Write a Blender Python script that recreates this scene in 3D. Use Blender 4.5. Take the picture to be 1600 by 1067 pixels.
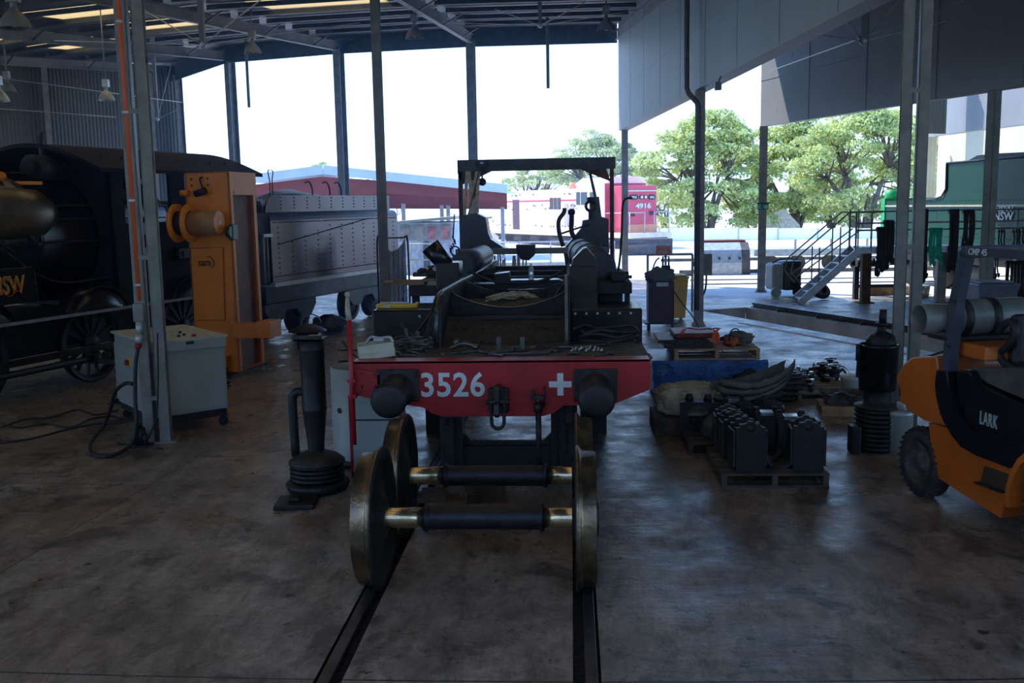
import bpy, bmesh, math, random
from mathutils import Vector, Matrix, noise
for o in list(bpy.data.objects): bpy.data.objects.remove(o)
S = bpy.context.scene
COL = S.collection
PI = math.pi
# ------------------------------------------------------------ camera
FPX, PITCH, YAW, ROLL, CX, CH = 1544.3, 0.138407, 0.061627, -0.018135, 0.665, 2.645
def cam_axes():
    cy, sy, cp, sp = math.cos(YAW), math.sin(YAW), math.cos(PITCH), math.sin(PITCH)
    F = Vector((-sy*cp, cy*cp, -sp)); R = Vector((cy, sy, 0)); U = R.cross(F)
    c, s = math.cos(ROLL), math.sin(ROLL)
    return F, c*R+s*U, -s*R+c*U
CF, CR, CU = cam_axes()
cam = bpy.data.objects.new('camera', bpy.data.cameras.new('camera')); COL.objects.link(cam)
m = Matrix((CR, CU, -CF)).transposed().to_4x4(); m.translation = (CX, 0, CH)
cam.matrix_world = m
cam.data.sensor_width = 36; cam.data.lens = FPX/1600*36; cam.data.clip_start = .05; cam.data.clip_end = 600
S.camera = cam
CO = Vector((CX, 0, CH))
def ray(x, y): return CF + CR*((x-800)/FPX) + CU*((533.5-y)/FPX)
def G(x, y, z=0.0):              # a measured point of the photograph, on a level at height z
    d = ray(x, y); return CO + d*((z-CH)/d.z)
def A(x, y, Y):                  # the same at a distance Y along the track
    d = ray(x, y); return CO + d*(Y/d.y)
# ------------------------------------------------------------ light
W = bpy.data.worlds.new('sky'); S.world = W; W.use_nodes = True
wn = W.node_tree; wn.nodes.clear()
wo = wn.nodes.new('ShaderNodeOutputWorld'); bg = wn.nodes.new('ShaderNodeBackground')
tc = wn.nodes.new('ShaderNodeTexCoord'); sx = wn.nodes.new('ShaderNodeSeparateXYZ'); rp = wn.nodes.new('ShaderNodeValToRGB')
wn.links.new(tc.outputs['Generated'], sx.inputs[0]); wn.links.new(sx.outputs['Z'], rp.inputs[0]); wn.links.new(rp.outputs[0], bg.inputs[0])
wn.links.new(bg.outputs[0], wo.inputs[0])
rp.color_ramp.elements[0].position = 0; rp.color_ramp.elements[0].color = (.46, .71, 1, 1); e_ = rp.color_ramp.elements.new(.2); e_.color = (.36, .60, 1, 1); e_ = rp.color_ramp.elements.new(.35); e_.color = (.27, .50, 1, 1)
rp.color_ramp.elements[3].position = .65; rp.color_ramp.elements[3].color = (.20, .42, 1, 1)
bg.inputs[1].default_value = 3.0
sun = bpy.data.objects.new('sun', bpy.data.lights.new('sun', 'SUN')); COL.objects.link(sun)
SUN = Vector((-.6, .38, 1.0)).normalized()
sun.rotation_euler = SUN.to_track_quat('Z', 'Y').to_euler(); sun.data.energy = 7.0; sun.data.angle = .009; sun.data.color = (1, .965, .91)
S.view_settings.view_transform = 'Standard'; S.view_settings.look = 'None'; S.view_settings.gamma = 1; S.view_settings.use_curve_mapping = False
S.view_settings.exposure = 0.0
# ------------------------------------------------------------ materials
def mat(name, c, rough=.6, metal=0, var=.25, scale=6, bump=0, c2=None, thr=None, spec=.5, alpha=None, coat=0, c3=None, thr3=.62, s3=2.0):
    m = bpy.data.materials.new(name); m.use_nodes = True; nt = m.node_tree; N = nt.nodes; L = nt.links
    b = N['Principled BSDF']; b.inputs['Roughness'].default_value = rough; b.inputs['Metallic'].default_value = metal
    b.inputs['Specular IOR Level'].default_value = spec; b.inputs['Coat Weight'].default_value = coat
    t = N.new('ShaderNodeTexCoord'); n = N.new('ShaderNodeTexNoise'); n.inputs['Scale'].default_value = scale; n.inputs['Detail'].default_value = 6
    L.new(t.outputs['Object'], n.inputs['Vector'])
    r = N.new('ShaderNodeValToRGB'); e = r.color_ramp.elements
    c = tuple(c)
    if c2 is None: c2 = tuple(min(1, x*(1+var)) for x in c); c1 = tuple(x*(1-var) for x in c)
    else: c1 = c
    e[0].position = .35 if thr is None else thr-.04; e[1].position = .65 if thr is None else thr+.04
    e[0].color = c1+(1,); e[1].color = tuple(c2)+(1,)
    L.new(n.outputs[0], r.inputs[0]); out = r.outputs[0]
    if c3 is not None:
        n3 = N.new('ShaderNodeTexNoise'); n3.inputs['Scale'].default_value = s3; n3.inputs['Detail'].default_value = 8; n3.inputs['Roughness'].default_value = .65
        L.new(t.outputs['Object'], n3.inputs['Vector'])
        r3 = N.new('ShaderNodeValToRGB'); r3.color_ramp.elements[0].position = thr3; r3.color_ramp.elements[1].position = thr3+.05
        L.new(n3.outputs[0], r3.inputs[0]); mx = N.new('ShaderNodeMixRGB'); L.new(r3.outputs[0], mx.inputs[0]); L.new(out, mx.inputs[1]); mx.inputs[2].default_value = tuple(c3)+(1,); out = mx.outputs[0]
    L.new(out, b.inputs['Base Color'])
    if bump:
        bp = N.new('ShaderNodeBump'); bp.inputs['Strength'].default_value = bump; bp.inputs['Distance'].default_value = .02
        n2 = N.new('ShaderNodeTexNoise'); n2.inputs['Scale'].default_value = scale*4; n2.inputs['Detail'].default_value = 5
        L.new(t.outputs['Object'], n2.inputs['Vector']); L.new(n2.outputs[0], bp.inputs['Height']); L.new(bp.outputs[0], b.inputs['Normal'])
    if alpha is not None: b.inputs['Alpha'].default_value = alpha
    return m
def node(m, t): return m.node_tree.nodes.new(t)
M = dict(
 steel=mat('column_paint', (.21, .205, .18), .5, 0, .2, 5, .1, c3=(.05, .045, .04), thr3=.66),
 steel_dk=mat('roof_steel', (.05, .055, .06), .55, 0, .3, 4),
 beam=mat('beam_paint', (.16, .16, .155), .6, 0, .2, 2),
 steel_lit=mat('lit_column_paint', (.34, .32, .28), .5, 0, .2, 4, .1, c3=(.12, .09, .07), thr3=.62),  # column paint made lighter in place of light on the back-lit columns
 black=mat('black_enamel', (.010, .010, .013), .26, 0, .3, 3, .03, spec=.5),
 blackm=mat('sooty_black', (.016, .017, .02), .62, .1, .5, 9, .25),
 iron=mat('greasy_iron', (.030, .028, .027), .5, .35, .45, 12, .35, c3=(.10, .06, .035), thr3=.64, s3=6),
 irond=mat('dark_iron', (.014, .0135, .014), .52, .2, .4, 10, .2),
 tools=mat('tool_steel', (.13, .125, .12), .36, .75, .3, 10, .1),
 rust=mat('rusty_steel', (.09, .05, .03), .7, .2, .4, 14, .3),
 dusty=mat('dusty_steel', (.075, .065, .055), .75, 0, .5, 9, .4, c3=(.02, .02, .02), thr3=.55, s3=7),
 red=mat('beam_red', (.33, .012, .018), .38, 0, .2, 3, .05, c3=(.55, .4, .36), thr3=.735, s3=14),
 redp=mat('red_paint', (.35, .012, .015), .4, 0, .15, 8),
 white=mat('white_paint', (.62, .68, .66), .55, 0, .08, 10, c3=(.12, .10, .10), thr3=.68, s3=16),
 whitel=mat('whiteware', (.36, .40, .37), .45, 0, .08, 3, c3=(.12, .11, .1), thr3=.72, s3=8),
 cream=mat('cream_paint', (.50, .50, .38), .6, 0, .12, 6, c3=(.2, .17, .1), thr3=.66),
 creamwall=mat('cream_wall', (.62, .58, .42), .7, 0, .06, 1),
 orange=mat('jack_orange', (.72, .22, .015), .45, 0, .1, 2, .03, c3=(.16, .08, .03), thr3=.66, s3=3),
 orangef=mat('forklift_orange', (.52, .125, .018), .35, 0, .1, 3, .03, c3=(.12, .05, .02), thr3=.68, s3=4, coat=.3),
 conduit=mat('orange_conduit', (.75, .12, .03), .5, 0, .05, 3),
 brass=mat('polished_journal', (.62, .50, .30), .22, .95, .1, 20, .03),
 tread=mat('wheel_tread', (.20, .145, .09), .30, .9, .4, 7, .15, c3=(.22, .15, .09), thr3=.58, s3=5),
 wheel=mat('wheel_disc', (.018, .016, .015), .5, .3, .4, 5, .3),
 sleeve=mat('axle_sleeve', (.02, .019, .021), .45, .4, .3, 10, .2, c3=(.13, .11, .09), thr3=.68, s3=18),
 rub=mat('black_rubber', (.016, .016, .018), .6, 0, .3, 10, .1),
 tyre=mat('tyre_rubber', (.035, .033, .032), .85, 0, .3, 10, .3),
 wood=mat('weathered_wood', (.19, .12, .07), .8, 0, .35, 5, .3),
 woodl=mat('pale_wood', (.36, .23, .12), .8, 0, .3, 5, .3),
 woodd=mat('oily_wood', (.07, .052, .038), .75, 0, .4, 6, .4),
 blue=mat('blue_tarp', (.03, .10, .28), .35, 0, .3, 6, .5),
 canvas=mat('stiff_canvas', (.12, .12, .10), .85, 0, .25, 5, .4),
 sack=mat('tan_sack', (.46, .41, .30), .9, 0, .3, 7, .7),
 chrome=mat('bright_steel', (.55, .55, .55), .25, .95, .1, 10),
 galv=mat('galvanised_steel', (.45, .47, .48), .45, .5, .15, 8),
 green=mat('tender_green', (.002, .06, .034), .35, 0, .1, 1.5),
 greenl=mat('rope_green', (.01, .42, .26), .6, 0, .2, 8),
 coal=mat('coal', (.014, .014, .015), .4, 0, .5, 9, .9),
 tender=mat('brushed_tender', (.085, .075, .085), .24, .8, .15, 1.2, .04),
 tenderd=mat('tender_dark', (.05, .055, .065), .45, .4, .3, 4, .1),
 dred=mat('diesel_red', (.58, .065, .10), .5, 0, .1, 2, c3=(.7, .45, .45), thr3=.7, s3=3),
 dorange=mat('diesel_orange', (.72, .28, .14), .5, 0, .1, 2),
 dpale=mat('sunlit_red', (.95, .70, .72), .5, 0, .12, 1),  # diesel red bleached pale: sun glare put into the colour
 dcream=mat('deck_cream', (.75, .62, .45), .6, 0, .1, 2),
 under=mat('underframe', (.08, .07, .065), .7, .1, .3, 5, .3),
 shedroof=mat('shed_roof', (.55, .68, .78), .5, 0, .06, 1),
 shedred=mat('shed_red', (.22, .04, .025), .6, 0, .12, 1),
 fence=mat('concrete_fence', (.88, .87, .80), .85, 0, .06, 1),
 bark=mat('bark', (.16, .13, .10), .9, 0, .3, 3, .5),
 leafa=mat('leaf_yellow_green', (.30, .37, .09), .7, 0, .35, .5),
 leafb=mat('leaf_mid_green', (.17, .26, .08), .7, 0, .35, .5),
 leafc=mat('leaf_grey_green', (.26, .31, .17), .75, 0, .3, .5),
 yellow=mat('yellow_plastic', (.75, .48, .03), .5, 0, .1, 6),
 yellowp=mat('worn_yellow_line', (.62, .42, .10), .7, 0, .2, 3, c3=(.25, .22, .18), thr3=.52, s3=5),
 gold=mat('gold_leaf', (.62, .36, .05), .4, .3, .1, 4),
 goldr=mat('crest_red', (.35, .04, .02), .5, 0, .1, 4),
 signor=mat('sign_orange', (.80, .16, .05), .5, 0, .03, 3),
 exitg=mat('exit_green', (.0, .28, .16), .4, 0, .03, 3),
 glass=mat('dark_glass', (.03, .04, .045), .08, 0, .1, 3),
 plastic=mat('grey_plastic', (.11, .12, .16), .5, 0, .1, 4),
 darkg=mat('dark_green_paint', (.02, .05, .035), .4, 0, .2, 4),
 plant=mat('plant_leaf', (.35, .45, .04), .6, 0, .3, 6),
 rope=mat('pale_rope', (.42, .38, .27), .9, 0, .3, 20, .5),
  corr=mat('wall_sheet', (.10, .095, .075), .6, 0, .1, .5),
 tanrail=mat('rail_steel', (.10, .09, .085), .35, .8, .3, 6, .1),
 ballast=mat('slot_dirt', (.03, .026, .022), .95, 0, .6, 40, .6, c3=(.4, .38, .34), thr3=.74, s3=60),
 clothb=mat('pale_cloth', (.50, .54, .60), .9, 0, .25, 4, .3, c3=(.10, .20, .36), thr3=.52, s3=1.2),
)
# ------------------------------------------------------------ mesh builder
class MB:
    def __init__(s): s.b = bmesh.new(); s.m = Matrix.Identity(4)
    def v(s, p): return s.b.verts.new(s.m @ Vector(p))
    def face(s, pts):
        try: return s.b.faces.new([s.v(p) for p in pts])
        except ValueError: return None
    def box(s, x0, x1, y0, y1, z0, z1, bev=0):
        if x0 > x1: x0, x1 = x1, x0
        if y0 > y1: y0, y1 = y1, y0
        if z0 > z1: z0, z1 = z1, z0
        vs = [s.v((x, y, z)) for x in (x0, x1) for y in (y0, y1) for z in (z0, z1)]
        fs = [(0, 1, 3, 2), (4, 6, 7, 5), (0, 4, 5, 1), (2, 3, 7, 6), (0, 2, 6, 4), (1, 5, 7, 3)]
        F = [s.b.faces.new([vs[i] for i in f]) for f in fs]
        if bev:
            es = list({e for f in F for e in f.edges})
            bmesh.ops.bevel(s.b, geom=es, offset=bev, segments=2, affect='EDGES', profile=.5)
        return s
    def bar(s, p0, p1, w, h=None, up=(0, 0, 1)):      # rectangular bar from p0 to p1
        h = h or w; p0 = Vector(p0); p1 = Vector(p1); d = (p1-p0).normalized(); u = Vector(up)
        if abs(d.dot(u)) > .98: u = Vector((0, 1, 0))
        a = d.cross(u).normalized(); u = a.cross(d)
        r = [[s.v(p + a*i*w/2 + u*j*h/2) for i, j in ((-1, -1), (1, -1), (1, 1), (-1, 1))] for p in (p0, p1)]
        for k in range(4): s.b.faces.new([r[0][k], r[0][(k+1) % 4], r[1][(k+1) % 4], r[1][k]])
        s.b.faces.new(r[0][::-1]); s.b.faces.new(r[1]); return s
    def cone(s, p0, p1, r0, r1=None, n=20, cap=True):
        r1 = r0 if r1 is None else r1; p0 = Vector(p0); p1 = Vector(p1); d = (p1-p0).normalized()
        a = d.orthogonal().normalized(); c = d.cross(a); R = []
        for p, r in ((p0, r0), (p1, r1)): R.append([s.v(p + (a*math.cos(t)+c*math.sin(t))*r) for t in [2*PI*i/n for i in range(n)]])
        for i in range(n):
            f = s.b.faces.new([R[0][i], R[0][(i+1) % n], R[1][(i+1) % n], R[1][i]]); f.smooth = True
        if cap: s.b.faces.new(R[0][::-1]); s.b.faces.new(R[1])
        return s
    def tube(s, pts, r, n=8, smooth=0, cap=True):
        pts = [Vector(p) for p in pts]
        n0 = len(pts)
        if smooth: pts = spline(pts, smooth)
        prev = None; a = None; first = None
        for i, p in enumerate(pts):
            d = (pts[min(i+1, len(pts)-1)]-pts[max(i-1, 0)]).normalized()
            a = d.orthogonal().normalized() if a is None else (a-d*a.dot(d)).normalized()
            c = d.cross(a); f_ = i/max(len(pts)-1, 1)*(n0-1); rr = (r[int(f_)]*(1-f_%1)+r[min(int(f_)+1, n0-1)]*(f_ % 1)) if isinstance(r, (list, tuple)) else r
            ring = [s.v(p+(a*math.cos(t)+c*math.sin(t))*rr) for t in [2*PI*k/n for k in range(n)]]
            if prev:
                for k in range(n):
                    f = s.b.faces.new([prev[k], prev[(k+1) % n], ring[(k+1) % n], ring[k]]); f.smooth = True
            else: first = ring
            prev = ring
        if cap: s.b.faces.new(first[::-1]); s.b.faces.new(prev)
        return s
    def lathe(s, prof, o=(0, 0, 0), ax=(0, 0, 1), n=32, t0=0, t1=2*PI):   # profile of (radius, height)
        o = Vector(o); d = Vector(ax).normalized(); a = d.orthogonal().normalized(); c = d.cross(a)
        full = abs(t1-t0-2*PI) < 1e-6; k = n if full else n+1; R = []
        for r, h in prof: R.append([s.v(o+d*h+(a*math.cos(t)+c*math.sin(t))*max(r, 1e-4)) for t in [t0+(t1-t0)*i/n for i in range(k)]])
        for j in range(len(R)-1):
            for i in range(n):
                f = s.b.faces.new([R[j][i], R[j][(i+1) % k], R[j+1][(i+1) % k], R[j+1][i]]); f.smooth = True
        return s
    def prism(s, poly, o, u, v, t):            # polygon in plane (u,v) at o, thickness vector t
        o, u, v, t = map(Vector, (o, u, v, t)); a = [s.v(o+u*x+v*y) for x, y in poly]; b = [s.v(o+u*x+v*y+t) for x, y in poly]
        n = len(poly)
        for i in range(n): s.b.faces.new([a[i], a[(i+1) % n], b[(i+1) % n], b[i]])
        s.b.faces.new(a[::-1]); s.b.faces.new(b); return s
    def ball(s, p, r, sc=(1, 1, 1), n=12, rough=0, seed=0):
        g = bmesh.ops.create_uvsphere(s.b, u_segments=n*2, v_segments=n, radius=1)
        for v in g['verts']:
            q = v.co.copy(); k = 1+rough*noise.noise(q*2.2+Vector((seed, seed*.7, 0)))
            v.co = s.m @ (Vector(p)+Vector((q.x*sc[0], q.y*sc[1], q.z*sc[2]))*r*k)
            for f in v.link_faces: f.smooth = True
        return s
    def torus(s, p, ax, R, r, n=32, k=8):
        d = Vector(ax).normalized(); a = d.orthogonal().normalized(); c = d.cross(a)
        return s.tube_closed([Vector(p)+(a*math.cos(t)+c*math.sin(t))*R for t in [2*PI*i/n for i in range(n)]], r, k)
    def tube_closed(s, pts, r, k=8):
        rings = []; n = len(pts); a = None
        cen = sum(pts, Vector())/n
        for i, p in enumerate(pts):
            d = (pts[(i+1) % n]-pts[i-1]).normalized(); a = (p-cen); a = (a-d*a.dot(d)).normalized(); c = d.cross(a)
            rings.append([s.v(p+(a*math.cos(t)+c*math.sin(t))*r) for t in [2*PI*j/k for j in range(k)]])
        for i in range(n):
            A_, B_ = rings[i], rings[(i+1) % n]
            for j in range(k):
                f = s.b.faces.new([A_[j], A_[(j+1) % k], B_[(j+1) % k], B_[j]]); f.smooth = True
        return s
    def build(s, name, m, parent=None, world=False, label=None, cat=None, group=None, kind=None, base=None):
        bmesh.ops.recalc_face_normals(s.b, faces=s.b.faces)
        me = bpy.data.meshes.new(name)
        loc = Vector((0, 0, 0))
        if parent is None:
            vs = [v.co for v in s.b.verts]
            loc = Vector(base) if base else Vector((sum(v.x for v in vs)/len(vs), sum(v.y for v in vs)/len(vs), min(v.z for v in vs)))
            bmesh.ops.translate(s.b, verts=s.b.verts, vec=-loc)
        elif world:
            r = parent
            mw = Matrix.Identity(4)
            while r is not None: mw = r.matrix_basis @ mw; r = r.parent
            s.b.transform(mw.inverted())
        s.b.to_mesh(me); s.b.free(); me.materials.append(M[m] if isinstance(m, str) else m)
        o = bpy.data.objects.new(name, me); COL.objects.link(o); o.location = loc
        if parent is not None: o.parent = parent
        tag(o, label, cat, group, kind); return o
def tag(o, label=None, cat=None, group=None, kind=None):
    for k, v in (('label', label), ('category', cat), ('group', group), ('kind', kind)):
        if v: o[k] = v
    return o
def thing(name, label, cat, loc=(0, 0, 0), rz=0, group=None):
    o = bpy.data.objects.new(name, None); COL.objects.link(o); o.location = loc; o.rotation_euler = (0, 0, rz); o.empty_display_size = .2
    return tag(o, label, cat, group)
def dup(root, loc=None, rz=None, label=None, scale=None):
    r = root.copy(); COL.objects.link(r)
    if loc is not None: r.location = loc
    if rz is not None: r.rotation_euler = (0, 0, rz)
    if scale: r.scale = (scale,)*3
    if label: r['label'] = label
    for c in list(root.children):
        d = c.copy(); COL.objects.link(d); d.parent = r
        for g in list(c.children):
            e = g.copy(); COL.objects.link(e); e.parent = d
    return r
def spline(pts, k):
    out = []; n = len(pts)
    for i in range(n-1):
        p0, p1, p2, p3 = pts[max(i-1, 0)], pts[i], pts[i+1], pts[min(i+2, n-1)]
        for j in range(k):
            t = j/k; out.append(.5*((2*p1)+(p2-p0)*t+(2*p0-5*p1+4*p2-p3)*t*t+(3*p1-p0-3*p2+p3)*t*t*t))
    out.append(pts[-1]); return out
def text(body, name, m, parent, o, u, v, h, width=None, depth=.003, bold=0, sp=1.0, world=True):
    """Raised lettering: o = lower left corner, u = reading direction, v = up."""
    c = bpy.data.curves.new(name, 'FONT'); c.body = body; c.extrude = depth/2/max(h, .01); c.offset = bold; c.space_character = sp; c.size = 1; c.resolution_u = 3
    t = bpy.data.objects.new(name, c); COL.objects.link(t); bpy.context.view_layer.update()
    me = bpy.data.meshes.new_from_object(t.evaluated_get(bpy.context.evaluated_depsgraph_get()))
    bpy.data.objects.remove(t); xs = [q.co.x for q in me.vertices]; ys = [q.co.y for q in me.vertices]
    x0, x1, y0, y1 = min(xs), max(xs), min(ys), max(ys); sy = h/(y1-y0); sx_ = (width/(x1-x0)) if width else sy
    u = Vector(u).normalized(); v = Vector(v).normalized(); w = u.cross(v)
    for q in me.vertices: q.co = Vector(o)+u*((q.co.x-x0)*sx_)+v*((q.co.y-y0)*sy)+w*(q.co.z*h)
    bm = MB(); bm.b.free(); bm.b = bmesh.new(); bm.b.from_mesh(me); bpy.data.meshes.remove(me)
    return bm.build(name, m, parent, world)
rnd = random.Random(7)
# ============================================================ THE SETTING
RC = Vector((-.3, 62.5, 0))                       # centre of the turntable
def pol(r, deg, z=0): a = math.radians(deg); return Vector((RC.x+r*math.sin(a), RC.y-r*math.cos(a), z))
# concrete floor with slots for the rails and the inspection pit
def poly_floor(name, outer, holes, z, m):
    bm = MB(); edges = []
    for lp in [outer]+holes:
        vs = [bm.v((p[0], p[1], z)) for p in lp]
        edges += [bm.b.edges.new((vs[i], vs[(i+1) % len(vs)])) for i in range(len(vs))]
    bmesh.ops.triangle_fill(bm.b, use_beauty=True, use_dissolve=False, edges=edges)
    for f in bm.b.faces:
        f.normal_update()
        if f.normal.z < 0: f.normal_flip()
    o = bm.build(name, m, kind='structure', base=(0, 0, z)); return o
fm = bpy.data.materials.new('workshop_concrete'); fm.use_nodes = True
RJ = 3.8*20-(Vector((0, G(700, 1064).y, 0))-RC).length
def floor_mat(m):
    N = m.node_tree.nodes; L = m.node_tree.links; b = N['Principled BSDF']
    t = N.new('ShaderNodeTexCoord')
    def noise_(s, d=6, r=.55, st=None, dist=0):
        n = N.new('ShaderNodeTexNoise'); n.inputs['Scale'].default_value = s; n.inputs['Detail'].default_value = d; n.inputs['Roughness'].default_value = r; n.inputs['Distortion'].default_value = dist
        if st:
            mp = N.new('ShaderNodeMapping'); mp.inputs['Scale'].default_value = st; L.new(t.outputs['Object'], mp.inputs[0]); L.new(mp.outputs[0], n.inputs[0])
        else: L.new(t.outputs['Object'], n.inputs[0])
        return n.outputs[0]
    def ramp(src, *st):
        r = N.new('ShaderNodeValToRGB'); e = r.color_ramp.elements
        while len(e) < len(st): e.new(.5)
        for k, (p, c) in enumerate(st): e[k].position = p; e[k].color = (tuple(c) if hasattr(c, '__len__') else (c, c, c))+(1,)
        L.new(src, r.inputs[0]); return r.outputs[0]
    def mix(f, a, c, mode='MIX'):
        x = N.new('ShaderNodeMixRGB'); x.blend_type = mode
        if isinstance(f, float): x.inputs[0].default_value = f
        else: L.new(f, x.inputs[0])
        for k, q in ((1, a), (2, c)):
            if isinstance(q, tuple): x.inputs[k].default_value = q+(1,)
            else: L.new(q, x.inputs[k])
        return x.outputs[0]
    base = ramp(noise_(.9, 8, .62), (.3, (.20, .148, .105)), (.5, (.32, .245, .18)), (.72, (.42, .34, .265)))
    fine = ramp(noise_(14, 8, .7), (.3, .62), (.6, 1.0))
    base = mix(1.0, base, fine, 'MULTIPLY')
    base = mix(1.0, base, ramp(noise_(3.4, 9, .75, (1, .45, 1), dist=.3), (.34, .42), (.60, 1.15)), 'MULTIPLY')
    base = mix(1.0, base, ramp(noise_(9, 10, .8, (1, .35, 1), dist=.8), (.36, .5), (.52, 1.05)), 'MULTIPLY')
    stain = ramp(noise_(1.7, 7, .6, dist=.6), (.57, 0), (.63, .7))
    base = mix(stain, base, (.05, .042, .036))
    spot = ramp(noise_(6.5, 4, .5), (.68, 0), (.70, .9))
    base = mix(spot, base, (.025, .022, .02))
    rusty = ramp(noise_(.45, 3), (.55, 0), (.7, .5)); base = mix(rusty, base, (.20, .11, .06))
    chip = ramp(noise_(38, 3, .6), (.74, 0), (.76, .8)); base = mix(chip, base, (.42, .40, .36))
    geo = N.new('ShaderNodeNewGeometry'); sub = N.new('ShaderNodeVectorMath'); sub.operation = 'SUBTRACT'; L.new(geo.outputs['Position'], sub.inputs[0]); sub.inputs[1].default_value = (-.3, 62.5, 0)
    ln = N.new('ShaderNodeVectorMath'); ln.operation = 'LENGTH'; L.new(sub.outputs[0], ln.inputs[0])
    def M_(op, a, c=None):
        x = N.new('ShaderNodeMath'); x.operation = op
        for k, q in ((0, a), (1, c)):
            if q is None: continue
            if isinstance(q, (int, float)): x.inputs[k].default_value = q
            else: L.new(q, x.inputs[k])
        return x.outputs[0]
    sp3 = N.new('ShaderNodeSeparateXYZ'); L.new(sub.outputs[0], sp3.inputs[0])
    rj = M_('LESS_THAN', M_('ABSOLUTE', M_('SUBTRACT', M_('PINGPONG', M_('ADD', ln.outputs['Value'], RJ), 1.9), 0)), .007)
    ang = M_('ARCTAN2', sp3.outputs[0], M_('MULTIPLY', sp3.outputs[1], -1.0))
    aj = M_('LESS_THAN', M_('MULTIPLY', M_('PINGPONG', M_('ADD', ang, 1.5708+.0742), .0793), ln.outputs['Value']), .006)
    base = mix(M_('MAXIMUM', rj, aj), base, (.03, .026, .022))
    L.new(base, b.inputs['Base Color'])
    rg = ramp(noise_(1.5, 9, .72), (.38, .2), (.62, .55)); L.new(rg, b.inputs['Roughness'])
    b.inputs['Specular IOR Level'].default_value = .5
    bp = N.new('ShaderNodeBump'); bp.inputs['Strength'].default_value = .5; bp.inputs['Distance'].default_value = .012
    hh = N.new('ShaderNodeMath'); hh.operation = 'ADD'; L.new(noise_(5, 8, .7), hh.inputs[0]); L.new(noise_(3.0, 6, .6, (.5, 2.2, 1)), hh.inputs[1])
    L.new(hh.outputs[0], bp.inputs['Height']); L.new(bp.outputs[0], b.inputs['Normal'])
floor_mat(fm)
PA, PB = Vector((4.62, 22.1, 0)), Vector((7.7, 15.2, 0)); pd = (PB-PA).normalized(); pn = Vector((-pd.y, pd.x, 0))
if pn.x < 0: pn = -pn
PA0 = PA-pd*2.2; PB0 = PB+pd*4; PW = 1.35
pit = [PA0, PB0, PB0+pn*PW, PA0+pn*PW]
slotL = [(-.81, -2), (-.65, -2), (-.65, 30), (-.81, 30)]; slotR = [(.65, -2), (.81, -2), (.81, 30), (.65, 30)]
poly_floor('floor', [(-34, -14), (30, -14), (30, 26.9), (3.6, 26.9), (3.6, 34), (-34, 34)], [slotL, slotR, [(p.x, p.y) for p in pit]], 0, fm)
pitw_ = mat('pit_bounce', (.35, .34, .32), .85, 0, .2, 2, .2)
apron = mat('apron_concrete', (.56, .56, .55), .8, 0, .12, .8, .1, c3=(.36, .35, .33), thr3=.6, s3=.6)
bm = MB(); bm.box(-120, 160, 34, 230, -.4, -.01); bm.box(3.6, 160, 26.9, 34, -.4, -.002); bm.build('ground_apron', apron, kind='structure')
bm = MB(); bm.box(-34, 30, -14, 34, -1.6, -1.5); bm.build('floor_pit_bottom', 'ballast', kind='structure')
bm = MB(); bm.prism([(p.x, p.y) for p in pit], (0, 0, -.52), (1, 0, 0), (0, 1, 0), (0, 0, .05)); bm.build('floor_pit_bounce', pitw_, kind='structure')  # raised pale bed, added so more light reaches the pit wall
bm = MB(); bm.box(-.95, -.5, -2, 30, -.09, -.06); bm.box(.5, .95, -2, 30, -.09, -.06); bm.build('floor_slot_bed', 'ballast', kind='structure')
pitw = mat('pit_wall', (.55, .53, .50), .8, 0, .2, 2, .2)
bm = MB()
for q in range(4):
    a, b_ = pit[q], pit[(q+1) % 4]; out = ((a+b_)/2-sum(pit, Vector())/4); out.z = 0; out = out.normalized()
    bm.prism([(0, -1.5), ((b_-a).length, -1.5), ((b_-a).length, -.002), (0, -.002)], a+out*.001, (b_-a).normalized(), (0, 0, 1), out*.12)
bm.build('wall_pit', pitw, kind='structure')
for k, s in enumerate((-1, 1)):
    bm = MB(); x = s*.755; bm.box(x-.036, x+.036, -2, 30, -.05, .004, .004); bm.box(x-.012, x+.012, -2, 30, -.06, -.03)
    bm.build('track_rail', 'tanrail', label=('left' if s < 0 else 'right')+' steel rail sunk in the concrete under the wheelsets', cat='rail', group=None)
# rails and clips along the pit
bm = MB(); q = PA0+pn*(PW+.22)
bm.bar(q+Vector((0, 0, .09)), q+pd*16+Vector((0, 0, .09)), .07, .04); bm.bar(q+Vector((0, 0, .04)), q+pd*16+Vector((0, 0, .04)), .02, .09); bm.bar(q+Vector((0, 0, .008)), q+pd*16+Vector((0, 0, .008)), .15, .016)
bm.build('pit_rail', 'tanrail', label='dark raised steel rail along the far edge of the inspection pit', cat='rail')
for i in range(9):
    c = PA0+pn*(PW+.11)+pd*(1.2+i*1.45); bm = MB(); bm.m = Matrix.Translation(c); bm.box(-.05, .05, -.05, .05, 0, .03, .005); bm.cone((0, 0, .02), (0, 0, .07), .02, n=8)
    bm.build('rail_clip', 'irond', label='small dark clip bolted beside the pit rail', cat='clip', group='clips along the pit rail')
for nm, off, lb in (('painted_line', -.55, 'worn yellow line on floor on the near side of the inspection pit'), ('painted_line', PW+.75, 'worn yellow line on floor on the far side of the inspection pit')):
    bm = MB(); q = PA0+pn*off+pd*(2.6 if off < 0 else .6); bm.bar(q+Vector((0, 0, .002)), q+pd*13+Vector((0, 0, .002)), .14, .003); bm.build(nm, 'yellowp', label=lb, cat='line')
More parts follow.
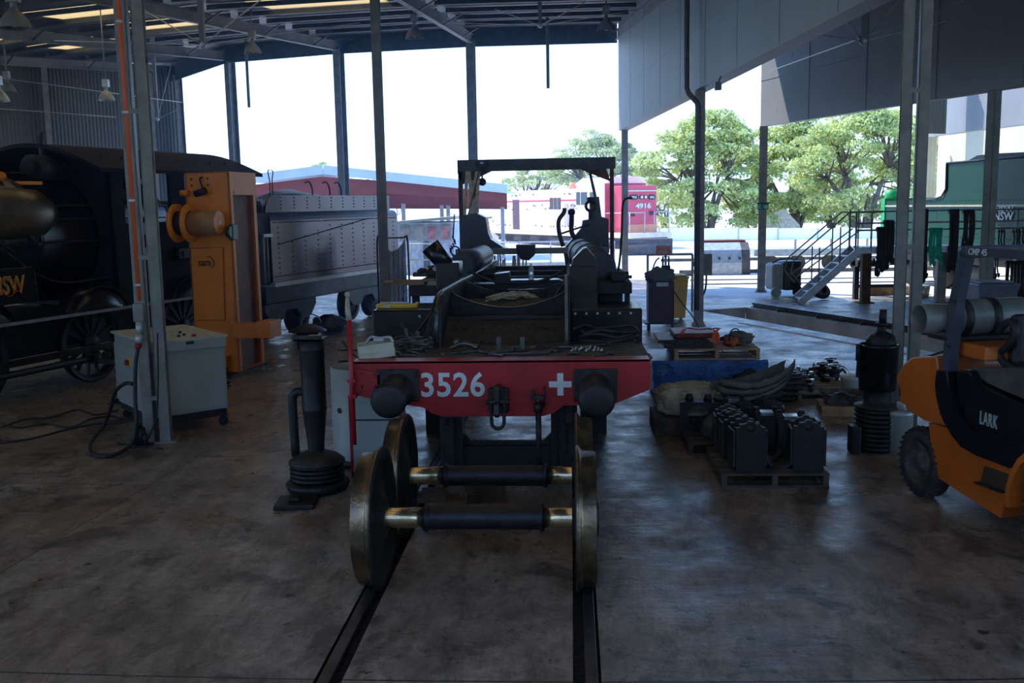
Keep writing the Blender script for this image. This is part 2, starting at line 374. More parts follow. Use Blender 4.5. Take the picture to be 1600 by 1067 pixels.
# ---- roof
def zr(r): return 7.92-.052*(r-30)
ANG = [-40, -31.2, -22, -13.1, -4.25, 4.84]
sheet = mat('roof_sheet', (.10, .10, .10), .5, .1, .2, 1)
sky_m = bpy.data.materials.new('skylight_sheet'); sky_m.use_nodes = True
b_ = sky_m.node_tree.nodes['Principled BSDF']; b_.inputs['Base Color'].default_value = (.75, .68, .45, 1); b_.inputs['Roughness'].default_value = .5
tr = node(sky_m, 'ShaderNodeBsdfTranslucent'); tr.inputs[0].default_value = (.85, .68, .42, 1); ms = node(sky_m, 'ShaderNodeMixShader'); ms.inputs[0].default_value = .7
L_ = sky_m.node_tree.links; L_.new(b_.outputs[0], ms.inputs[1]); L_.new(tr.outputs[0], ms.inputs[2]); L_.new(ms.outputs[0], sky_m.node_tree.nodes['Material Output'].inputs[0])
def roofpt(r, deg, dz=0):   # facets between beams
    return pol(r, deg, zr(r)+.36+dz)
skyl = []
bm = MB(); sk = MB()
RR = [29.4]+[30+1.5*k for k in range(1, 24)]
sky_cells = {(2, 3): .5, (2, 5): .5, (1, 5): .5, (1, 8): .5, (3, 8): .5, (3, 6): .5, (3, 4): .35, (0, 6): .5, (0, 9): .5, (2, 8): .4, (1, 3): .3, (3, 11): .5, (2, 11): .5, (4, 12): .4, (4, 16): .4}
for j_ in (1, 2, 3, 4):  # extra skylight cells out of view, added for warm fill light
    for i_ in range(14, 23, 2): sky_cells[(j_, i_)] = 1
for j in range(len(ANG)-1):
    a0, a1 = ANG[j], ANG[j+1]
    RR_ = ([26.7]+RR) if j < 2 else RR
    for i in range(len(RR_)-1):
        n = 5
        for k in range(n):
            f0, f1 = k/n, (k+1)/n
            def P(r, f):
                u, w = roofpt(r, a0), roofpt(r, a1); return u.lerp(w, f)
            q = [P(RR_[i], f0), P(RR_[i], f1), P(RR_[i+1], f1), P(RR_[i+1], f0)]
            on = (j, i) in sky_cells and k in ((1, 2, 3) if sky_cells[(j, i)] < 1 else (2,))
            t_ = sk if on else bm
            t_.face(q); t_.face([x+Vector((0, 0, .05)) for x in q])
# keep the sheets as thin double skins
bm.build('ceiling', sheet, kind='structure'); sk.build('ceiling_skylights', sky_m, kind='structure')
# front header over the opening
for j in range(len(ANG)-1):
    hd_ = [pol(27.0, -41), pol(27.45, -32.1)]+[pol(29.6, q_) for q_ in ANG[2:]]; a, b_ = hd_[j], hd_[j+1]
    bm = MB(); bm.prism([(0, 7.72), ((b_-a).length, 7.72), ((b_-a).length, 8.5), (0, 8.5)], a, (b_-a).normalized(), (0, 0, 1), (RC-a).normalized()*.06)
    bm.build('wall_header', 'steel_dk', kind='structure')
# purlins
for j in range(len(ANG)-1):
    for i in range(1, len(RR)-8):
        r = RR[i]; a, b_ = pol(r, ANG[j], zr(r)+.24), pol(r, ANG[j+1], zr(r)+.24)
        bm = MB(); d = (b_-a).normalized(); bm.bar(a+d*.12+Vector((0, 0, .04)), b_-d*.12+Vector((0, 0, .04)), .018, .12)
        bm.bar(a+d*.12+Vector((0, 0, -.02)), b_-d*.12+Vector((0, 0, -.02)), .06, .012)
        bm.build('roof_purlin', 'steel_dk', label='thin dark steel purlin running across under the roof sheets', cat='purlin', group='roof purlins')
names = ['far left beam over the steam locomotive', 'second beam from the left', 'beam running to the third front column', 'beam above the tender', 'beam left of the middle bay', 'beam on top of the hanging grey wall']
for j, a in enumerate(ANG):
    bm = MB(); p, q = pol(29.7, a, zr(29.7)), pol(58, a, zr(58)); up = Vector((0, 0, 1))
    bm.bar(p, q, .014, .28); bm.bar(p+up*.14, q+up*.14, .16, .018); bm.bar(p-up*.14, q-up*.14, .16, .018)
    rt = thing('roof_beam', 'long sloping grey roof '+names[j]+', under the purlins', 'beam', pol(30, a, 0)+Vector((0, 0, 0)))
    bm.build('i_beam', 'beam', rt, True)
    sd = Vector((math.cos(math.radians(a)), math.sin(math.radians(a)), 0))
    for r in (31.5, 34.5, 37.5, 40.5, 43.5):
        if j == 5: break
        bm = MB(); c = pol(r, a, zr(r)-.13); bm.bar(c, c+sd*.55+Vector((0, 0, .28)), .05, .03); bm.bar(c, c-sd*.55+Vector((0, 0, .28)), .05, .03); bm.build('fly_brace', 'steel_dk', rt, True)
# walls
def sheetwall(name, p, q, z0, z1, m, pitch=.2, amp=.02, cap=True):
    p = Vector(p); q = Vector(q); d = (q-p); Ln = d.length; d = d.normalized(); n = Vector((-d.y, d.x, 0)); k = int(Ln/pitch*2); bm = MB(); prev = None
    for i in range(k+1):
        c = p+d*(Ln*i/k)+n*(amp if i % 2 else -amp); c0 = bm.v((c.x, c.y, z0)); c1 = bm.v((c.x, c.y, z1))
        if prev: bm.b.faces.new([prev[0], c0, c1, prev[1]])
        prev = (c0, c1)
    bm.bar(p+n*.06+Vector((0, 0, z1-.03)), q+n*.06+Vector((0, 0, z1-.03)), .04, .06)
    return bm.build(name, m, kind='structure')
wl0, wl1 = pol(27.3, -32.9), pol(60, -45)
sheetwall('wall_left', wl0, wl1, 0, 8.3, 'corr', .13, .011)
sheetwall('wall_back', (-30, -10, 0), (26, -10, 0), 0, 3.4, 'corr', .3)
sheetwall('wall_back_upper', (-30, -10, 0), (26, -10, 0), 5.2, 8.3, 'corr', .3)
# posts on the left end wall
for i, r in enumerate((30.5, 33.5)):
    c = wl0.lerp(wl1, (i+.25)/9); bm = MB(); bm.m = Matrix.Translation(c)@Matrix.Rotation(math.radians(32), 4, 'Z'); bm.box(-.1, .1, -.3, -.1, 0, 8.0); bm.build('wall_post', 'steel', label=('nearer' if i else 'farther')+' grey post against the corrugated left end wall', cat='post')
# ---- hanging fascia walls on the right
def fascia(name, p, q, z0, z1, m, t=.28, under=True):
    p = Vector(p); q = Vector(q); d = (q-p); Ln = d.length; d = d.normalized(); n = Vector((d.y, -d.x, 0))
    if n.x < 0: n = -n
    bm = MB(); bm.prism([(0, z0), (Ln, z0), (Ln, z1), (0, z1)], p, d, (0, 0, 1), n*t)
    return bm.build(name, m, kind='structure'), d, n, Ln
def panel_mat(name, c, w, s=1.9, joints=True, scr=True):
    m = bpy.data.materials.new(name); m.use_nodes = True; N = m.node_tree.nodes; L = m.node_tree.links; b = N['Principled BSDF']; b.inputs['Roughness'].default_value = .55
    t = N.new('ShaderNodeTexCoord'); n = N.new('ShaderNodeTexNoise'); n.inputs['Scale'].default_value = 1.2; n.inputs['Detail'].default_value = 6
    mp = N.new('ShaderNodeMapping'); mp.inputs['Scale'].default_value = (1, 1, .35); L.new(t.outputs['Object'], mp.inputs[0]); L.new(mp.outputs[0], n.inputs[0])
    r = N.new('ShaderNodeValToRGB'); r.color_ramp.elements[0].position = .3; r.color_ramp.elements[1].position = .7
    r.color_ramp.elements[0].color = tuple(x*.86 for x in c)+(1,); r.color_ramp.elements[1].color = tuple(c)+(1,); L.new(n.outputs[0], r.inputs[0])
    n2 = N.new('ShaderNodeTexNoise'); n2.inputs['Scale'].default_value = 7; n2.inputs['Detail'].default_value = 3; mp2 = N.new('ShaderNodeMapping'); mp2.inputs['Scale'].default_value = (1.2, 1.2, .3); L.new(t.outputs['Object'], mp2.inputs[0]); L.new(mp2.outputs[0], n2.inputs[0])
    r2 = N.new('ShaderNodeValToRGB'); r2.color_ramp.elements[0].position = .745; r2.color_ramp.elements[1].position = .76; L.new(n2.outputs[0], r2.inputs[0])
    mx = N.new('ShaderNodeMixRGB'); L.new(r2.outputs[0], mx.inputs[0]); L.new(r.outputs[0], mx.inputs[1]); mx.inputs[2].default_value = (.04, .04, .04, 1); L.new(mx.outputs[0], b.inputs['Base Color'])
    return m
fpm = panel_mat('fascia_panel', (.27, .275, .275), 2)
def fx(Y): return 3.27+.0925*(21.2-Y)+.14
F1a, F1b = Vector((fx(32.4)-.17, 32.4, 0)), Vector((fx(8.0)-.17, 8.0, 0))
_, d1, n1, L1 = fascia('wall_fascia', F1a, F1b, 4.9, 8.35, panel_mat('fascia_panel_skylit', (.235, .27, .30), 2), .32)  # same panel paint as the far fascia, sky light tinted into it
for i in range(8):   # panel joints as thin cover strips
    c = F1a+d1*(.0+2.44*(i+1)); bm = MB(); bm.bar(c-n1*.001+Vector((0, 0, 4.93)), c-n1*.001+Vector((0, 0, 7.9)), .008, .006, up=n1); bm.build('trim_%d' % (i+1), 'steel_dk', kind='structure')
bm = MB(); bm.bar(F1a-n1*.001+Vector((0, 0, 6.1)), F1b-n1*.001+Vector((0, 0, 6.1)), .006, .006); bm.build('trim_9', fpm, kind='structure')
F2a = Vector((6.05, 29, 0)); F2b = Vector((9.05, 20.3, 0)); F2b = F2a+(F2b-F2a)*2.1
_, d2, n2, L2 = fascia('wall_fascia_far', F2a, F2b, 4.68, 8.0, fpm, .2)
for i in range(7):
    c = F2a+d2*(2.44*(i+1)); bm = MB(); bm.bar(c-n2*.004+Vector((0, 0, 4.7)), c-n2*.004+Vector((0, 0, 7.9)), .014, .008, up=n2); bm.build('trim_%d' % (i+10), fpm, kind='structure')
bm = MB(); bm.bar(F2a-n2*.004+Vector((0, 0, 5.95)), F2b-n2*.004+Vector((0, 0, 5.95)), .012, .01); bm.build('trim_17', fpm, kind='structure')
# roof over the two bays on the right (set back), its outer edge drawn out to shade the tender
bm = MB(); rr = [(F1a.x+.1, 28.6), (fx(-6), -6), (34, -6), (34, 33), (14, 30), (6.05, 29.0)]
bm.b.faces.new([bm.v((x, y, 8.05)) for x, y in rr]); bm.b.faces.new([bm.v((x, y, 8.12)) for x, y in rr]); bm.build('ceiling_right', sheet, kind='structure')
# right end wall: grey upper band, cream wall below, corrugated return
wr0, wr1 = A(1462, 300, 38), A(1700, 300, 30); wr0.z = wr1.z = 0
dwr = (wr1-wr0).normalized(); nwr = Vector((dwr.y, -dwr.x, 0))
zs = A(1500, 207, 36.6).z
bm = MB(); bm.prism([(-1.0, zs), (30, zs), (30, 9), (-1.0, 9)], wr0, dwr, (0, 0, 1), nwr*-.25); bm.build('wall_right_upper', fpm, kind='structure')
bm = MB(); bm.prism([(0, -.3), (30, -.3), (30, zs), (0, zs)], wr0-nwr*.02, dwr, (0, 0, 1), nwr*-.2); bm.build('wall_right', 'creamwall', kind='structure')
c0, c1 = A(1433, 300, 37.0), A(1462, 300, 37.4); c0.z = c1.z = 0
sheetwall('wall_right_return', c0, c1, 0, A(1450, 214, 37.2).z, 'creamwall', .16, .02)
sheetwall('wall_right_return_upper', c0-Vector((0, .8, 0)), c1-Vector((0, .8, 0)), A(1450, 214, 36.5).z+.1, 8, 'corr', .16, .02)
# ============================================================ COLUMNS
def column(x, y, z1, w, dpt, rz, label, t=.016, plate=True, name='steel_column', m='steel'):
    rt = thing(name, label, 'column', (x, y, 0), math.radians(rz))
    bm = MB(); h = w/2; e = dpt/2
    bm.box(-h, h, -e, -e+t, 0, z1); bm.box(-h, h, e-t, e, 0, z1); bm.box(-t/2, t/2, -e, e, 0, z1)
    bm.build('post', m, rt)
    if plate:
        bm = MB(); bm.box(-w*.75, w*.75, -dpt*.75, dpt*.75, 0, .02)
        for i in (-1, 1):
            for j in (-1, 1): bm.cone((i*w*.6, j*dpt*.6, .02), (i*w*.6, j*dpt*.6, .05), .012, n=6)
        bm.build('base_plate', m, rt)
    return rt
def double_column(x, y, z1, w, dpt, rz, label):
    """two channels facing away from each other with a dark gap between them"""
    rt = thing('steel_column', label, 'column', (x, y, 0), math.radians(rz)); t = .012
    for s in (-1, 1):
        bm = MB(); x0 = s*.025; x1 = s*w/2
        bm.box(x0, x0+s*t, -dpt/2, dpt/2, 0, z1); bm.box(x0, x1, -dpt/2, -dpt/2+t, 0, z1); bm.box(x0, x1, dpt/2-t, dpt/2, 0, z1); bm.build('channel', 'steel', rt)
    bm = MB(); zz = .5
    while zz < z1: bm.box(-w*.32, w*.32, -dpt/2-.008, -dpt/2, zz, zz+.05); zz += 1.6
    bm.build('batten', 'steel', rt)
    bm = MB(); bm.box(-w*.7, w*.7, -dpt*.7, dpt*.7, 0, .02); bm.build('base_plate', 'steel', rt)
    return rt
colL = double_column(-4.12, 10.9, 6.86, .29, .20, 14, 'near left steel column with orange conduit and a switch box')
double_column(4.24, 10.75, 6.5, .27, .24, -14, 'near right double steel column standing behind the forklift')
column(-3.42, 21.4, 7.3, .19, .2, 3, 'slim grey column in front of the tender, left of the locomotive frame')
column(3.36, 21.2, 4.9, .20, .22, -5, 'grey column under the hanging wall with the brown downpipe', m='steel_lit')
column(2.39, 32.2, 4.9, .20, .22, -5, 'steel column at the far end of the hanging grey wall beside the red diesel', m='steel_lit')
column(6.12, 28.85, 4.68, .22, .26, -12, 'column carrying the green exit sign', m='steel_lit')
column(9.0, 20.45, 4.68, .24, .24, -18, 'column rising behind the forklift guard and the grey bin')
for (a, r, lb) in ((-4.25, 29.9, 'slim front column behind the portal gantry hook'), (-13.1, 29.7, 'front opening column left of the slim interior column'), (-22, 29.4, 'front opening column above the tender and locomotive cab'), (-31.2, 28.9, 'leftmost front column at the end of the opening')):
    c = pol(r, a) if a > -30 else pol(27.4, -32.0); column(c.x, c.y, 7.9, .26, .30, a*1.6 if a < -5 else -6, lb)
# column under far fascia behind near double column
# vertical fire pipes hanging in the opening
for px, y0, y1, Y, lb in ((385.5, 98, 168, 33.5, 'short grey pipe hanging from the roof beside the left front column'), (855.5, 62, 138, 30.5, 'short pipe hanging from the header in the middle of the opening')):
    p, q = A(px, y0, Y), A(px, y1, Y); bm = MB(); bm.cone((p.x, p.y, 8.3), (p.x, p.y, q.z), .05, n=10); bm.build('hanging_pipe', 'steel', label=lb, cat='pipe')
# king posts with tie rods
def kingpost(px, pyt, pyb, Y, lb, sp=3.2, rise=2.4, cs=1.0):
    p, q = A(px, pyt, Y), A(px, pyb, Y); rt = thing('truss_post', lb, 'truss', q)
    bm = MB(); bm.bar((q.x, q.y, q.z), (q.x, q.y, q.z+rise), .10, .10); bm.build('post', 'beam', rt, True)
    for s in (-1, 1):
        bm = MB(); bm.tube([q, (q.x+s*sp, q.y-.3*s, q.z+rise*.85)], .012, 6); bm.build('tie_rod', 'galv', rt, True)
    bm = MB(); bm.tube([(q.x-sp*2.2*cs, q.y+.5*cs, q.z+.25), q, (q.x+sp*2.2*cs, q.y-.5*cs, q.z+.25)], .010, 6); bm.ball(q, .07, n=6); bm.build('tie_cable', 'galv', rt, True)
    return rt
kingpost(317, 0, 70, 20, 'hanging truss post with crossing rods near the left column', 1.5, 1.05)
kingpost(246, 95, 186, 32, 'hanging truss post seen just right of the conduit column', .7, 2.0, cs=.5)
kingpost(844, 0, 40, 27, 'hanging truss post with rods above the portal gantry', 1.2, .6)
kingpost(1349, 10, 64, 17.5, 'truss post with two rods in front of the far grey wall', 1.3, 1.75, cs=.45)
# strap rods between beams and the long wires
for a, b_, lb in (((0, 122, 24), (285, 160, 30), 'thin cable slanting across the dark roof on the left'), ((0, 170, 22), (180, 183, 24), 'thin cable along the top of the corrugated wall'), ((1200, 112, 26), (1520, -4, 17), 'thin cable crossing the far hanging grey wall')):
    bm = MB(); bm.tube([A(*a), A(*b_)], .012, 6); bm.build('cable', 'galv', label=lb, cat='cable')
# ---- high bay lamps
def lamp(px, py, Y, lb, s=1.0, bright=False):
    q = A(px, py, Y)                                   # rim centre
    rt = thing('high_bay_lamp', lb, 'lamp', q)
    bm = MB(); bm.lathe([(.24, 0), (.235, .02), (.20, .12), (.13, .22), (.07, .27), (.06, .30)], n=24); bm.lathe([(.23, .005), (.19, .12), (.12, .215), (.0, .24)], n=24); bm.build('lamp_shade', 'galv' if bright else 'beam', rt)
    bm = MB(); bm.cone((0, 0, .29), (0, 0, .40), .05, n=12); bm.box(-.09, .09, -.07, .07, .38, .60, .01); bm.build('ballast_box', 'galv' if bright else 'steel', rt)
    zt = min(zr(max(30, (Vector((q.x, q.y, 0))-RC).length))+.34-q.z, 2.6)/s
    bm = MB(); bm.tube([(0, 0, .6), (0, 0, max(.7, zt))], .02, 6); bm.build('hanger', 'steel', rt)
    bm = MB(); bm.ball((0, 0, .1), .06, (1, 1, 1.4), 8); bm.build('bulb', 'white', rt); rt.scale = (s,)*3
lamp(24, 45, 15, 'nearest high bay lamp in the top left corner')
lamp(395, 84, 27, 'high bay lamp just left of the second front column')
lamp(223, 112, 24, 'high bay lamp beside the conduit column')
lamp(12, 143, 27, 'left lamp of the pair at the left edge', .9)
lamp(-1, 158, 24, 'pale lamp cut by the left edge of the picture', 1, True)
lamp(167, 157, 26, 'small bright lamp hanging before the corrugated wall', .9, True)
lamp(648, 60, 26, 'high bay lamp in the middle of the opening top')
lamp(947, 49, 25, 'high bay lamp next to the hanging grey wall')
# ============================================================ WHEELSETS
def wheelset(Y, label):
    rt = thing('wheelset', label, 'wheelset', (0, Y, 0)); R = .468; z = R+.004
    for s in (-1, 1):
        bm = MB(); pr = [(R+.033, .68), (R+.037, .690), (R+.033, .701), (R+.012, .712), (R, .725), (R-.004, .800), (R-.008, .812), (R-.012, .815), (R-.055, .815), (R-.06, .80), (R-.065, .765), (R-.13, .752), (.24, .742), (.16, .76), (.13, .80), (.125, .83), (.10, .835), (.0, .835)]
        bm.lathe([(r, s*x) for r, x in pr], (0, 0, z), (1, 0, 0), 64)
        bm.lathe([(r, s*x) for r, x in [(R+.033, .68), (R+.028, .672), (R-.02, .672), (R-.05, .682), (R-.06, .70), (R-.12, .715), (.24, .705), (.16, .68), (.13, .655), (.12, .65), (.078, .65)]], (0, 0, z), (1, 0, 0), 64)
        w = bm.build('wheel', 'wheel', rt)
        bm = MB(); bm.lathe([(r, s*x) for r, x in [(R+.034, .682), (R+.038, .690), (R+.034, .701), (R+.013, .712), (R+.001, .7255), (R-.003, .800), (R-.007, .8125)]], (0, 0, z), (1, 0, 0), 64); bm.build('tread', 'tread', w)
    bm = MB(); bm.lathe([(.072, -.66), (.072, -.382), (.0, -.382)], (0, 0, z), (1, 0, 0), 32); bm.build('journal', 'brass', rt, label='polished bright journal')
    bm = MB(); bm.lathe([(.072, .66), (.072, .452), (.0, .452)], (0, 0, z), (1, 0, 0), 32); bm.build('journal', 'brass', rt, label='polished bright journal')
    bm = MB(); bm.lathe([(.0, -.385), (.095, -.385), (.100, -.375), (.100, -.362), (.088, -.352), (.084, -.33), (.082, 0), (.084, .40), (.088, .422), (.100, .432), (.100, .445), (.095, .455), (0, .455)], (0, 0, z), (1, 0, 0), 32); bm.build('axle_sleeve', 'sleeve', rt)
    return rt
w1 = wheelset(6.66, 'nearer steel wheelset with polished journals standing on the track')
wheelset(7.74, 'farther steel wheelset, between the nearer one and the red buffer beam')
for px, py, w_, d_, h_, r_, lb in ((672, 786, .27, .22, .07, 8, 'small flat wooden packing block between the wheelsets, left one'), (755, 786, .36, .30, .11, 12, 'dark oily wooden chock between the wheelsets, right one')):
    c = G(px, py); bm = MB(); bm.m = Matrix.Translation((c.x, c.y+d_/2, 0))@Matrix.Rotation(math.radians(r_), 4, 'Z'); bm.box(-w_/2, w_/2, -d_/2, d_/2, 0, h_*.8, .006)
    if w_ > .3: bm.prism([(-.17, .09), (.17, .09), (.17, .16), (.02, .12), (-.1, .11)], (0, -.14, 0), (1, 0, 0), (0, 0, 1), (0, .28, 0))
    else: bm.box(-.09, .13, -.1, .1, h_*.8, h_*1.25, .004)
    bm.build('wood_block', 'woodd', label=lb, cat='block')
# ============================================================ LOCOMOTIVE FRAME 3526
LF = thing('locomotive_frame', 'stripped locomotive frame with red buffer beam numbered 3526', 'locomotive frame', (0, 8.6, 0))
X, Z3 = (1, 0, 0), (0, 0, 1)
bm = MB(); bm.prism([(-1.30, 1.0), (-1.02, .93), (-.66, .875), (-.58, .82), (-.48, .79), (.40, .79), (.50, .82), (.58, .885), (1.0, .885), (1.33, 1.02), (1.34, 1.06), (1.34, 1.27), (1.32, 1.285), (-1.29, 1.285), (-1.30, 1.27)], (0, 8.52, 0), X, Z3, (0, .05, 0))
bm.box(-1.29, 1.33, 8.52, 8.72, 1.27, 1.29); bm.box(-.45, .45, 8.50, 8.525, .81, .84)
for x in [-.95+.1*i for i in range(3)]+[.62, .7]: bm.cone((x+.0, 8.505, 1.24), (x, 8.52, 1.24), .012, n=8)
bb = bm.build('buffer_beam', 'red', LF, True)
bm = MB(); bm.prism([(0, 0), (.24, 0), (.24, .15), (0, .2)], (-1.27, 8.49, 1.04), X, Z3, (0, .03, 0))
for x, z in ((-1.2, 1.18), (-1.2, 1.07), (-1.08, 1.17), (-1.08, 1.07)): bm.cone((x, 8.46, z), (x, 8.49, z), .012, n=8)
bm.build('step_plate', 'red', LF, True)
a = A(658, 621, 8.5); b_ = A(757, 583, 8.5); zt = A(700, 582, 8.5).z
text('3526', 'number', 'white', bb, (a.x, 8.518, a.z), X, Z3, zt-a.z, b_.x-a.x, bold=.02, sp=1.05)
a = A(858, 619, 8.5); b_ = A(893, 583, 8.5); cx, cz = (a.x+b_.x)/2, (a.z+b_.z)/2; h = (b_.x-a.x)/2
bm = MB(); k = .27*h; bm.prism([(-k, -h), (k, -h), (k, -k), (h, -k), (h, k), (k, k), (k, h), (-k, h), (-k, k), (-h, k), (-h, -k), (-k, -k)], (cx, 8.515, cz), X, Z3, (0, .004, 0)); bm.build('cross_mark', 'white', bb, True, label='white painted cross')
for px, nm in ((606, -.02), (932.6, .0)):
    c = A(px, 627, 8.02); bz = c.z+.0
    bm = MB(); bm.box(c.x-.19, c.x+.19, 8.49, 8.52, bz-.10, bz+.19, .012)
    for i in (-1, 1):
        for j in (-.07, .16): bm.cone((c.x+i*.16, 8.465, bz+j), (c.x+i*.16, 8.49, bz+j), .016, n=6)
    bm.lathe([(.155, 0), (.15, -.05), (.125, -.09), (.12, -.32), (.10, -.33), (.085, -.34), (.085, -.42)], (c.x, 8.49, bz), (0, 1, 0), 28)
    bf = bm.build('buffer', 'iron', LF, True)
    bm = MB(); bm.lathe([(0, -.035), (.07, -.032), (.12, -.022), (.15, -.004), (.153, .012), (.148, .02), (.08, .045), (0, .05)], (c.x, 8.04, bz), (0, 1, 0), 40); bm.build('buffer_head', 'irond', bf, True)
# draw hook, shackle
c = A(777, 640, 8.3)
bm = MB(); bm.prism([(-.03, .1), (.03, .1), (.035, -.02), (.10, -.04), (.12, -.12), (.05, -.16), (.03, -.12), (.045, -.09), (.0, -.085), (-.03, -.06)], (c.x-.02, 8.3, c.z+.1), (0, -1, 0), Z3, (.04, 0, 0)); bm.box(c.x-.09, c.x+.09, 8.44, 8.52, c.z-.06, c.z+.16, .02); bm.box(c.x-.022, c.x+.022, 8.28, 8.5, c.z+.0, c.z+.19, .01); hk = bm.build('draw_hook', 'iron', LF, True)
bm = MB(); w = .055; bm.tube([(c.x-w, 8.33, c.z+.06), (c.x-w, 8.33, c.z-.09), (c.x-w*.8, 8.33, c.z-.15), (c.x, 8.33, c.z-.175), (c.x+w*.8, 8.33, c.z-.15), (c.x+w, 8.33, c.z-.09), (c.x+w, 8.33, c.z+.06)], .016, 10, 4)
bm.cone((c.x-.1, 8.33, c.z+.06), (c.x+.1, 8.33, c.z+.06), .022, n=10); bm.build('shackle', 'iron', hk, True)
# vacuum / brake pipe with cock
c = A(841, 640, 8.4)
bm = MB(); bm.tube([(c.x, 8.42, c.z+.02), (c.x, 8.42, .42), (c.x+.02, 8.45, .36)], .026, 12); bm.cone((c.x, 8.42, c.z-.02), (c.x, 8.42, c.z+.05), .04, n=10); bm.cone((c.x, 8.42, c.z+.05), (c.x, 8.42, c.z+.1), .03, n=10); bm.box(c.x-.06, c.x+.05, 8.40, 8.45, c.z+.08, c.z+.12, .006); bm.cone((c.x-.04, 8.42, c.z+.1), (c.x-.04, 8.42, c.z+.17), .016, n=8); bm.cone((c.x+.05, 8.42, c.z+.02), (c.x+.055, 8.42, c.z+.20), .009, n=8); bm.build('brake_pipe', 'iron', LF, True)
for x, n in ((-.50, 'hanger'), (.62, 'hanger')):
    bm = MB(); bm.box(x-.03, x+.03, 8.75, 8.82, .68, .86, .008); bm.cone((x, 8.78, .66), (x, 8.78, .70), .035, n=10); bm.build('spring_hanger', 'irond', LF, True)
# deck
bm = MB(); bm.box(-1.29, 1.33, 8.72, 9.55, 1.255, 1.28); bm.box(-1.5, -.62, 9.55, 10.85, 1.1, 1.125); bm.box(.62, 1.42, 9.55, 10.8, 1.1, 1.125)
for i in range(9): bm.box(-1.2+i*.3, -1.14+i*.3, 8.72, 9.5, 1.2, 1.255)
bm.build('front_deck', 'dusty', LF, True)
# saddle
arc = [(-.6+1.2*i/24, 1.735-.165*math.sin(PI*i/24)**.8) for i in range(25)]
bm = MB(); bm.prism([(-.6, 1.26)]+arc+[(.6, 1.26)], (0, 10.3, 0), X, Z3, (0, .04, 0)); bm.box(-.6, .6, 9.95, 10.3, 1.26, 1.50); 
bm.prism([(9.5, 1.26), (9.95, 1.50), (9.95, 1.26)], (-.6, 0, 0), (0, 1, 0), Z3, (1.2, 0, 0)); bm.box(-.6, .6, 9.93, 9.99, 1.49, 1.515)
bm.build('rear_saddle_plate', 'blackm', LF, True) if False else None
for i in range(12):
    for z in (1.31, 1.42): bm.cone((-.5+i*.09, 9.93-(1.50-z)*1.9, z+.0), (-.5+i*.09, 9.90-(1.50-z)*1.9, z+.012), .012, n=6)
bm.build('smokebox_saddle', 'blackm', LF, True)
bm = MB(); bm.prism([(-.6, 1.26)]+arc+[(.6, 1.26)], (0, 11.7, .02), X, Z3, (0, .04, 0)); bm.build('saddle_back_plate', 'blackm', LF, True)
bm = MB(); bm.box(-.58, .58, 10.35, 11.7, 1.50, 1.53); N_ = 22
for i in range(N_):
    for j in range(N_):
        def q(a, b): x = -.56+1.12*a/N_; y = 10.38+1.3*b/N_; return (x, y, 1.53+.10*max(0, 1-((x-.0)**2/.16+(y-10.95)**2/.36))+.012*noise.noise(Vector((x*9, y*9, 0))))
        bm.face([q(i, j), q(i+1, j), q(i+1, j+1), q(i, j+1)])
bm.build('saddle_floor', 'dusty', LF, True)
# frame plates
prof = [(9.38, 1.0), (9.40, 1.28), (9.44, 1.55), (9.50, 1.68), (9.62, 1.76), (9.9, 1.78), (11, 1.765), (12.5, 1.73), (14, 1.70), (17, 1.68), (17, 1.0)]
bm = MB(); bm.prism(prof, (-.645, 0, 0), (0, 1, 0), Z3, (.045, 0, 0))
for i in range(9): bm.cone((-.65, 9.55+i*.2, 1.5), (-.665, 9.55+i*.2, 1.5), .015, n=6)
bm.bar((-.66, 9.42, 1.28), (-.66, 9.46, 1.62), .05, .03); bm.build('frame_plate', 'blackm', LF, True)
prof2 = [(9.52, 1.0), (9.52, 1.95), (9.60, 1.96), (9.75, 1.85), (10.4, 1.78), (12.5, 1.73), (17, 1.68), (17, 1.0)]
bm = MB(); bm.prism(prof2, (.60, 0, 0), (0, 1, 0), Z3, (.045, 0, 0)); bm.build('frame_plate', 'blackm', LF, True)
bm = MB(); bm.bar((.61, 9.50, 1.28), (.61, 9.50, 1.96), .03, .04); bm.build('worn_edge_strip', 'tools', LF, True)
bm = MB(); bm.tube([(-.645, y_, z_) for y_, z_ in prof[1:10]], .022, 6); bm.build('light_plate_edge', 'tools', LF, True)  # lighter steel tube along the top profile of the plate
bm = MB(); bm.tube([(x_, 10.30, z_) for x_, z_ in arc], .012, 6); bm.build('arc_highlight', 'tools', LF, True)  # bright tube drawn as the highlight along the saddle arc
# cylinder blocks
def block(nm, x0, x1, y0, y1, z0, z1, m='black', bev=.02): bm = MB(); bm.box(x0, x1, y0, y1, z0, z1, bev); return bm.build(nm, m, LF, True)
cR = block('cylinder_block', .64, 1.43, 10.8, 11.6, .62, 1.49); bm = MB()
for i in range(6): bm.cone((.70+i*.121, 10.80, 1.44), (.70+i*.121, 10.785, 1.44), .014, n=8)
bm.build('bolt_row', 'galv', cR, True)
cL = block('cylinder_block', -1.56, -.66, 10.8, 11.6, .62, 1.50); bm = MB()
for i in range(3): bm.cone((-1.02+i*.1, 10.80, 1.43), (-1.02+i*.1, 10.785, 1.43), .014, n=8)
bm.build('bolt_row', 'galv', cL, True)
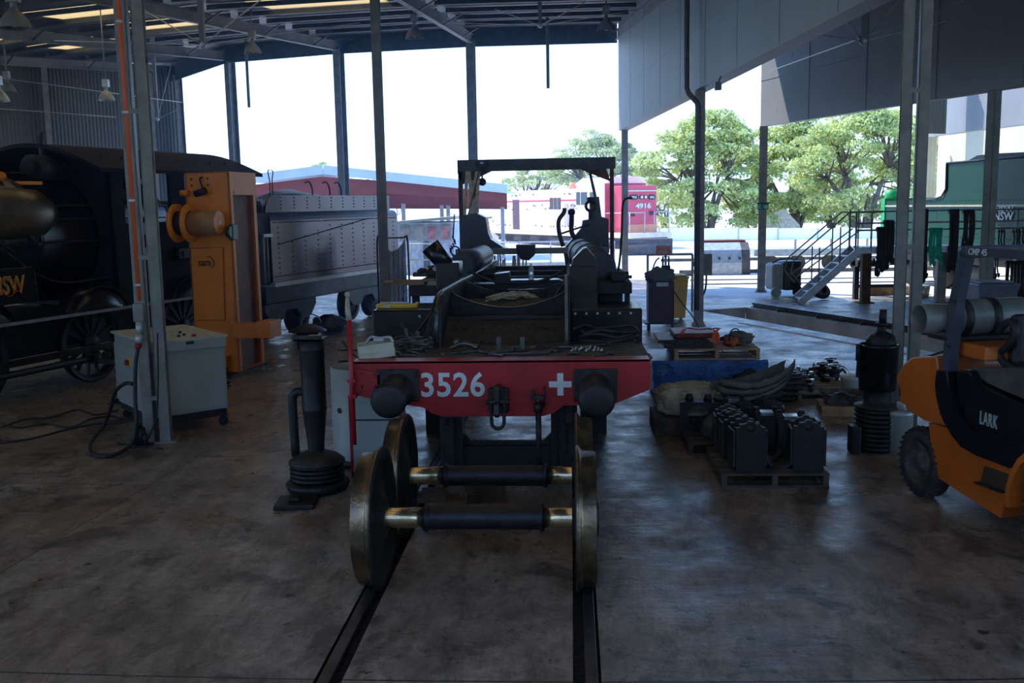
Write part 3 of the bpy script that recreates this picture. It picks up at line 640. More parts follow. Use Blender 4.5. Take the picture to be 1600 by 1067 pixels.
# upper shelves with open gaps below
bm = MB(); bm.box(.62, 1.38, 11.8, 14.4, 1.56, 1.69, .008); bm.box(1.30, 1.36, 11.9, 12.0, 1.0, 1.58); bm.box(.70, .76, 13, 13.1, 1.0, 1.58); bm.box(1.0, 1.3, 12.4, 12.9, 1.3, 1.56, .02); bm.build('running_board', 'blackm', LF, True)
bm = MB(); bm.box(-1.30, -.62, 11.8, 14.4, 1.56, 1.69, .008); bm.box(-1.28, -1.2, 11.9, 12.0, 1.0, 1.58); bm.build('running_board', 'blackm', LF, True)
bm = MB(); bm.box(.64, .96, 11.45, 11.8, 1.48, 1.92, .01); bm.prism([(.66, 0), (.98, 0), (.93, .10), (.84, .21), (.80, .2), (.68, .08)], (0, 11.45, 1.92), X, Z3, (0, .3, 0)); bm.build('valve_casing', 'black', LF, True)
bm = MB(); bm.box(-.94, -.66, 11.6, 12.0, 1.66, 1.97, .01); bm.m = Matrix.Translation((-.92, 11.8, 2.03))@Matrix.Rotation(math.radians(-38), 4, 'Y'); bm.cone((0, 0, -.14), (0, 0, .17), .10, .12, n=20); bm.build('valve_casing', 'black', LF, True)
bm = MB(); bm.cone((1.02, 12.4, 1.84), (.80, 15.6, 1.88), .20, n=28); 
for t in (.25, .5, .8): p = Vector((1.02, 12.4, 1.84)).lerp(Vector((.80, 15.6, 1.88)), t); bm.torus(p, (-.07, 1, 0), .205, .012)
bm.build('air_reservoir', 'tenderd', LF, True)
bm = MB(); bm.cone((-.80, 13.0, 1.83), (-.75, 15.8, 1.83), .17, n=24); bm.torus((-.79, 13.4, 1.83), (0, 1, 0), .175, .012); bm.build('air_reservoir', 'tenderd', LF, True)
# cross members along the frame, motion brackets
for y in (12.6, 13.7, 15.0, 16.4): bm = MB(); bm.box(-.6, .6, y, y+.12, 1.35, 1.66-(y-12)*.01); bm.build('frame_stretcher', 'blackm', LF, True)
bm = MB(); bm.prism([(-.6, 1.66), (-.3, 1.66), (-.3, 1.78), (-.12, 1.80), (-.1, 1.70), (.5, 1.70), (.6, 1.66), (.6, 1.5), (-.6, 1.5)], (0, 12.3, 0), X, Z3, (0, .25, 0)); bm.build('motion_bracket', 'black', LF, True)
bm = MB(); bm.cone((-.12, 12.05, 1.60), (.42, 12.05, 1.61), .012, n=8); bm.build('bright_rod', 'chrome', LF, True)
# rear uprights: dark ash pan / cab plates under the portal
bm = MB(); bm.prism([(-1.24, 1.85), (-1.24, 2.46), (-.96, 2.50), (-.80, 2.42), (-.76, 2.15), (-.72, 2.05), (-.42, 1.85)], (0, 17.0, 0), X, Z3, (0, .5, 0)); bm.build('cab_plate', 'black', LF, True)
bm = MB(); bm.prism([(.52, 1.85), (.72, 2.08), (.84, 2.22), (.86, 2.34), (.98, 2.36), (.98, 2.72), (1.14, 2.74), (1.18, 2.4), (1.30, 2.36), (1.30, 1.3), (.6, 1.3)], (0, 17.0, 0), X, Z3, (0, .5, 0)); bm.build('cab_plate', 'black', LF, True)
bm = MB(); a = A(845, 395, 16.6); bm.prism([(-.16, .12), (.16, .12), (.15, -.05), (.05, -.14), (-.08, -.12), (-.15, -.02)], (a.x-.25, 16.5, a.z+.02), X, Z3, (0, .3, 0)); bm.build('bracket', 'irond', LF, True)
# curved pipes rising beside the right plate
bm = MB(); p = [A(880, 385, 16.4), A(874, 365, 16.4), A(873, 345, 16.4), A(881, 332, 16.4), A(882, 325, 16.4)]; bm.tube(p, .035, 8, 4); bm.build('steam_pipe', 'irond', LF, True)
bm = MB(); p = [A(899, 373, 16.6), A(893, 362, 16.6), A(893, 340, 16.6), A(893, 326, 16.6)]; bm.tube(p, .04, 8, 4); bm.cone(A(893, 335, 16.6), A(893, 328, 16.6), .06, n=10); bm.build('steam_pipe', 'irond', LF, True)
bm = MB(); p = A(923, 322, 16.7); bm.torus(p, (0, 1, 0), .08, .025, 24); bm.box(p.x-.06, p.x+.06, 16.66, 16.76, p.z+.07, p.z+.15, .01); bm.box(p.x-.04, p.x+.04, 16.66, 16.76, p.z-.22, p.z-.08, .01); bm.bar(p+Vector((-.02, 0, -.3)), p+Vector((-.5, 0, -.45)), .03, .03); bm.build('gauge_bracket', 'irond', LF, True)
# long hoses over the frame
bm = MB(); bm.tube([A(733, 424, 12), A(752, 432, 12), A(775, 440, 12), A(800, 442, 12), A(840, 440, 12), A(872, 428, 12), A(884, 418, 12)], .018, 8, 4); bm.build('drooping_cable', 'rub', LF, True)
bm = MB(); bm.tube([A(688, 443, 11), A(672, 490, 10.6), A(655, 515, 10), A(630, 545, 9.4)], .014, 8, 4); bm.tube([A(884, 440, 11), A(875, 452, 11), A(862, 470, 10.9), A(858, 462, 11)], .014, 8, 4); bm.build('thin_hose', 'rub', LF, True)
# supports below
for s, nm in ((-.52, 'a'), (.56, 'b')):
    bm = MB(); bm.box(s-.11, s+.11, 9.35, 9.6, 0, 1.24); bm.box(s-.17, s+.17, 9.25, 9.7, 0, .05); bm.box(s-.03, s+.03, 9.3, 9.35, .1, 1.1); bm.build('support_stand', 'irond', LF, True)
bm = MB(); bm.box(-.41, .45, 9.4, 9.55, .04, .30); bm.prism([(-.41, .3), (-.41, .42), (-.33, .34), (.37, .34), (.45, .42), (.45, .3)], (0, 9.45, 0), X, Z3, (0, .06, 0)); bm.build('cross_stretcher', 'irond', LF, True)
for y in (11.2, 13.5, 16.2):
    for s in (-.9, .9): bm = MB(); bm.box(s-.15, s+.15, y, y+.3, 0, .64 if y < 12 else 1.57); bm.build('support_stand', 'irond', LF, True)
# red handrail pole at left end of beam
a = A(546, 500, 8.45); bm = MB(); bm.cone((a.x, 8.44, .56), (a.x, 8.44, a.z), .022, n=10)
for z in (.98, 1.12): bm.box(a.x-.035, a.x+.035, 8.42, 8.50, z, z+.03)
hp = bm.build('marker_pole', 'redp', LF, True)
bm = MB(); b_ = A(543, 460, 8.45); bm.tube([(a.x, 8.44, a.z), (a.x-.01, 8.44, a.z+.08), (b_.x, 8.44, b_.z)], [.026, .024, .016], 10); bm.ball((b_.x, 8.44, b_.z), .026, n=6); bm.build('pole_tip', 'rope', hp, True, label='bare worn upper end')
# ------------------------------------------------------------ portal gantry
GT = thing('portal_gantry', 'tall dark steel portal frame standing across the back of the locomotive frame', 'gantry', (.05, 17.3, 0))
bm = MB(); y = 17.6; bm.box(-1.32, 1.44, y-.1, y+.1, 3.30, 3.42); bm.box(-1.32, 1.44, y-.08, y+.08, 3.22, 3.30); bm.build('top_beam', 'steel_dk', GT, True)
for s, x in ((-1, -1.28), (1, 1.38)):
    bm = MB(); bm.box(x-.035, x+.035, y-.06, y+.06, 0, 3.25); bm.prism([(x-.1, 3.22), (x-.02*s, 3.0), (x-.55*s, 3.22)] if s > 0 else [(x-.05, 3.22), (x+.02, 3.0), (x+.12, 3.02), (x+.55, 3.22)], (0, y-.06, 0), X, Z3, (0, .12, 0)); bm.box(x-.15, x+.15, y-.15, y+.15, 0, .03); bm.build('leg', 'rust', GT, True)
bm = MB(); bm.box(-1.30, 1.30, 16.7, 16.85, 1.80, 1.90); bm.build('lower_beam', 'beam', GT, True)
bm = MB(); bm.bar((1.36-.38, y, 3.25), (1.36-.26, y, 2.70), .05, .05); bm.build('diagonal_brace', 'steel_dk', GT, True)
c = A(753, 257, 17.45); CHN = thing('chain_hoist', 'small chain hoist with hook hanging from the gantry beam', 'hoist', (c.x, 17.45, c.z))
bm = MB(); bm.prism([(-.09, .06), (.09, .06), (.12, .0), (.0, -.13), (-.12, 0)], (0, -.05, 0), X, Z3, (0, .1, 0)); bm.build('hoist_body', 'irond', CHN)
bm = MB(); bm.cone((0, 0, -.12), (0, 0, -.24), .015, n=8); bm.ball((0, 0, -.30), .07, (1, .6, 1), 8); bm.build('bottom_block', 'irond', CHN)
bm = MB(); bm.box(-.03, .03, -.055, -.05, .01, .04); bm.build('plate', 'galv', CHN)
for i, (x0, x1, m_) in enumerate(((730, 726, 'rope'), (733, 738, 'rope'), (745, 735, 'rope'), (748, 744, 'rope'), (750, 733, 'rust'))):
    bm = MB(); bm.bar(A(x0, 268, 17.3), A(x1, 336, 17.05), .055, .012, up=(0, 1, 0)); bm.build('lifting_sling', 'rope' if m_ == 'rope' else 'rust', label='faded brown sling strap running down from the left end of the gantry beam', cat='strap', group='sling straps on the gantry')
bm = MB()
for i in range(16):
    c = A(708-.2*i+3*math.sin(i*.9), 372+i*3.6, 15.5); bm.torus(c, (1, .3*(i % 2), .5), .03, .009, 10, 5)
c = A(711, 392, 15.5); bm.torus(c, (0, 1, 0), .07, .013, 20)
bm.tube([A(708, 372, 15.5), A(710, 335, 17)], .012, 6); bm.build('hook_chain', 'irond', label='thin dark chain with ring hanging left of the locomotive frame uprights', cat='chain')
# ------------------------------------------------------------ things lying on the frame
def tool(nm, label, cat, fn, m='iron', **k):
    bm = MB(); fn(bm); return bm.build(nm, m, label=label, cat=cat, **k)
# cream tray
a, b_ = G(551, 563, 1.29), G(603, 556, 1.29)
rt = thing('tray_box', 'dented cream metal tray on the left end of the red beam', 'tray', (a.x+.17, 8.85, 1.285), math.radians(10))
bm = MB(); bm.box(-.165, .165, -.14, .14, 0, .006); bm.box(-.165, .165, -.14, -.13, 0, .13); bm.box(-.165, .165, .13, .14, 0, .13); bm.box(-.165, -.157, -.14, .14, 0, .13); bm.box(.157, .165, -.14, .14, 0, .13); bm.box(-.17, .17, -.146, -.138, .055, .062); rt.rotation_euler = (0, math.radians(-6), math.radians(12)); bm.build('tray', 'cream', rt)
bm = MB(); bm.m = Matrix.Translation((a.x+.18, 8.92, 1.40)); bm.tube([(-.12, 0, 0), (-.08, .02, .05), (0, .02, .04), (.1, 0, .05), (.13, -.02, .01)], .014, 8, 4); bm.box(-.05, .05, -.03, .03, .01, .05, .01); bm.build('air_gun', 'galv', label='bright metal air fitting lying in the cream tray', cat='tool')
bm = MB(); p = A(534, 532, 8.7); bm.bar(p, p+Vector((.08, .05, -.13)), .02, .02); bm.bar(p+Vector((.08, .05, -.13)), p+Vector((.14, .1, -.2)), .012, .012); bm.build('file_handle', 'rub', label='dark tool handle sticking up left of the red pole', cat='tool')
# scrap steel pieces on the left deck
rnd.seed(3)
def zdeck(y): return 1.283 if y < 9.55 else 1.127
pieces = [('flat bar', .22, .035), ('angle offcut', .16, .03), ('flat bar', .14, .04), ('angle offcut', .2, .025), ('flat bar', .1, .03)]
for i in range(11):
    x = rnd.uniform(-1.0, -.72); y = rnd.uniform(8.95, 9.45); an = rnd.uniform(0, PI); l = rnd.uniform(.10, .22); z = 1.285+.012*(i % 4)
    bm = MB(); d = Vector((math.cos(an), math.sin(an), rnd.uniform(-.02, .3))) ; d.z = abs(d.z)
    bm.bar(Vector((x, y, z+.01))-Vector((d.x, d.y, 0))*l/2, Vector((x, y, z+.01))+d*l/2, .03, .012); bm.build('steel_offcut', 'tools', label='small steel offcut in the scrap heap on the left deck behind the red beam', cat='offcut', group='steel offcuts on the left deck')
def hosecoil(bm, c, R, turns, r, zz=.03, seed=0):
    q = random.Random(seed); pts = []
    for i in range(int(turns*10)):
        t = i/10*2*PI; k = 1+q.uniform(-.16, .16)
        pts.append((c[0]+R[0]*k*math.cos(t), c[1]+R[1]*k*math.sin(t), c[2]+zz*i/10+q.uniform(0, zz)))
    bm.tube(pts, r, 7, 4)
bm = MB(); hosecoil(bm, (-.86, 9.3, 1.305), (.18, .15), 2.6, .010, .03, 4); bm.tube([(-.75, 9.3, 1.36), (-.70, 9.25, 1.42), (-.66, 9.2, 1.5), (-.63, 9.15, 1.56)], .012, 7, 4); bm.build('hose_coil', 'tools', label='tangled grey hose in the scrap heap beside the left frame plate', cat='hose')
bm = MB(); hosecoil(bm, (1.0, 9.42, 1.30), (.28, .11), 3.6, .013, .04, 9); bm.build('hose_coil', 'iron', label='coiled dark hose on the right end of the deck', cat='hose')
for i, (x, y) in enumerate([(.66, 9.0), (.69, 9.08), (.72, 8.98), (.75, 9.06), (.79, 9.0), (.82, 9.1), (.86, 9.02), (.9, 9.06), (.70, 9.18), (.78, 9.2), (.87, 9.15), (.93, 9.0), (.74, 9.14), (.83, 9.2)]):
    bm = MB(); bm.m = Matrix.Translation((x, y, 1.287)); bm.cone((0, 0, 0), (0, 0, .018), .016, n=6); bm.cone((0, 0, .018), (.01, 0, .03), .01, n=8); bm.build('bolt', 'chrome', label='shiny bolt lying on the deck right of the worn frame edge', cat='bolt', group='bolts on the right deck')
# individual tools
def spanner(bm, x, y, an, l=.3, t=.014, z=1.283):
    bm.m = Matrix.Translation((x, y, z))@Matrix.Rotation(an, 4, 'Z')
    bm.box(-l/2, l/2, -.012, .012, 0, t, .003); bm.lathe([(.016, 0), (.032, 0), (.032, t+.004), (.016, t+.004), (.016, 0)], (l/2, 0, 0), n=16); bm.prism([(-.035, -.03), (.0, -.028), (.028, -.012), (.028, .012), (0, .028), (-.035, .03), (-.03, .012), (-.008, .01), (-.008, -.01), (-.03, -.012)], (-l/2-.01, 0, 0), X, (0, 1, 0), (0, 0, t+.004))
for i, (x, y, an, l, lb) in enumerate([(-.38, 9.0, .5, .30, 'open-ended spanner on deck above the painted number'), (-.15, 9.05, -.25, .26, 'second spanner on the deck, right of the first'), (.12, 8.9, .1, .36, 'long spanner lying on the deck above the hook'), (.40, 9.0, .45, .22, 'short spanner on deck above the white cross'), (.95, 8.80, .9, .2, 'short spanner on red beam above the right buffer')]):
    bm = MB(); spanner(bm, x, y, an, l); bm.build('spanner', 'tools', label=lb, cat='spanner')
for i, (x, lb) in enumerate(((-.02, 'small upright steel lug standing on the deck above the number'), (.20, 'small upright steel lug on the deck left of the cross'))):
    bm = MB(); bm.m = Matrix.Translation((x, 9.1, 1.283)); bm.box(-.022, .022, -.015, .015, 0, .13, .004); bm.box(-.03, .2 if i == 0 else -.1, -.01, .02, 0, .02); bm.build('steel_lug', 'tools', label=lb, cat='lug')
bm = MB(); bm.m = Matrix.Translation((-.40, 9.15, 1.283)); bm.tube([(-.1, 0, .02), (-.02, .03, .05), (.05, 0, .07), (.12, .02, .05), (.18, 0, .03)], [.012, .03, .025, .02, .03], 8, 3); bm.ball((-.03, .05, .07), .035, (1, .8, 1.2), 8, .4); bm.build('old_pipe_fitting', 'tools', label='knobbly dark pipe fitting on the deck near the left frame plate', cat='fitting')
bm = MB(); bm.m = Matrix.Translation((.46, 9.3, 1.283)); bm.bar((-.16, 0, .03), (.14, .02, .035), .02, .02); bm.bar((.14, -.07, .035), (.14, .09, .035), .03, .03); bm.build('hammer', 'iron', label='hammer with dark handle lying near the saddle foot', cat='hammer')
q_ = random.Random(31)
for k in range(14):
    x = q_.choice((q_.uniform(-.55, .5), q_.uniform(.66, 1.25), q_.uniform(-1.0, -.68))); y = q_.uniform(8.8, 9.4); an = q_.uniform(-.5, .5) if k % 2 else q_.uniform(0, PI); l = q_.uniform(.07, .17)
    bm = MB(); bm.m = Matrix.Translation((x, y, 1.285))@Matrix.Rotation(an, 4, 'Z')
    bm.tube([(-l, 0, .012), (-l*.3, .01, .016), (l*.4, -.01, .014), (l, .015, .03)], .009+.003*(k % 3), 7, 3); bm.cone((l*.2, -.01, .016), (l*.35, -.01, .018), .022, n=8)
    bm.build('bent_rod', 'tools', label='short bent steel rod with collar lying on the front deck', cat='rod', group='bent rods on the front deck')
for k, (x, h_) in enumerate(((-.93, .17), (-.84, .14), (-.78, .10))):
    bm = MB(); bm.m = Matrix.Translation((x, 9.5, 1.285)); bm.bar((0, 0, 0), (.03*(k-1), 0, h_), .035, .012, up=(0, 1, 0)); bm.build('upright_bar', 'tools', label=('tallest', 'middle', 'shortest')[k]+' of three flat bars standing in the left scrap heap', cat='bar')
bm = MB(); bm.tube([(-1.02, 9.55, 1.5), (-.9, 9.5, 1.40), (-.8, 9.4, 1.36), (-.72, 9.3, 1.45), (-.68, 9.6, 1.72)], .012, 7, 5); bm.build('air_line', 'rub', label='thin black air line rising behind the left scrap heap', cat='hose')
# yellow tool on left block
a = G(586, 478, 1.52); bm = MB(); bm.m = Matrix.Translation((-1.40, 11.0, 1.503))@Matrix.Rotation(.06, 4, 'Z'); bm.box(-.14, .33, -.04, .04, 0, .05, .015); bm.box(-.1, .0, -.05, .05, .045, .065, .01); yt = bm.build('spirit_level', 'yellow', label='yellow tool lying on top of the left cylinder block', cat='tool')
bm = MB(); bm.box(-.16, .0, -.045, -.038, .012, .04); bm.box(-.12, .2, -.02, .02, .05, .07, .005); bm.build('metal_trim', 'galv', yt)
bm = MB(); a = A(652, 476, 11.2); bm.cone((a.x, a.y, 1.503), (a.x, a.y, a.z+.03), .022, n=12); bm.build('small_can', 'white', label='tiny white can on the left block beside the yellow tool', cat='can')
bm = MB(); bm.box(-1.62, -1.12, 11.85, 12.15, 1.692, 1.73); bm.m = Matrix.Translation((-1.1, 12, 1.73)); bm.box(-.4, .1, -.1, .0, 0, .02); bm.build('plank', 'wood', label='short plank on the left running board behind the yellow tool', cat='plank')
for i in range(3):
    bm = MB(); bm.box(-1.96+.0*i, -1.60, 10.75+.03*i, 11.1, .82+.12*i, .93+.12*i, .006); bm.build('timber_packing', 'wood' if i else 'woodd', label=('lowest', 'middle', 'topmost')[i]+' timber packing piece stacked left of the cylinder block', cat='timber')
bm = MB(); bm.box(-1.92, -1.62, 10.8, 11.1, 0, .82, .01); bm.box(-1.98, -1.56, 10.72, 11.18, 0, .06); bm.build('packing_stand', 'irond', label='dark stand carrying the timber packing left of the frame', cat='stand')
# water bottle
c = A(830, 441, 12.4); rt = thing('water_bottle', 'clear plastic water bottle standing on the frame bracket', 'bottle', (c.x, 12.42, 1.70))
pet = mat('clear_plastic', (.75, .82, .9), .15, 0, .03, 5); pet.node_tree.nodes['Principled BSDF'].inputs['Transmission Weight'].default_value = .6
bm = MB(); bm.lathe([(0, 0), (.032, 0), (.034, .01), (.034, .055), (.030, .06), (.034, .065), (.034, .125), (.026, .15), (.014, .165), (.014, .18)], n=20); bm.build('bottle_body', pet, rt)
bm = MB(); bm.lathe([(.016, .178), (.016, .198), (0, .198)], n=16); bm.build('bottle_cap', 'white', rt)
# rope heap in the saddle
q = random.Random(5)
bm = MB(); pts = []
for i in range(70):
    t = i*.55; k = .10+.17*q.random(); pts.append((.02+k*1.1*math.cos(t), 10.8+k*.9*math.sin(t*1.1), 1.60+.09*(1-k/.3)+q.uniform(0, .025)))
bm.tube(pts, .010, 6, 4); bm.build('rope_heap', 'rope', label='loose heap of pale rope in the hollow of the saddle', cat='rope')
# scrap behind on left & right (dark forms)
for i, (px, py, Y, r, m_, lb) in enumerate([(705, 405, 14.5, .16, 'tenderd', 'grey rounded bundle left of the gantry on the locomotive frame'), (765, 415, 13.2, .10, 'irond', 'dark lump resting on the frame stretcher')]):
    c = A(px, py, Y); bm = MB(); zz = 1.66+.0; bm.ball((c.x, c.y, zz+r*.62), r, (1.5, 1.2, .62), 12, .5, i); bm.build('wrapped_bundle', m_, label=lb, cat='bundle')
# ------------------------------------------------------------ white drum & cabinet left of the beam
c = A(556, 600, 9.9)
rt = thing('white_drum', 'cut-open white metal drum standing behind the left end of the red beam', 'drum', (c.x+.02, 9.95, 0))
bm = MB(); r = .285; bm.lathe([(r, .08), (r, 1.02), (r-.008, 1.02), (r-.008, .10), (0, .09), (0, .08), (r, .08)], n=48); bm.build('drum_body', 'whitel', rt)
bm = MB(); bm.lathe([(0, .0), (.29, 0), (.30, .08), (0, .08)], n=40); bm.build('drum_base', 'blackm', rt)
bm = MB(); bm.lathe([(0, 0), (.028, 0), (.028, .004), (0, .004)], (-.155, -.244, .60), (-.52, -.85, 0), 20); bm.build('port_hole', 'rub', rt, label='round dark hole')
bm = MB(); bm.lathe([(.27, .94), (.27, .945), (0, .945), (0, .94)], n=40); bm.build('dark_filling', 'coal', rt)
a, b_ = A(550, 700, 9.35), A(627, 700, 9.35)
rt = thing('tool_cabinet', 'white cabinet with thin red edge trim under the left buffer', 'cabinet', ((a.x+b_.x)/2, 9.5, 0)); w = (b_.x-a.x)/2
bm = MB(); bm.box(-w, w, -.16, .16, .06, .84, .006); bm.build('cabinet_body', 'whitel', rt)
for x in (-w, w): bm = MB(); bm.box(x-.012, x+.012, -.175, -.16, .06, .84); bm.build('edge_trim', 'redp', rt)
bm = MB(); bm.box(-w+.02, w-.02, -.172, -.16, .10, .56, .003); bm.build('door', 'whitel', rt)
bm = MB(); bm.box(-w, w, -.165, -.158, .575, .59); bm.build('dark_gap_strip', 'rub', rt); bm = MB(); bm.box(-w-.01, w+.01, -.17, .17, 0, .06); bm.build('plinth', 'rub', rt)
# ------------------------------------------------------------ flue on round base
c = A(497, 760, 8.95)
rt = thing('smokebox_blower', 'tall dark steel flue with side pipe on a round ribbed base', 'flue', (c.x, 8.95, 0))
def zA(py, Y=8.95): return A(497, py, Y).z
bm = MB(); z0, z1, z2 = zA(706), zA(640), zA(530); bm.lathe([(.075, z0), (.08, z0+.1), (.112, z1), (.116, z1+.01), (.112, z1+.02), (.112, z2-.1), (.116, z2-.09), (.112, z2-.08), (.112, z2), (.10, z2), (.10, z1), (.06, z0)], n=32); fl = bm.build('flue_pipe', 'irond', rt)
bm = MB(); bm.box(-.13, .13, -.13, .13, z2, z2+.015); bm.box(-.13, .13, -.13, -.12, z2, z2+.05); bm.box(-.02, .10, -.09, .0, z2+.012, z2+.045, .008); bm.build('square_cap', 'iron', rt)
bm = MB(); e = zA(612); bm.tube([(-.10, 0, e), (-.16, 0, e), (-.20, 0, e-.05), (-.205, 0, e-.13), (-.20, 0, zA(712))], .042, 14, 4); bm.build('side_pipe', 'irond', rt)
bm = MB(); zb = zA(712); bm.lathe([(0, zb+.06), (.09, zb+.055), (.2, zb+.01), (.262, zb-.04), (.265, zb-.06), (.0, zb-.07)], n=40); bm.build('dished_cover', 'iron', rt)
for k in range(4): bm = MB(); bm.torus((0, 0, .13+k*.042), (0, 0, 1), .235, .021, 40, 8); bm.build('rib_ring', 'irond', rt)
bm = MB(); bm.lathe([(0, .0), (.26, 0), (.285, .03), (.30, .07), (.285, .09), (.23, .10), (0, .11)], n=40); bm.build('base_ring', 'irond', rt)
bm = MB(); a = G(422, 800); b_ = G(485, 800); bm.m = Matrix.Translation(((a.x+b_.x)/2, a.y+.2, 0))@Matrix.Rotation(.12, 4, 'Z'); w = (b_.x-a.x)/2; bm.box(-w, w, -.16, .18, 0, .045, .01); bm.box(-w*.4, w*.2, -.05, .08, .045, .075, .01); bm.build('flat_plate', 'irond', label='flat dark steel plate on floor left of the round flue base', cat='plate')
# ============================================================ helpers for measured planes
class Frame:
    """local frame: origin o, x along a heading, z up; hit() reads a measured point on its vertical plane"""
    def __init__(s, o, hx, hy):
        s.o = Vector(o); s.x = Vector((hx, hy, 0)).normalized(); s.y = Vector((-s.x.y, s.x.x, 0)); s.rz = math.atan2(s.x.y, s.x.x)
    def hit(s, px, py, off=0.0):
        d = ray(px, py); t = ((s.o+s.y*off-CO).dot(s.y))/d.dot(s.y); p = CO+d*t; q = p-s.o
        return (q.dot(s.x), q.z)
    def root(s, name, label, cat): return thing(name, label, cat, s.o, s.rz)
# ============================================================ STEAM LOCOMOTIVE ON THE LEFT
SL = Frame((-5.86, 17.0, 0), .288, .958)       # near side of the running board; local y points away from the camera
LR = SL.root('steam_locomotive', 'black steam locomotive standing along the left side behind the control cabinet', 'locomotive')
CY = 1.42
def lx(px, py=460): return SL.hit(px, py)[0]
bm = MB(); bm.lathe([(0, -9), (.98, -9), (.98, -3.1), (.99, -3.08), (.99, -3.02), (.98, -3.0), (1.02, -2.0), (1.02, -1.9), (0, -1.9)], (0, CY, 2.25), (1, 0, 0), 48)
for s in (-7.5, -5.9, -4.4, -3.0): bm.lathe([(.985, s-.03), (1.0, s-.02), (1.0, s+.02), (.985, s+.03)], (0, CY, 2.25), (1, 0, 0), 48)
bm.build('boiler', 'black', LR)
bm = MB(); bm.lathe([(0, -9), (.55, -9), (.55, -3.3), (.50, -2.9), (.3, -2.7), (0, -2.65)], (0, CY+.25, 3.0), (1, 0, 0), 32); bm.build('upper_casing', mat('dull_casing', (.20, .185, .17), .42, .6, .25, 3), LR)
bm = MB(); bm.lathe([(0, -.5), (.35, -.5), (.4, -.3), (.38, .3), (.2, .4), (0, .4)], (-4.3, CY+.1, 3.5), (1, 0, 0), 20); bm.tube([(-5.2, CY, 3.45), (-4.7, CY-.1, 3.62), (-4.1, CY, 3.6), (-3.7, CY-.1, 3.42)], .09, 8, 3); bm.build('dome_cover', 'blackm', LR)
# turret & whistle in front of the cab
bm = MB(); bm.cone((-2.5, CY-.35, 3.32), (-1.9, CY-.35, 3.30), .21, n=20); bm.cone((-2.55, CY-.35, 3.32), (-2.5, CY-.35, 3.32), .12, n=12); bm.build('turret', 'blackm', LR)
bm = MB(); bm.tube([(-2.2, CY-.3, 3.45), (-2.2, CY-.3, 3.78), (-2.14, CY-.3, 3.88)], [.04, .04, .02], 8, 3); bm.build('whistle', 'blackm', LR)
# rounded sheet panels on the boiler side (firebox shoulder)
bm = MB(); bm.lathe([(1.06, -1.9), (1.06, -.2), (1.0, -.2)], (0, CY, 2.15), (1, 0, 0), 40); bm.build('firebox_wrapper', 'black', LR)
bm = MB(); bm.lathe([(0, -7.5), (.40, -7.5), (.40, -3.5), (.36, -2.95), (.22, -2.7), (0, -2.6)], (0, .62, 2.62), (1, 0, 0), 32); bm.build('feedwater_tank', mat('dull_tank', (.20, .175, .13), .34, .75, .25, 3), LR)
# handrails and pipes
for z, y, r in ((2.72, .36, .018), (2.52, .30, .012), (2.18, .32, .02)):
    bm = MB(); bm.tube([(-9, y, z), (-4, y, z), (-2.6, y, z+.02), (-.3, y, z)], r, 8); bm.build('handrail', 'irond', LR)
for s in (-6, -4.6, -3.2, -1.8): bm = MB(); bm.bar((s, .30, 2.16), (s-.1, .5, 2.5), .05, .03); bm.ball((s, .3, 2.18), .045, n=6); bm.build('rail_stanchion', 'irond', LR)
bm = MB(); bm.tube([(-4.6, .3, 2.3), (-4.1, .26, 2.25), (-3.7, .24, 2.0), (-3.45, .22, 1.8), (-3.0, .2, 1.62), (-2.4, .2, 1.60), (-1.2, .2, 1.66), (.1, .2, 1.66)], .014, 8, 4); bm.build('thin_pipe', 'iron', LR)
# running board with light edge, splashers
bm = MB(); bm.box(-9, 1.6, 0, .55, 1.12, 1.15); bm.build('running_board', 'blackm', LR)
bm = MB(); bm.box(-9, 1.6, -.015, 0, 1.105, 1.150); bm.build('board_edge', mat('worn_white_edge', (.30, .30, .30), .5, .2, .2, 6), LR, label='light grey edge of the running board')
for s in (-7.0, -4.55, -2.35, -.15):
    bm = MB(); bm.lathe([(.0, .02), (.62, .02), (.62, .4)], (s, 0, .88), (0, 1, 0), 40)
    bm.b.verts.ensure_lookup_table(); bmesh.ops.bisect_plane(bm.b, geom=bm.b.verts[:]+bm.b.edges[:]+bm.b.faces[:], plane_co=(0, 0, 1.14), plane_no=(0, 0, -1), clear_outer=True); sp_ = bm.build('splasher', 'black', LR)
    bm = MB(); bm.torus((s, .012, .88), (0, 1, 0), .62, .009, 64, 5); bmesh.ops.bisect_plane(bm.b, geom=bm.b.verts[:]+bm.b.edges[:]+bm.b.faces[:], plane_co=(0, 0, 1.15), plane_no=(0, 0, -1), clear_outer=True); bm.build('splasher_trim', 'iron', sp_)
for s in (-7.0, -4.55, -2.35, -.15):
    bm = MB(); bm.lathe([(.60, 0), (.62, .02), (.60, .13), (.52, .13), (.52, .02), (.60, 0)], (s, .25, .62), (0, 1, 0), 48)
    bm.lathe([(.0, .0), (.13, .0), (.13, .12), (0, .12)], (s, .25, .62), (0, 1, 0), 20)
    for k in range(14): t = 2*PI*k/14; bm.bar((s+.1*math.cos(t), .31, .62+.1*math.sin(t)), (s+.54*math.cos(t), .31, .62+.54*math.sin(t)), .04, .05)
    bm.build('driving_wheel', 'irond', LR)
bm = MB(); bm.box(-7.2, .05, .14, .19, .50, .60, .01); bm.build('coupling_rod', 'iron', LR)
bm = MB(); bm.box(-9, 1.6, .5, 2.3, .55, 1.12); bm.build('main_frame', 'blackm', LR)
bm = MB(); bm.cone((-9, .05, .42), (-2.6, .05, .42), .05, n=12); bm.cone((-2.62, .05, .42), (-2.5, .05, .42), .085, n=14); bm.cone((-2.35, .05, .42), (-2.3, .05, .42), .07, n=14); bm.build('low_pipe', 'irond', LR)
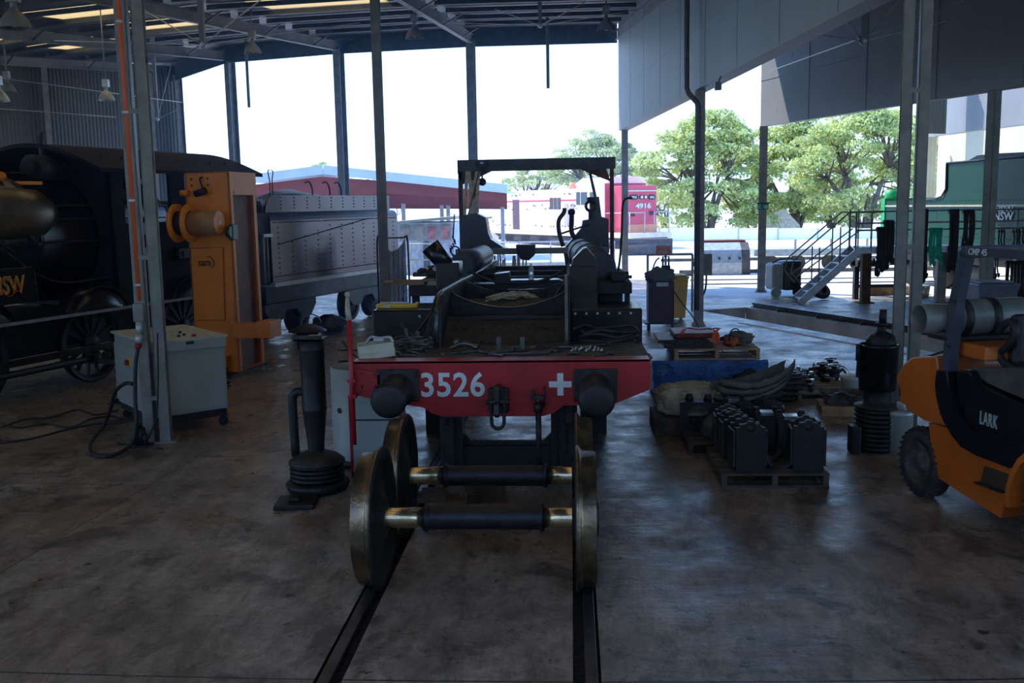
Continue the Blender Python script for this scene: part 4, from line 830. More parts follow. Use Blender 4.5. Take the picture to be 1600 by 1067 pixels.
# crest box near left edge
x0, z0 = SL.hit(-30, 475, -.02); x1, z1 = SL.hit(50, 417, -.02)
bm = MB(); bm.prism([(x0, 1.40), (x1+.05, 1.40), (x1+.02, z1-.06), (x1-.03, z1), (x0, z1)], (0, -.02, 0), (1, 0, 0), (0, 0, 1), (0, .4, 0)); cb = bm.build('sand_box', 'black', LR)
bm = MB(); bm.tube([(x0, -.03, z1), (x1-.03, -.03, z1), (x1+.02, -.03, z1-.06), (x1+.05, -.03, 1.40)], .010, 6); bm.build('box_edge', 'iron', cb)
def crest(frame, parent, px0, px1, py0, py1, m1, m2, off):
    a = frame.hit(px0, py1, off); b_ = frame.hit(px1, py0, off); w = b_[0]-a[0]; h = b_[1]-a[1]
    o = frame.o+frame.x*a[0]+frame.y*off+Vector((0, 0, a[1]))
    text('NSW', 'crest', m1, parent, o+Vector((0, 0, h*.08)), frame.x, (0, 0, 1), h*.84, w, depth=.006, bold=.03)
    q = parent; 
    bm = MB()
    for k, (cx, r) in enumerate(((.5, .34), (.3, .2), (.72, .2))):
        bm.torus(o+frame.x*(w*cx)+Vector((0, 0, h*.42))-frame.y*.004, frame.y, h*r*1.2, .008, 28, 5)
    bm.build('crest_scroll', m2, parent, True)
crest(SL, cb, -12, 38, 426, 466, 'gold', 'goldr', -.035)
a = SL.hit(-14, 392, .3); b_ = SL.hit(20, 379, .3)
text('TER', 'name_letters', mat('dull_letter', (.12, .10, .07), .5), LR, SL.o+SL.x*a[0]+SL.y*.36+Vector((0, 0, a[1])), SL.x, (0, 0, 1), b_[1]-a[1], b_[0]-a[0], depth=.01)
bm = MB(); bm.tube([(-5.2, .34, 2.38), (-4.1, .34, 2.38), (-3.8, .34, 2.25), (-3.6, .34, 2.05)], .012, 6, 4); bm.build('name_arch', 'iron', LR)
# cab
bm = MB(); bm.box(-1.9, 1.55, .12, .17, 1.15, 2.45); bm.box(-1.9, -1.6, .12, .17, 2.45, 3.3); bm.box(-.5, -.1, .12, .17, 2.45, 3.3); bm.box(1.3, 1.55, .12, .17, 2.45, 3.3); bm.box(-1.9, -1.85, .12, 2.7, 1.15, 3.3); bm.build('cab', mat('dull_black', (.014, .014, .018), .7, 0, .3, 3, spec=.15), LR)
ap = [(-.05+2.95*i/16, 3.30+.42*math.sin(PI*i/16)) for i in range(17)]
bm = MB(); bm.prism(ap+[(y, z-.06) for y, z in reversed(ap)], (-2.25, 0, 0), (0, 1, 0), (0, 0, 1), (4.25, 0, 0)); rf = bm.build('cab_roof', bpy.data.materials['dull_black'], LR)
bm = MB()
for i in range(9): bm.cone((-1.9+i*.45, .25, 3.46), (-1.9+i*.45, .25, 3.50), .02, n=6)
bm.build('roof_rivets', 'irond', rf)
bm = MB(); bm.box(-1.2, -.7, .6, 1.0, 2.6, 3.0, .05); bm.cone((-.6, .4, 2.2), (-.6, .4, 2.9), .05, n=8); bm.box(.2, .8, .6, 1.1, 2.2, 2.6, .05); bm.build('cab_fittings', 'irond', LR)
for k, (s, z) in enumerate(((-1.1, 2.35), (-.3, 2.35), (-1.1, 1.95), (-.3, 1.9), (.4, 2.1))):
    bm = MB(); bm.box(s-.14, s+.14, .05, .12, z-.1, z+.1, .02); bm.cone((s, .03, z), (s, .05, z), .05, n=12); bm.build('side_fitting', 'galv' if k in (0, 2) else 'irond', LR)
# orange hose rack on top at the left edge
bm = MB(); a, b_ = A(0, 284, 14.2), A(66, 286, 14.6); bm.bar(a-Vector((.6, 0, 0)), b_, .06, .05); bm.ball(a+Vector((0, 0, .08)), .09, (1.2, .6, .8), 8); bm.build('orange_tube', 'orange', label='orange tube lying along the top of the black boiler at the left edge', cat='tube')
# grey spray bottle on running board
c = SL.hit(148, 472); p = SL.o+SL.x*c[0]+SL.y*.1
rt = thing('spray_can', 'pale grey spray can standing on the running board of the black locomotive', 'can', (p.x, p.y, 1.151))
bm = MB(); bm.lathe([(0, 0), (.042, 0), (.042, .19), (.034, .215), (.016, .225), (.016, .24), (0, .24)], n=20); bm.build('can_body', 'galv', rt)
bm = MB(); bm.cone((0, 0, .24), (0, 0, .265), .012, n=10); bm.build('nozzle', 'white', rt)
bm = MB(); p = SL.hit(272, 455); q = SL.o+SL.x*p[0]+SL.y*.15; bm.m = Matrix.Translation((q.x, q.y, 1.151)); bm.tube([(0, 0, 0), (-.01, 0, .33), (-.02, 0, .37)], [.012, .012, .02], 8); bm.build('upright_rod', 'chrome', label='thin bright rod standing on the running board near the orange jack', cat='rod')
# ============================================================ TENDER BEHIND IT
TR = SL.root('tender', 'grey riveted steel tender coupled behind the black steam locomotive', 'tender')
t0, t1 = 2.05, 7.75
bm = MB(); pr = [(.0, 1.18), (.0, 2.40), (.02, 2.47), (.07, 2.53), (.15, 2.56), (2.6, 2.56), (2.75, 2.4), (2.75, 1.18)]
bm.prism([(y, z) for y, z in pr], (t0+.2, 0, 0), (0, 1, 0), (0, 0, 1), (t1-t0-.2, 0, 0)); bm.build('tank', 'tender', TR)
a = SL.hit(430, 322, .2); 
bm = MB(); n_ = 10
poly = [(t0+.35, 2.56)]+[(t0+.35+.35*(1-math.cos(i/8*PI/2)), 2.56+.34*math.sin(i/8*PI/2)) for i in range(1, 9)]+[(t1-.0, 2.90), (t1, 2.56)]
bm.prism(poly, (0, .2, 0), (1, 0, 0), (0, 0, 1), (0, .03, 0)); bm.prism(poly, (0, 2.5, 0), (1, 0, 0), (0, 0, 1), (0, .03, 0)); bm.box(t1-.03, t1, .2, 2.53, 2.56, 2.9); bm.build('coal_plate', 'tender', TR)
bm = MB()
def rv(x, z, y=0.0): bm.cone((x, y, z), (x, y-.014, z), .017, .012, n=5)
x = t0+.3
while x < t1-.1: rv(x, 2.36); rv(x, 1.30); x += .085
for k in range(11):
    x = t0+.45+k*.5; zt = min(2.3, 1.95+.045*k*2.2)
    z = 1.36
    while z < (2.3 if k in (0, 10) else zt-.02): rv(x, z); z += .10
for k in range(60):
    f = k/59; rv(t0+.45+f*3.6, 1.93+f*.42) 
for k in range(40):
    rv(t0+.9+(k % 10)*.5, 2.64+.07*(k//10), .2)
o_ = bm.build('rivets', 'rub', TR, kind='stuff')
bm = MB(); bm.box(t0+.2, t1+.1, -.05, 2.8, 1.10, 1.18); bm.build('tender_frame', 'galv', TR)
bm = MB(); bm.box(t0+.3, t1-.2, .25, 2.5, .72, 1.10); bm.build('underframe', 'tenderd', TR)
bm = MB(); bm.box(t0-.55, t0+.2, .05, 2.7, 1.15, 2.55); bm.box(t0-.5, t0+.5, .3, 2.4, 2.5, 2.82, .12); bm.build('front_bulkhead', 'blackm', TR)
bm = MB(); bm.tube([(t0-.1, -.03, 1.2), (t0-.1, -.03, 2.1), (t0+.15, -.03, 2.1)], .02, 8); bm.tube([(t0+.02, -.03, 1.2), (t0+.02, -.03, 2.1)], .015, 8); bm.box(t0-.12, t0+.18, -.06, -.02, 2.09, 2.15); bm.build('hand_rail', 'galv', TR)
bm = MB(); bm.ball((t0+3, 1.35, 2.45), 1.0, (2.5, .9, .55), 14, .35, 3); bm.build('coal_load', 'coal', TR)
for k, px in enumerate((488, 515, 533)):
    bm = MB(); c = SL.hit(px, 300, .5); bm.tube([(c[0], .5, 2.8), (c[0], .5, 3.05), (c[0]-.12, .5, 3.2), (c[0]-.28, .5, 3.18)], .018, 8, 4); bm.build('curved_hook', 'irond', TR)
for k, px in enumerate((427, 433)):
    bm = MB(); c = SL.hit(px, 290, .5); bm.tube([(c[0], .6, 2.7), (c[0]+.03*(1-2*k), .6, 3.15), (c[0]-.02*(1-2*k), .6, 3.38), (c[0]+.04*(1-2*k), .6, 3.42)], .012, 6, 3); bm.build('fire_iron', 'irond', TR)
for bx in (t0+1.0, t0+4.3):
    for dx in (-.55, .55):
        bm = MB(); bm.lathe([(0, .3), (.4, .3), (.43, .42), (.0, .42)], (bx+dx, 0, .43), (0, 1, 0), 32); bm.lathe([(.30, .28), (.4, .28), (.4, .32)], (bx+dx, 0, .43), (0, 1, 0), 32); bm.build('tender_wheel', 'irond', TR)
    bm = MB(); bm.prism([(-.95, .62), (-.75, .40), (-.35, .40), (-.2, .58), (.2, .58), (.35, .40), (.75, .40), (.95, .62), (.95, .74), (-.95, .74)], (bx, .12, 0), (1, 0, 0), (0, 0, 1), (0, .08, 0)); bm.build('bogie_frame', 'tenderd', TR)
# dark dished cover and box by the tender
for px, py, lb in ((478, 520, 'dark round cover on legs standing under the tender'),):
    c = G(482, 548); rt = thing('dished_stand', lb, 'stand', (c.x, c.y, 0)); bm = MB(); bm.lathe([(0, .52), (.1, .50), (.33, .40), (.36, .37), (0, .36)], n=32); bm.build('dish', 'iron', rt)
    for k in range(3): t = k*2.1; bm = MB(); bm.bar((.2*math.cos(t), .2*math.sin(t), 0), (.12*math.cos(t), .12*math.sin(t), .38), .04, .04); bm.build('leg', 'irond', rt)
    bm = MB(); bm.cone((0, 0, .05), (0, 0, .34), .2, n=20); bm.build('body', 'irond', rt)
c = G(508, 522); rt = thing('helmet', 'grey tarpaulin bundle lying on the floor right of the round cover', 'bundle', (c.x, c.y+.4, 0)); rt.name = 'tarpaulin_bundle'
bm = MB(); bm.ball((0, 0, .17), .3, (1.2, 1, .62), 12, .5, 8); bm.build('cloth', 'tenderd', rt)
bm = MB(); bm.lathe([(.20, 0), (.23, .01), (.20, .02), (.20, 0)], (-.3, -.35, .2), (.3, -1, .2), 24); bm.build('ring', 'galv', rt)
# ============================================================ ORANGE LIFTING JACK
P1, P2 = G(375, 584.5), G(414, 570)
v = (P2-P1); w2_ = v.length; v.normalize(); u = Vector((v.y, -v.x, 0)); r_ = ray(308, 587); n_ = Vector((r_.y, -r_.x, 0)); w1_ = (P1-Vector((CX, 0, 0))).dot(n_)/u.dot(n_); P0 = P1-u*w1_
JF = Frame(P0, u.x, u.y); JR = JF.root('lifting_jack', 'tall orange screw lifting jack standing before the black locomotive cab', 'jack')
H = JF.hit(320, 269)[1]; t = .03
bm = MB(); bm.box(0, w1_, 0, t, .05, H); bm.box(0, t, 0, w2_, .05, H); bm.box(0, w1_, w2_-t, w2_, .05, H); bm.box(w1_-t, w1_, 0, .10, .05, H); bm.box(w1_-t, w1_, w2_-.10, w2_, .05, H); bm.box(w1_-.02, w1_+.01, 0, w2_, H-.36, H); bm.box(0, w1_, 0, w2_, H-.02, H); bm.box(0, w1_, 0, w2_, .0, .05); bm.build('mast', 'orange', JR)
bm = MB(); bm.box(w1_-.10, w1_-.07, .1, w2_-.1, .06, H-.36); bm.build('inner_channel', mat('dark_inner', (.16, .07, .03), .6, 0, .2, 4), JR)  # channel coloured darker than the orange mast around it
z = JF.hit(325, 348, -.3)[1]; xa = JF.hit(268, 345, -.28)[0]
xe = JF.hit(342, 348, -.28)[0]
def jx(px): return JF.hit(px, 348, -.28)[0]
bm = MB(); bm.cone((jx(300), -.28, z), (xe, -.28, z), .185, n=32); bm.build('motor', mat('motor_tan', (.34, .17, .07), .5, 0, .12, 4), JR); 
for a in (277, 297): bm = MB(); bm.lathe([(.16, -.02), (.30, -.02), (.30, .02), (.16, .02)], (jx(a), -.28, z), (1, 0, 0), 40); bm.build('drum_flange', 'orange', JR)
bm = MB(); bm.cone((jx(272), -.28, z), (jx(300), -.28, z), .19, n=28); bm.build('cable_drum', 'irond', JR)
bm = MB(); bm.cone((xe, -.28, z), (xe+.008, -.28, z), .18, n=32); ec = bm.build('end_cap', 'orange', JR)
bm = MB(); bm.cone((xe+.008, -.28, z), (xe+.014, -.28, z), .03, n=12); bm.build('maker_disc', 'galv', ec)
bm = MB(); bm.box(jx(290), jx(320), -.12, 0, z-.15, z+.15, .01); bm.build('motor_bracket', 'orange', JR)
zz = JF.hit(318, 301)[1]; x_ = JF.hit(318, 301)[0]
bm = MB(); bm.cone((x_-.08, -.12, zz-.02), (x_+.10, -.12, zz+.03), .055, n=14); bm.tube([(x_, 0, zz+.04), (x_, -.06, zz+.14), (x_-.02, -.05, zz+.22), (x_, 0, zz+.24)], .015, 8, 3); bm.build('limit_switch', 'irond', JR)
bm = MB(); x_, zz = JF.hit(288, 302); bm.cone((x_+.1, -.04, zz), (x_-.04, -.04, zz), .05, n=14); bm.build('lug', 'orange', JR)
bm = MB()
for px, py in ((299, 280), (324, 279), (300, 290), (325, 289)): q = JF.hit(px, py); bm.cone((q[0], 0, q[1]), (q[0], -.012, q[1]), .02, n=8)
bm.build('bolts', 'rust', JR)
x_, zz = JF.hit(372, 362); bm = MB(); bm.box(w1_-.02, w1_+.06, -.09, .10, zz-.13, zz+.12, .015); bm.cone((w1_-.02, -.1, zz), (w1_+.05, -.1, zz), .09, n=20); bm.build('junction_box', 'darkg', JR)
a = JF.hit(297, 392); b_ = JF.hit(352, 388); c_ = JF.hit(355, 470)
bm = MB(); q = [JF.hit(*p_) for p_ in ((299, 388), (350, 386), (353, 500), (305, 500))]; bm.prism(q, (0, -.025, 0), (1, 0, 0), (0, 0, 1), (0, .025, 0)); dp = bm.build('cover_panel', 'orange', JR)
bm = MB(); bm.tube([(p_[0], -.035, p_[1]) for p_ in q]+[(q[0][0], -.035, q[0][1])], .006, 5); bm.build('panel_edge', 'rust', dp)
a = JF.hit(310, 416, -.03); b_ = JF.hit(329, 405, -.03); o = JF.o+JF.x*a[0]-JF.y*.028+Vector((0, 0, a[1]))
text('sam', 'maker_letters', 'rub', dp, o, JF.x, (0, 0, 1), (b_[1]-a[1])*.8, b_[0]-a[0], depth=.004, bold=.02)
bm = MB(); bm.tube([o+JF.x*(b_[0]-a[0]+.01)+Vector((0, 0, -.03)), o+JF.x*(b_[0]-a[0]+.05)+Vector((0, 0, .02)), o+JF.x*(b_[0]-a[0]+.05)+Vector((0, 0, .08)), o+JF.x*(b_[0]-a[0]-.0)+Vector((0, 0, .14)), o+JF.x*(b_[0]-a[0]-.06)+Vector((0, 0, .15))], .008, 6, 4); bm.build('maker_arc', 'rub', dp, True)
bm = MB(); z_ = JF.hit(380, 504)[1]; z2_ = JF.hit(380, 527)[1]; bm.box(w1_-.05, w1_+.42, -.12, .06, z2_, z_, .008); bm.box(w1_+.38, w1_+.62, -.14, .30, z2_, z_+.03, .008); bm.build('lifting_arm', 'orange', JR)
bm = MB(); bm.prism([(0, .05), (.34, .05), (.34, .3), (.25, .46), (.0, .50)], (-.02, -.35, 0), (1, 0, 0), (0, 0, 1), (0, .34, 0)); bm.build('gearbox', 'orange', JR)
bm = MB(); bm.box(.42, .60, -.26, -.08, .12, .30, .02); bm.cone((.5, -.17, .02), (.5, -.17, .14), .05, n=12); bm.box(.45, .62, -.28, -.02, .29, .31); bm.build('foot_pump', 'orange', JR)
bm = MB(); bm.box(-.06, w1_+.06, -.40, w2_+.05, 0, .04); bm.build('base_plate', 'blackm', JR)
bm = MB(); c = G(332, 603); bm.torus((c.x, c.y, .02), (0, 0, 1), .27, .018, 40, 6); bm.build('hose_loop', 'rub', label='black cable loop lying on the floor before the orange jack', cat='cable')
bm = MB(); bm.m = Matrix.Translation((c.x-.03, c.y+.05, 0))@Matrix.Rotation(.3, 4, 'Z'); bm.box(-.12, .12, -.06, .06, 0, .09, .015); bm.cone((-.17, 0, .07), (.15, 0, .08), .03, n=10); bm.build('cable_plug', 'iron', label='heavy grey cable plug inside the cable loop on the floor', cat='plug')
# ============================================================ CONTROL CABINET
hz = 1.13; Lp, Bp, Rp = G(174, 517, hz), G(249, 498, hz), G(309, 512, hz); Fp = Lp+Rp-Bp
u = (Fp-Lp).normalized(); wl = (Fp-Lp).length; v = Vector((-u.y, u.x, 0)); wd = (Bp-Lp).dot(v)
CF_ = Frame((Lp.x, Lp.y, 0), u.x, u.y); CB = CF_.root('control_cabinet', 'pale grey wheeled control cabinet with buttons on top, behind the conduit column', 'cabinet')
bm = MB(); bm.box(.03, wl-.03, .02, wd-.02, .22, hz-.03, .006); bm.build('cabinet_body', 'whitel', CB)
bm = MB(); bm.box(-.01, wl+.01, -.01, wd+.01, hz-.03, hz, .006); tp = bm.build('control_top', 'cream', CB)
bm = MB(); bm.box(wl-.04, wl-.01, .05, wd-.05, .26, hz-.22, .004); bm.build('end_panel', 'whitel', CB)
bm = MB(); bm.box(.05, wl-.07, .0, .02, .26, hz-.14, .004); bm.build('front_panel', 'whitel', CB)
bm = MB(); bm.box(wl-.03, wl+.02, .02, wd-.02, hz-.14, hz-.03, .004); bm.build('drawer_front', 'whitel', CB)
bm = MB(); bm.box(wl+.02, wl+.03, wd*.45, wd*.55, hz-.07, hz-.035); bm.build('latch', 'rub', CB)
bm = MB(); bm.box(.04, wl-.04, .04, wd-.04, .13, .22); bm.build('plinth', 'blackm', CB)
for k, (x_, y_, c_) in enumerate(((.8, .3, 'rub'), (.86, .45, 'rub'), (.8, .55, 'rub'), (.7, .45, 'galv'), (.9, .62, 'redp'), (.62, .6, 'rub'))):
    bm = MB(); bm.cone((wl*x_, wd*y_, hz), (wl*x_, wd*y_, hz+.025), .018 if c_ != 'redp' else .026, n=12); bm.build('push_button', c_, tp, label='red push button' if c_ == 'redp' else None)
x_, zz = CF_.hit(202, 566, 0); bm = MB(); bm.box(x_-.05, x_+.05, -.012, .0, zz-.06, zz+.06, .003); sw = bm.build('switch_plate', 'yellow', CB, label='yellow plate')
bm = MB(); bm.cone((x_, -.012, zz), (x_, -.05, zz), .035, n=14); bm.build('rotary_knob', 'redp', sw)
for i in (0, 1):
    for j in (0, 1):
        bm = MB(); cx, cy = (.1 if i == 0 else wl-.06), (.1 if j == 0 else wd-.08); bm.cone((cx-.015, cy, .062), (cx+.015, cy, .062), .06, n=20); bm.box(cx-.03, cx-.022, cy-.03, cy+.03, .05, .135); bm.box(cx+.022, cx+.03, cy-.03, cy+.03, .05, .135); bm.box(cx-.04, cx+.04, cy-.05, cy+.05, .13, .14); bm.build('caster', 'rub', CB)
# ---- conduit, box and hoses on the near left column
RTC = colL
yc = 10.79
CDT = thing('conduit_run', 'orange electrical conduit clipped to the near left column', 'conduit', A(218, 470, yc))
bm = MB(); a, b_ = A(180, -40, yc), A(218, 470, yc); bm.cone((b_.x, yc, b_.z), (b_.x, yc, 6.6), .024, n=10); bm.build('conduit', 'conduit', CDT, True)
for py in (33, 175, 313, 445): q = A(215, py, yc); bm = MB(); bm.box(b_.x-.035, b_.x+.035, yc-.028, yc+.03, q.z-.012, q.z+.012); bm.build('saddle_clip', 'galv', CDT, True)
a, b2 = A(209, 503, 10.74), A(224, 474, 10.74); cx = (a.x+b2.x)/2
bm = MB(); bm.box(a.x, b2.x, 10.72, 10.82, a.z, b2.z, .012); bm.build('switch_box', 'plastic' if 0 else 'steel', CDT, True)
bm = MB(); q = A(216, 520, 10.72); bm.cone((cx, 10.74, a.z), (cx, 10.72, a.z-.14), .04, n=14); bm.cone((cx, 10.72, a.z-.14), (cx-.01, 10.70, a.z-.24), .05, .045, n=14); bm.build('socket', 'galv', CDT, True)
bm = MB(); bm.cone((cx-.01, 10.70, a.z-.24), (cx-.012, 10.69, a.z-.29), .036, n=14); bm.build('red_collar', 'redp', CDT, True)
h0 = Vector((cx-.012, 10.69, a.z-.29))
bm = MB(); bm.tube([h0, A(212, 570, 10.66), A(211, 620, 10.62), A(213, 660, 10.55), A(206, 692, 10.5), G(185, 708, .03), G(160, 713, .03), G(142, 706, .03), G(143, 690, .04), G(160, 668, .1), A(172, 640, 11.0), A(180, 612, 10.9), A(196, 599, 10.75), A(208, 600, 10.68)], .022, 10, 5); bm.build('black_hose', 'rub', label='thick black hose looping from the column socket to the floor', cat='hose')
bm = MB(); bm.tube([A(246, 520, 10.7), A(247, 600, 10.7), A(244, 650, 10.7), A(232, 685, 10.65)], .010, 8, 4); bm.build('thin_cable', 'rub', label='thin black cable hanging down the right side of the near left column', cat='cable')
c = G(220, 698)
rt = thing('bottle_jack', 'small dark bottle jack at the foot of the near left column', 'jack', (c.x, c.y+.0, 0)); bm = MB(); bm.box(-.12, .12, -.09, .09, 0, .03, .006); bm.cone((0, 0, .03), (0, 0, .22), .07, .06, n=16); bm.cone((0, 0, .22), (0, 0, .27), .03, n=12); bm.build('jack_body', 'irond', rt)
bm = MB(); bm.cone((.07, -.03, .03), (.07, -.03, .16), .03, n=10); bm.build('pump_piston', 'irond', rt)
bm = MB(); a, b_ = G(189, 690, .012), G(262, 695, .012); a.y -= .0; bm.cone((a.x, a.y-.08, .012), (b_.x, b_.y-.16, .012), .011, n=8); bm.build('steel_bar', 'iron', label='thin steel bar on the floor at the foot of the near left column', cat='bar')
for k, (pts, lb) in enumerate((([(0, 668), (40, 655), (80, 652), (120, 640), (150, 648), (185, 640)], 'black cable on the floor running left from the cabinet, uppermost'), ([(0, 692), (50, 685), (100, 672), (150, 662), (192, 660)], 'black cable on the floor running left from the cabinet, lowest'), ([(0, 660), (30, 668), (70, 662), (110, 668), (140, 655), (175, 650), (190, 655)], 'wavy black cable on the floor between two others left of the cabinet'))):
    bm = MB(); bm.tube([G(x_, y_, .014) for x_, y_ in pts], .012, 7, 4); bm.build('floor_cable', 'rub', label=lb, cat='cable')
# dark trestle between cabinet and locomotive
c = G(172, 640); rt = thing('trestle', 'dark steel trestle behind the left edge of the control cabinet', 'trestle', (c.x, c.y+.5, 0)); bm = MB(); bm.box(-.04, .04, -.04, .04, 0, .55); bm.box(-.2, .2, -.15, .15, 0, .02); bm.build('post', 'irond', rt)
bm = MB(); bm.box(-.35, .2, -.04, .04, .55, .6); bm.build('arm', 'irond', rt)
# ---- welding screen beside the slim column
a, b_ = A(589, 372, 22.2), A(637, 372, 22.2); FS = thing('welding_screen', 'dark framed stand draped with a pale cloth beside the slim left column', 'screen', ((a.x+b_.x)/2, 22.2, 0))
for q in (a, b_): bm = MB(); bm.tube([(q.x, 22.2, 0), (q.x, 22.2, q.z-.1), (q.x+(.08 if q is a else -.08), 22.2, q.z)], .022, 8, 3); bm.box(q.x-.03, q.x+.03, 21.9, 22.5, 0, .03); bm.build('frame_post', 'irond', FS, True)
bm = MB(); bm.cone((a.x+.08, 22.2, a.z), (b_.x-.08, 22.2, a.z), .018, n=8); bm.build('top_rail', 'rust', FS, True)
bm = MB(); n_ = 40; m_ = 14
def cl(i, j): f = i/n_; g = j/m_; x_ = a.x+.05+(b_.x-a.x-.1)*f; return (x_, 22.15+.05*math.sin(f*38+g*1.5), a.z-.02-.28*math.sin(PI*f)*(1-g)-(a.z-.1)*g*.93)
for i in range(n_):
    for j in range(m_):
        q = [cl(i, j), cl(i+1, j), cl(i+1, j+1), cl(i, j+1)]; bm.face(q)
bm.build('cloth', 'clothb', FS, True)
# ============================================================ RIGHT SIDE: PALLETS
def pallet(x0, x1, y0, y1, z, label, m='woodd', n=6, h=.13):
    rt = thing('pallet', label, 'pallet', ((x0+x1)/2, (y0+y1)/2, z)); W_, D_ = (x1-x0)/2, (y1-y0)/2
    for k in range(n):
        bw = 2*D_/n*.72; yy = -D_+bw/2+(2*D_-bw)*k/(n-1); bm = MB(); bm.box(-W_, W_, yy-bw/2, yy+bw/2, h-.02, h, .003); bm.build('top_board', m, rt)
    for xx in (-W_+.03, 0, W_-.03): bm = MB(); bm.box(xx-.025, xx+.025, -D_, D_, .02, h-.02, .003); bm.build('bearer', m, rt)
    for yy in (-D_+.05, 0, D_-.05): bm = MB(); bm.box(-W_, W_, yy-.05, yy+.05, 0, .02, .003); bm.build('bottom_board', m, rt)
    return rt
pallet(2.03, 3.02, 9.0, 10.05, 0, 'nearest dark wooden pallet, loaded with axle boxes')
pallet(1.86, 2.98, 10.2, 11.5, 0, 'second dark pallet directly behind the nearest one', h=.13)
def axlebox(x, y, z, rz, label, m='irond', flat=False, sc=1.0):
    rt = thing('axle_box', label, 'axle box', (x, y, z), math.radians(rz)); w, d, h = .13, .13, .40
    bm = MB()
    pf = [(-w, 0), (w, 0), (w, h), (w*.75, h), (w*.6, h+.03), (w*.3, h+.035), (w*.15, h+.055), (-w*.15, h+.055), (-w*.3, h+.035), (-w*.6, h+.03), (-w*.75, h), (-w, h)]
    bm.prism(pf, (0, -d, 0), X, Z3, (0, .05, 0)); bm.prism(pf, (0, d-.05, 0), X, Z3, (0, .05, 0))
    bm.box(-w*.95, -w*.5, -d+.05, d-.05, 0.02, h-.02); bm.box(w*.5, w*.95, -d+.05, d-.05, 0.02, h-.02)
    bm.build('box_casting', m, rt)
    bm = MB(); bm.box(-w-.025, -w, -d*.9, d*.9, .04, h-.03, .006); bm.build('wear_plate', 'iron', rt)
    bm = MB(); bm.box(w, w+.025, -d*.9, d*.9, .04, h-.03, .006); bm.build('wear_plate', 'iron', rt)
    bm = MB(); bm.lathe([(.035, 0), (.035, -.012), (.0, -.012)], (0, -d, h-.005), (0, 1, 0), 16); bm.lathe([(w*.55, h-.07), (w*.55, h-.06)], (0, 0, 0), n=8); bm.build('oil_cap', 'iron', rt)
    bm = MB(); bm.box(-w*.55, w*.55, -d+.06, d-.06, h-.03, h+.01, .006); bm.build('bright_liner', 'chrome', rt, label='bright machined top edge')
    rt.scale = (sc, sc, sc); return rt
zp = .131
axlebox(2.30, 9.20, zp, 4, 'axle box at the near left corner of the pallet', sc=1.05)
axlebox(2.86, 9.24, zp, -6, 'axle box at the near right corner of the pallet', sc=1.05)
axlebox(2.26, 9.62, zp, 2, 'axle box in the second row on the left of the pallet')
axlebox(2.80, 9.68, zp, 84, 'axle box in the second row on the right, turned sideways')
axlebox(2.24, 9.93, zp+.0, -3, 'axle box in the third row on the left of the pallet', sc=.98)
axlebox(2.62, 9.96, zp, 88, 'axle box in the third row right of the middle', sc=.95)
# bearing shells (U) lying between
def halfshell(x, y, z, r, l, rz, label, m='iron', up=True):
    bm = MB(); bm.m = Matrix.Translation((x, y, z))@Matrix.Rotation(math.radians(rz), 4, 'Z')
    pts = [(r*math.cos(t), -r*math.sin(t)) for t in [PI*i/20 for i in range(21)]]+[((r-.035)*math.cos(t), -(r-.035)*math.sin(t)) for t in [PI-PI*i/20 for i in range(21)]]
    bm.prism(pts, (0, -l/2, r), X, Z3, (0, l, 0)); bm.box(-r-.03, -r+.0, -l/2, l/2, r-.03, r+.03, .004); bm.box(r, r+.03, -l/2, l/2, r-.03, r+.03, .004); return bm.build('bearing_shell', m, label=label, cat='bearing')
halfshell(2.585, 9.22, zp, .14, .16, 10, 'open U-shaped bearing shell at the front middle of the pallet')
halfshell(2.56, 9.55, zp, .13, .14, -8, 'second U-shaped bearing shell behind the first')
def ringbox(x, y, z, label):
    rt = thing('horn_block', label, 'block', (x, y, z), -.15)
    bm = MB(); R = .12; out = [(-.2, 0), (.2, 0), (.2, .27), (.14, .34), (-.14, .34), (-.2, .27)]
    bmx = MB(); o2 = bmx
    n = 28; inner = [(R*math.cos(2*PI*i/n), .17+R*math.sin(2*PI*i/n)) for i in range(n)]
    def op(t):
        c_, s_ = math.cos(t), math.sin(t); k = min((.2/abs(c_)) if abs(c_) > 1e-6 else 9, (.17/abs(s_)) if abs(s_) > 1e-6 else 9); return (k*c_, .17+k*s_)
    outer = [op(2*PI*i/n) for i in range(n)]
    for y_ in (-.1, .1):
        for i in range(n): j = (i+1) % n; bm.face([(inner[i][0], y_, inner[i][1]), (inner[j][0], y_, inner[j][1]), (outer[j][0], y_, outer[j][1]), (outer[i][0], y_, outer[i][1])])
    for L_2 in (inner, outer):
        for i in range(n): j = (i+1) % n; bm.face([(L_2[i][0], -.1, L_2[i][1]), (L_2[j][0], -.1, L_2[j][1]), (L_2[j][0], .1, L_2[j][1]), (L_2[i][0], .1, L_2[i][1])])
    bm.build('block_body', 'irond', rt)
    bm = MB(); bm.lathe([(.12, -.115), (.15, -.115), (.15, .08), (.12, .08), (.12, -.115)], (0, 0, .17), (0, 1, 0), 32); bm.build('bore_ring', 'iron', rt)
    bm = MB(); bm.cone((-.1, 0, .34), (-.1, 0, .42), .05, .03, n=10); bm.cone((.1, 0, .34), (.1, 0, .42), .05, .03, n=10); bm.build('stud', 'irond', rt); return rt
ringbox(2.04, 10.75, zp, 'squat block with a round bore on the second pallet, left side')
bm = MB(); c = G(1086, 688); bm.lathe([(0, -.14), (.1, -.14), (.125, -.1), (.125, .1), (.1, .14), (0, .14)], (2.16, 10.36, zp+.126), (.3, 1, 0), 24)
for k in (-.08, 0, .08): bm.torus(Vector((2.16, 10.36, zp+.126))+Vector((.29, .96, 0))*k, (.3, 1, 0), .127, .01, 24, 6)
bm.build('ribbed_cylinder', 'dusty', label='dusty ribbed cylinder lying at the front left of the second pallet', cat='cylinder')
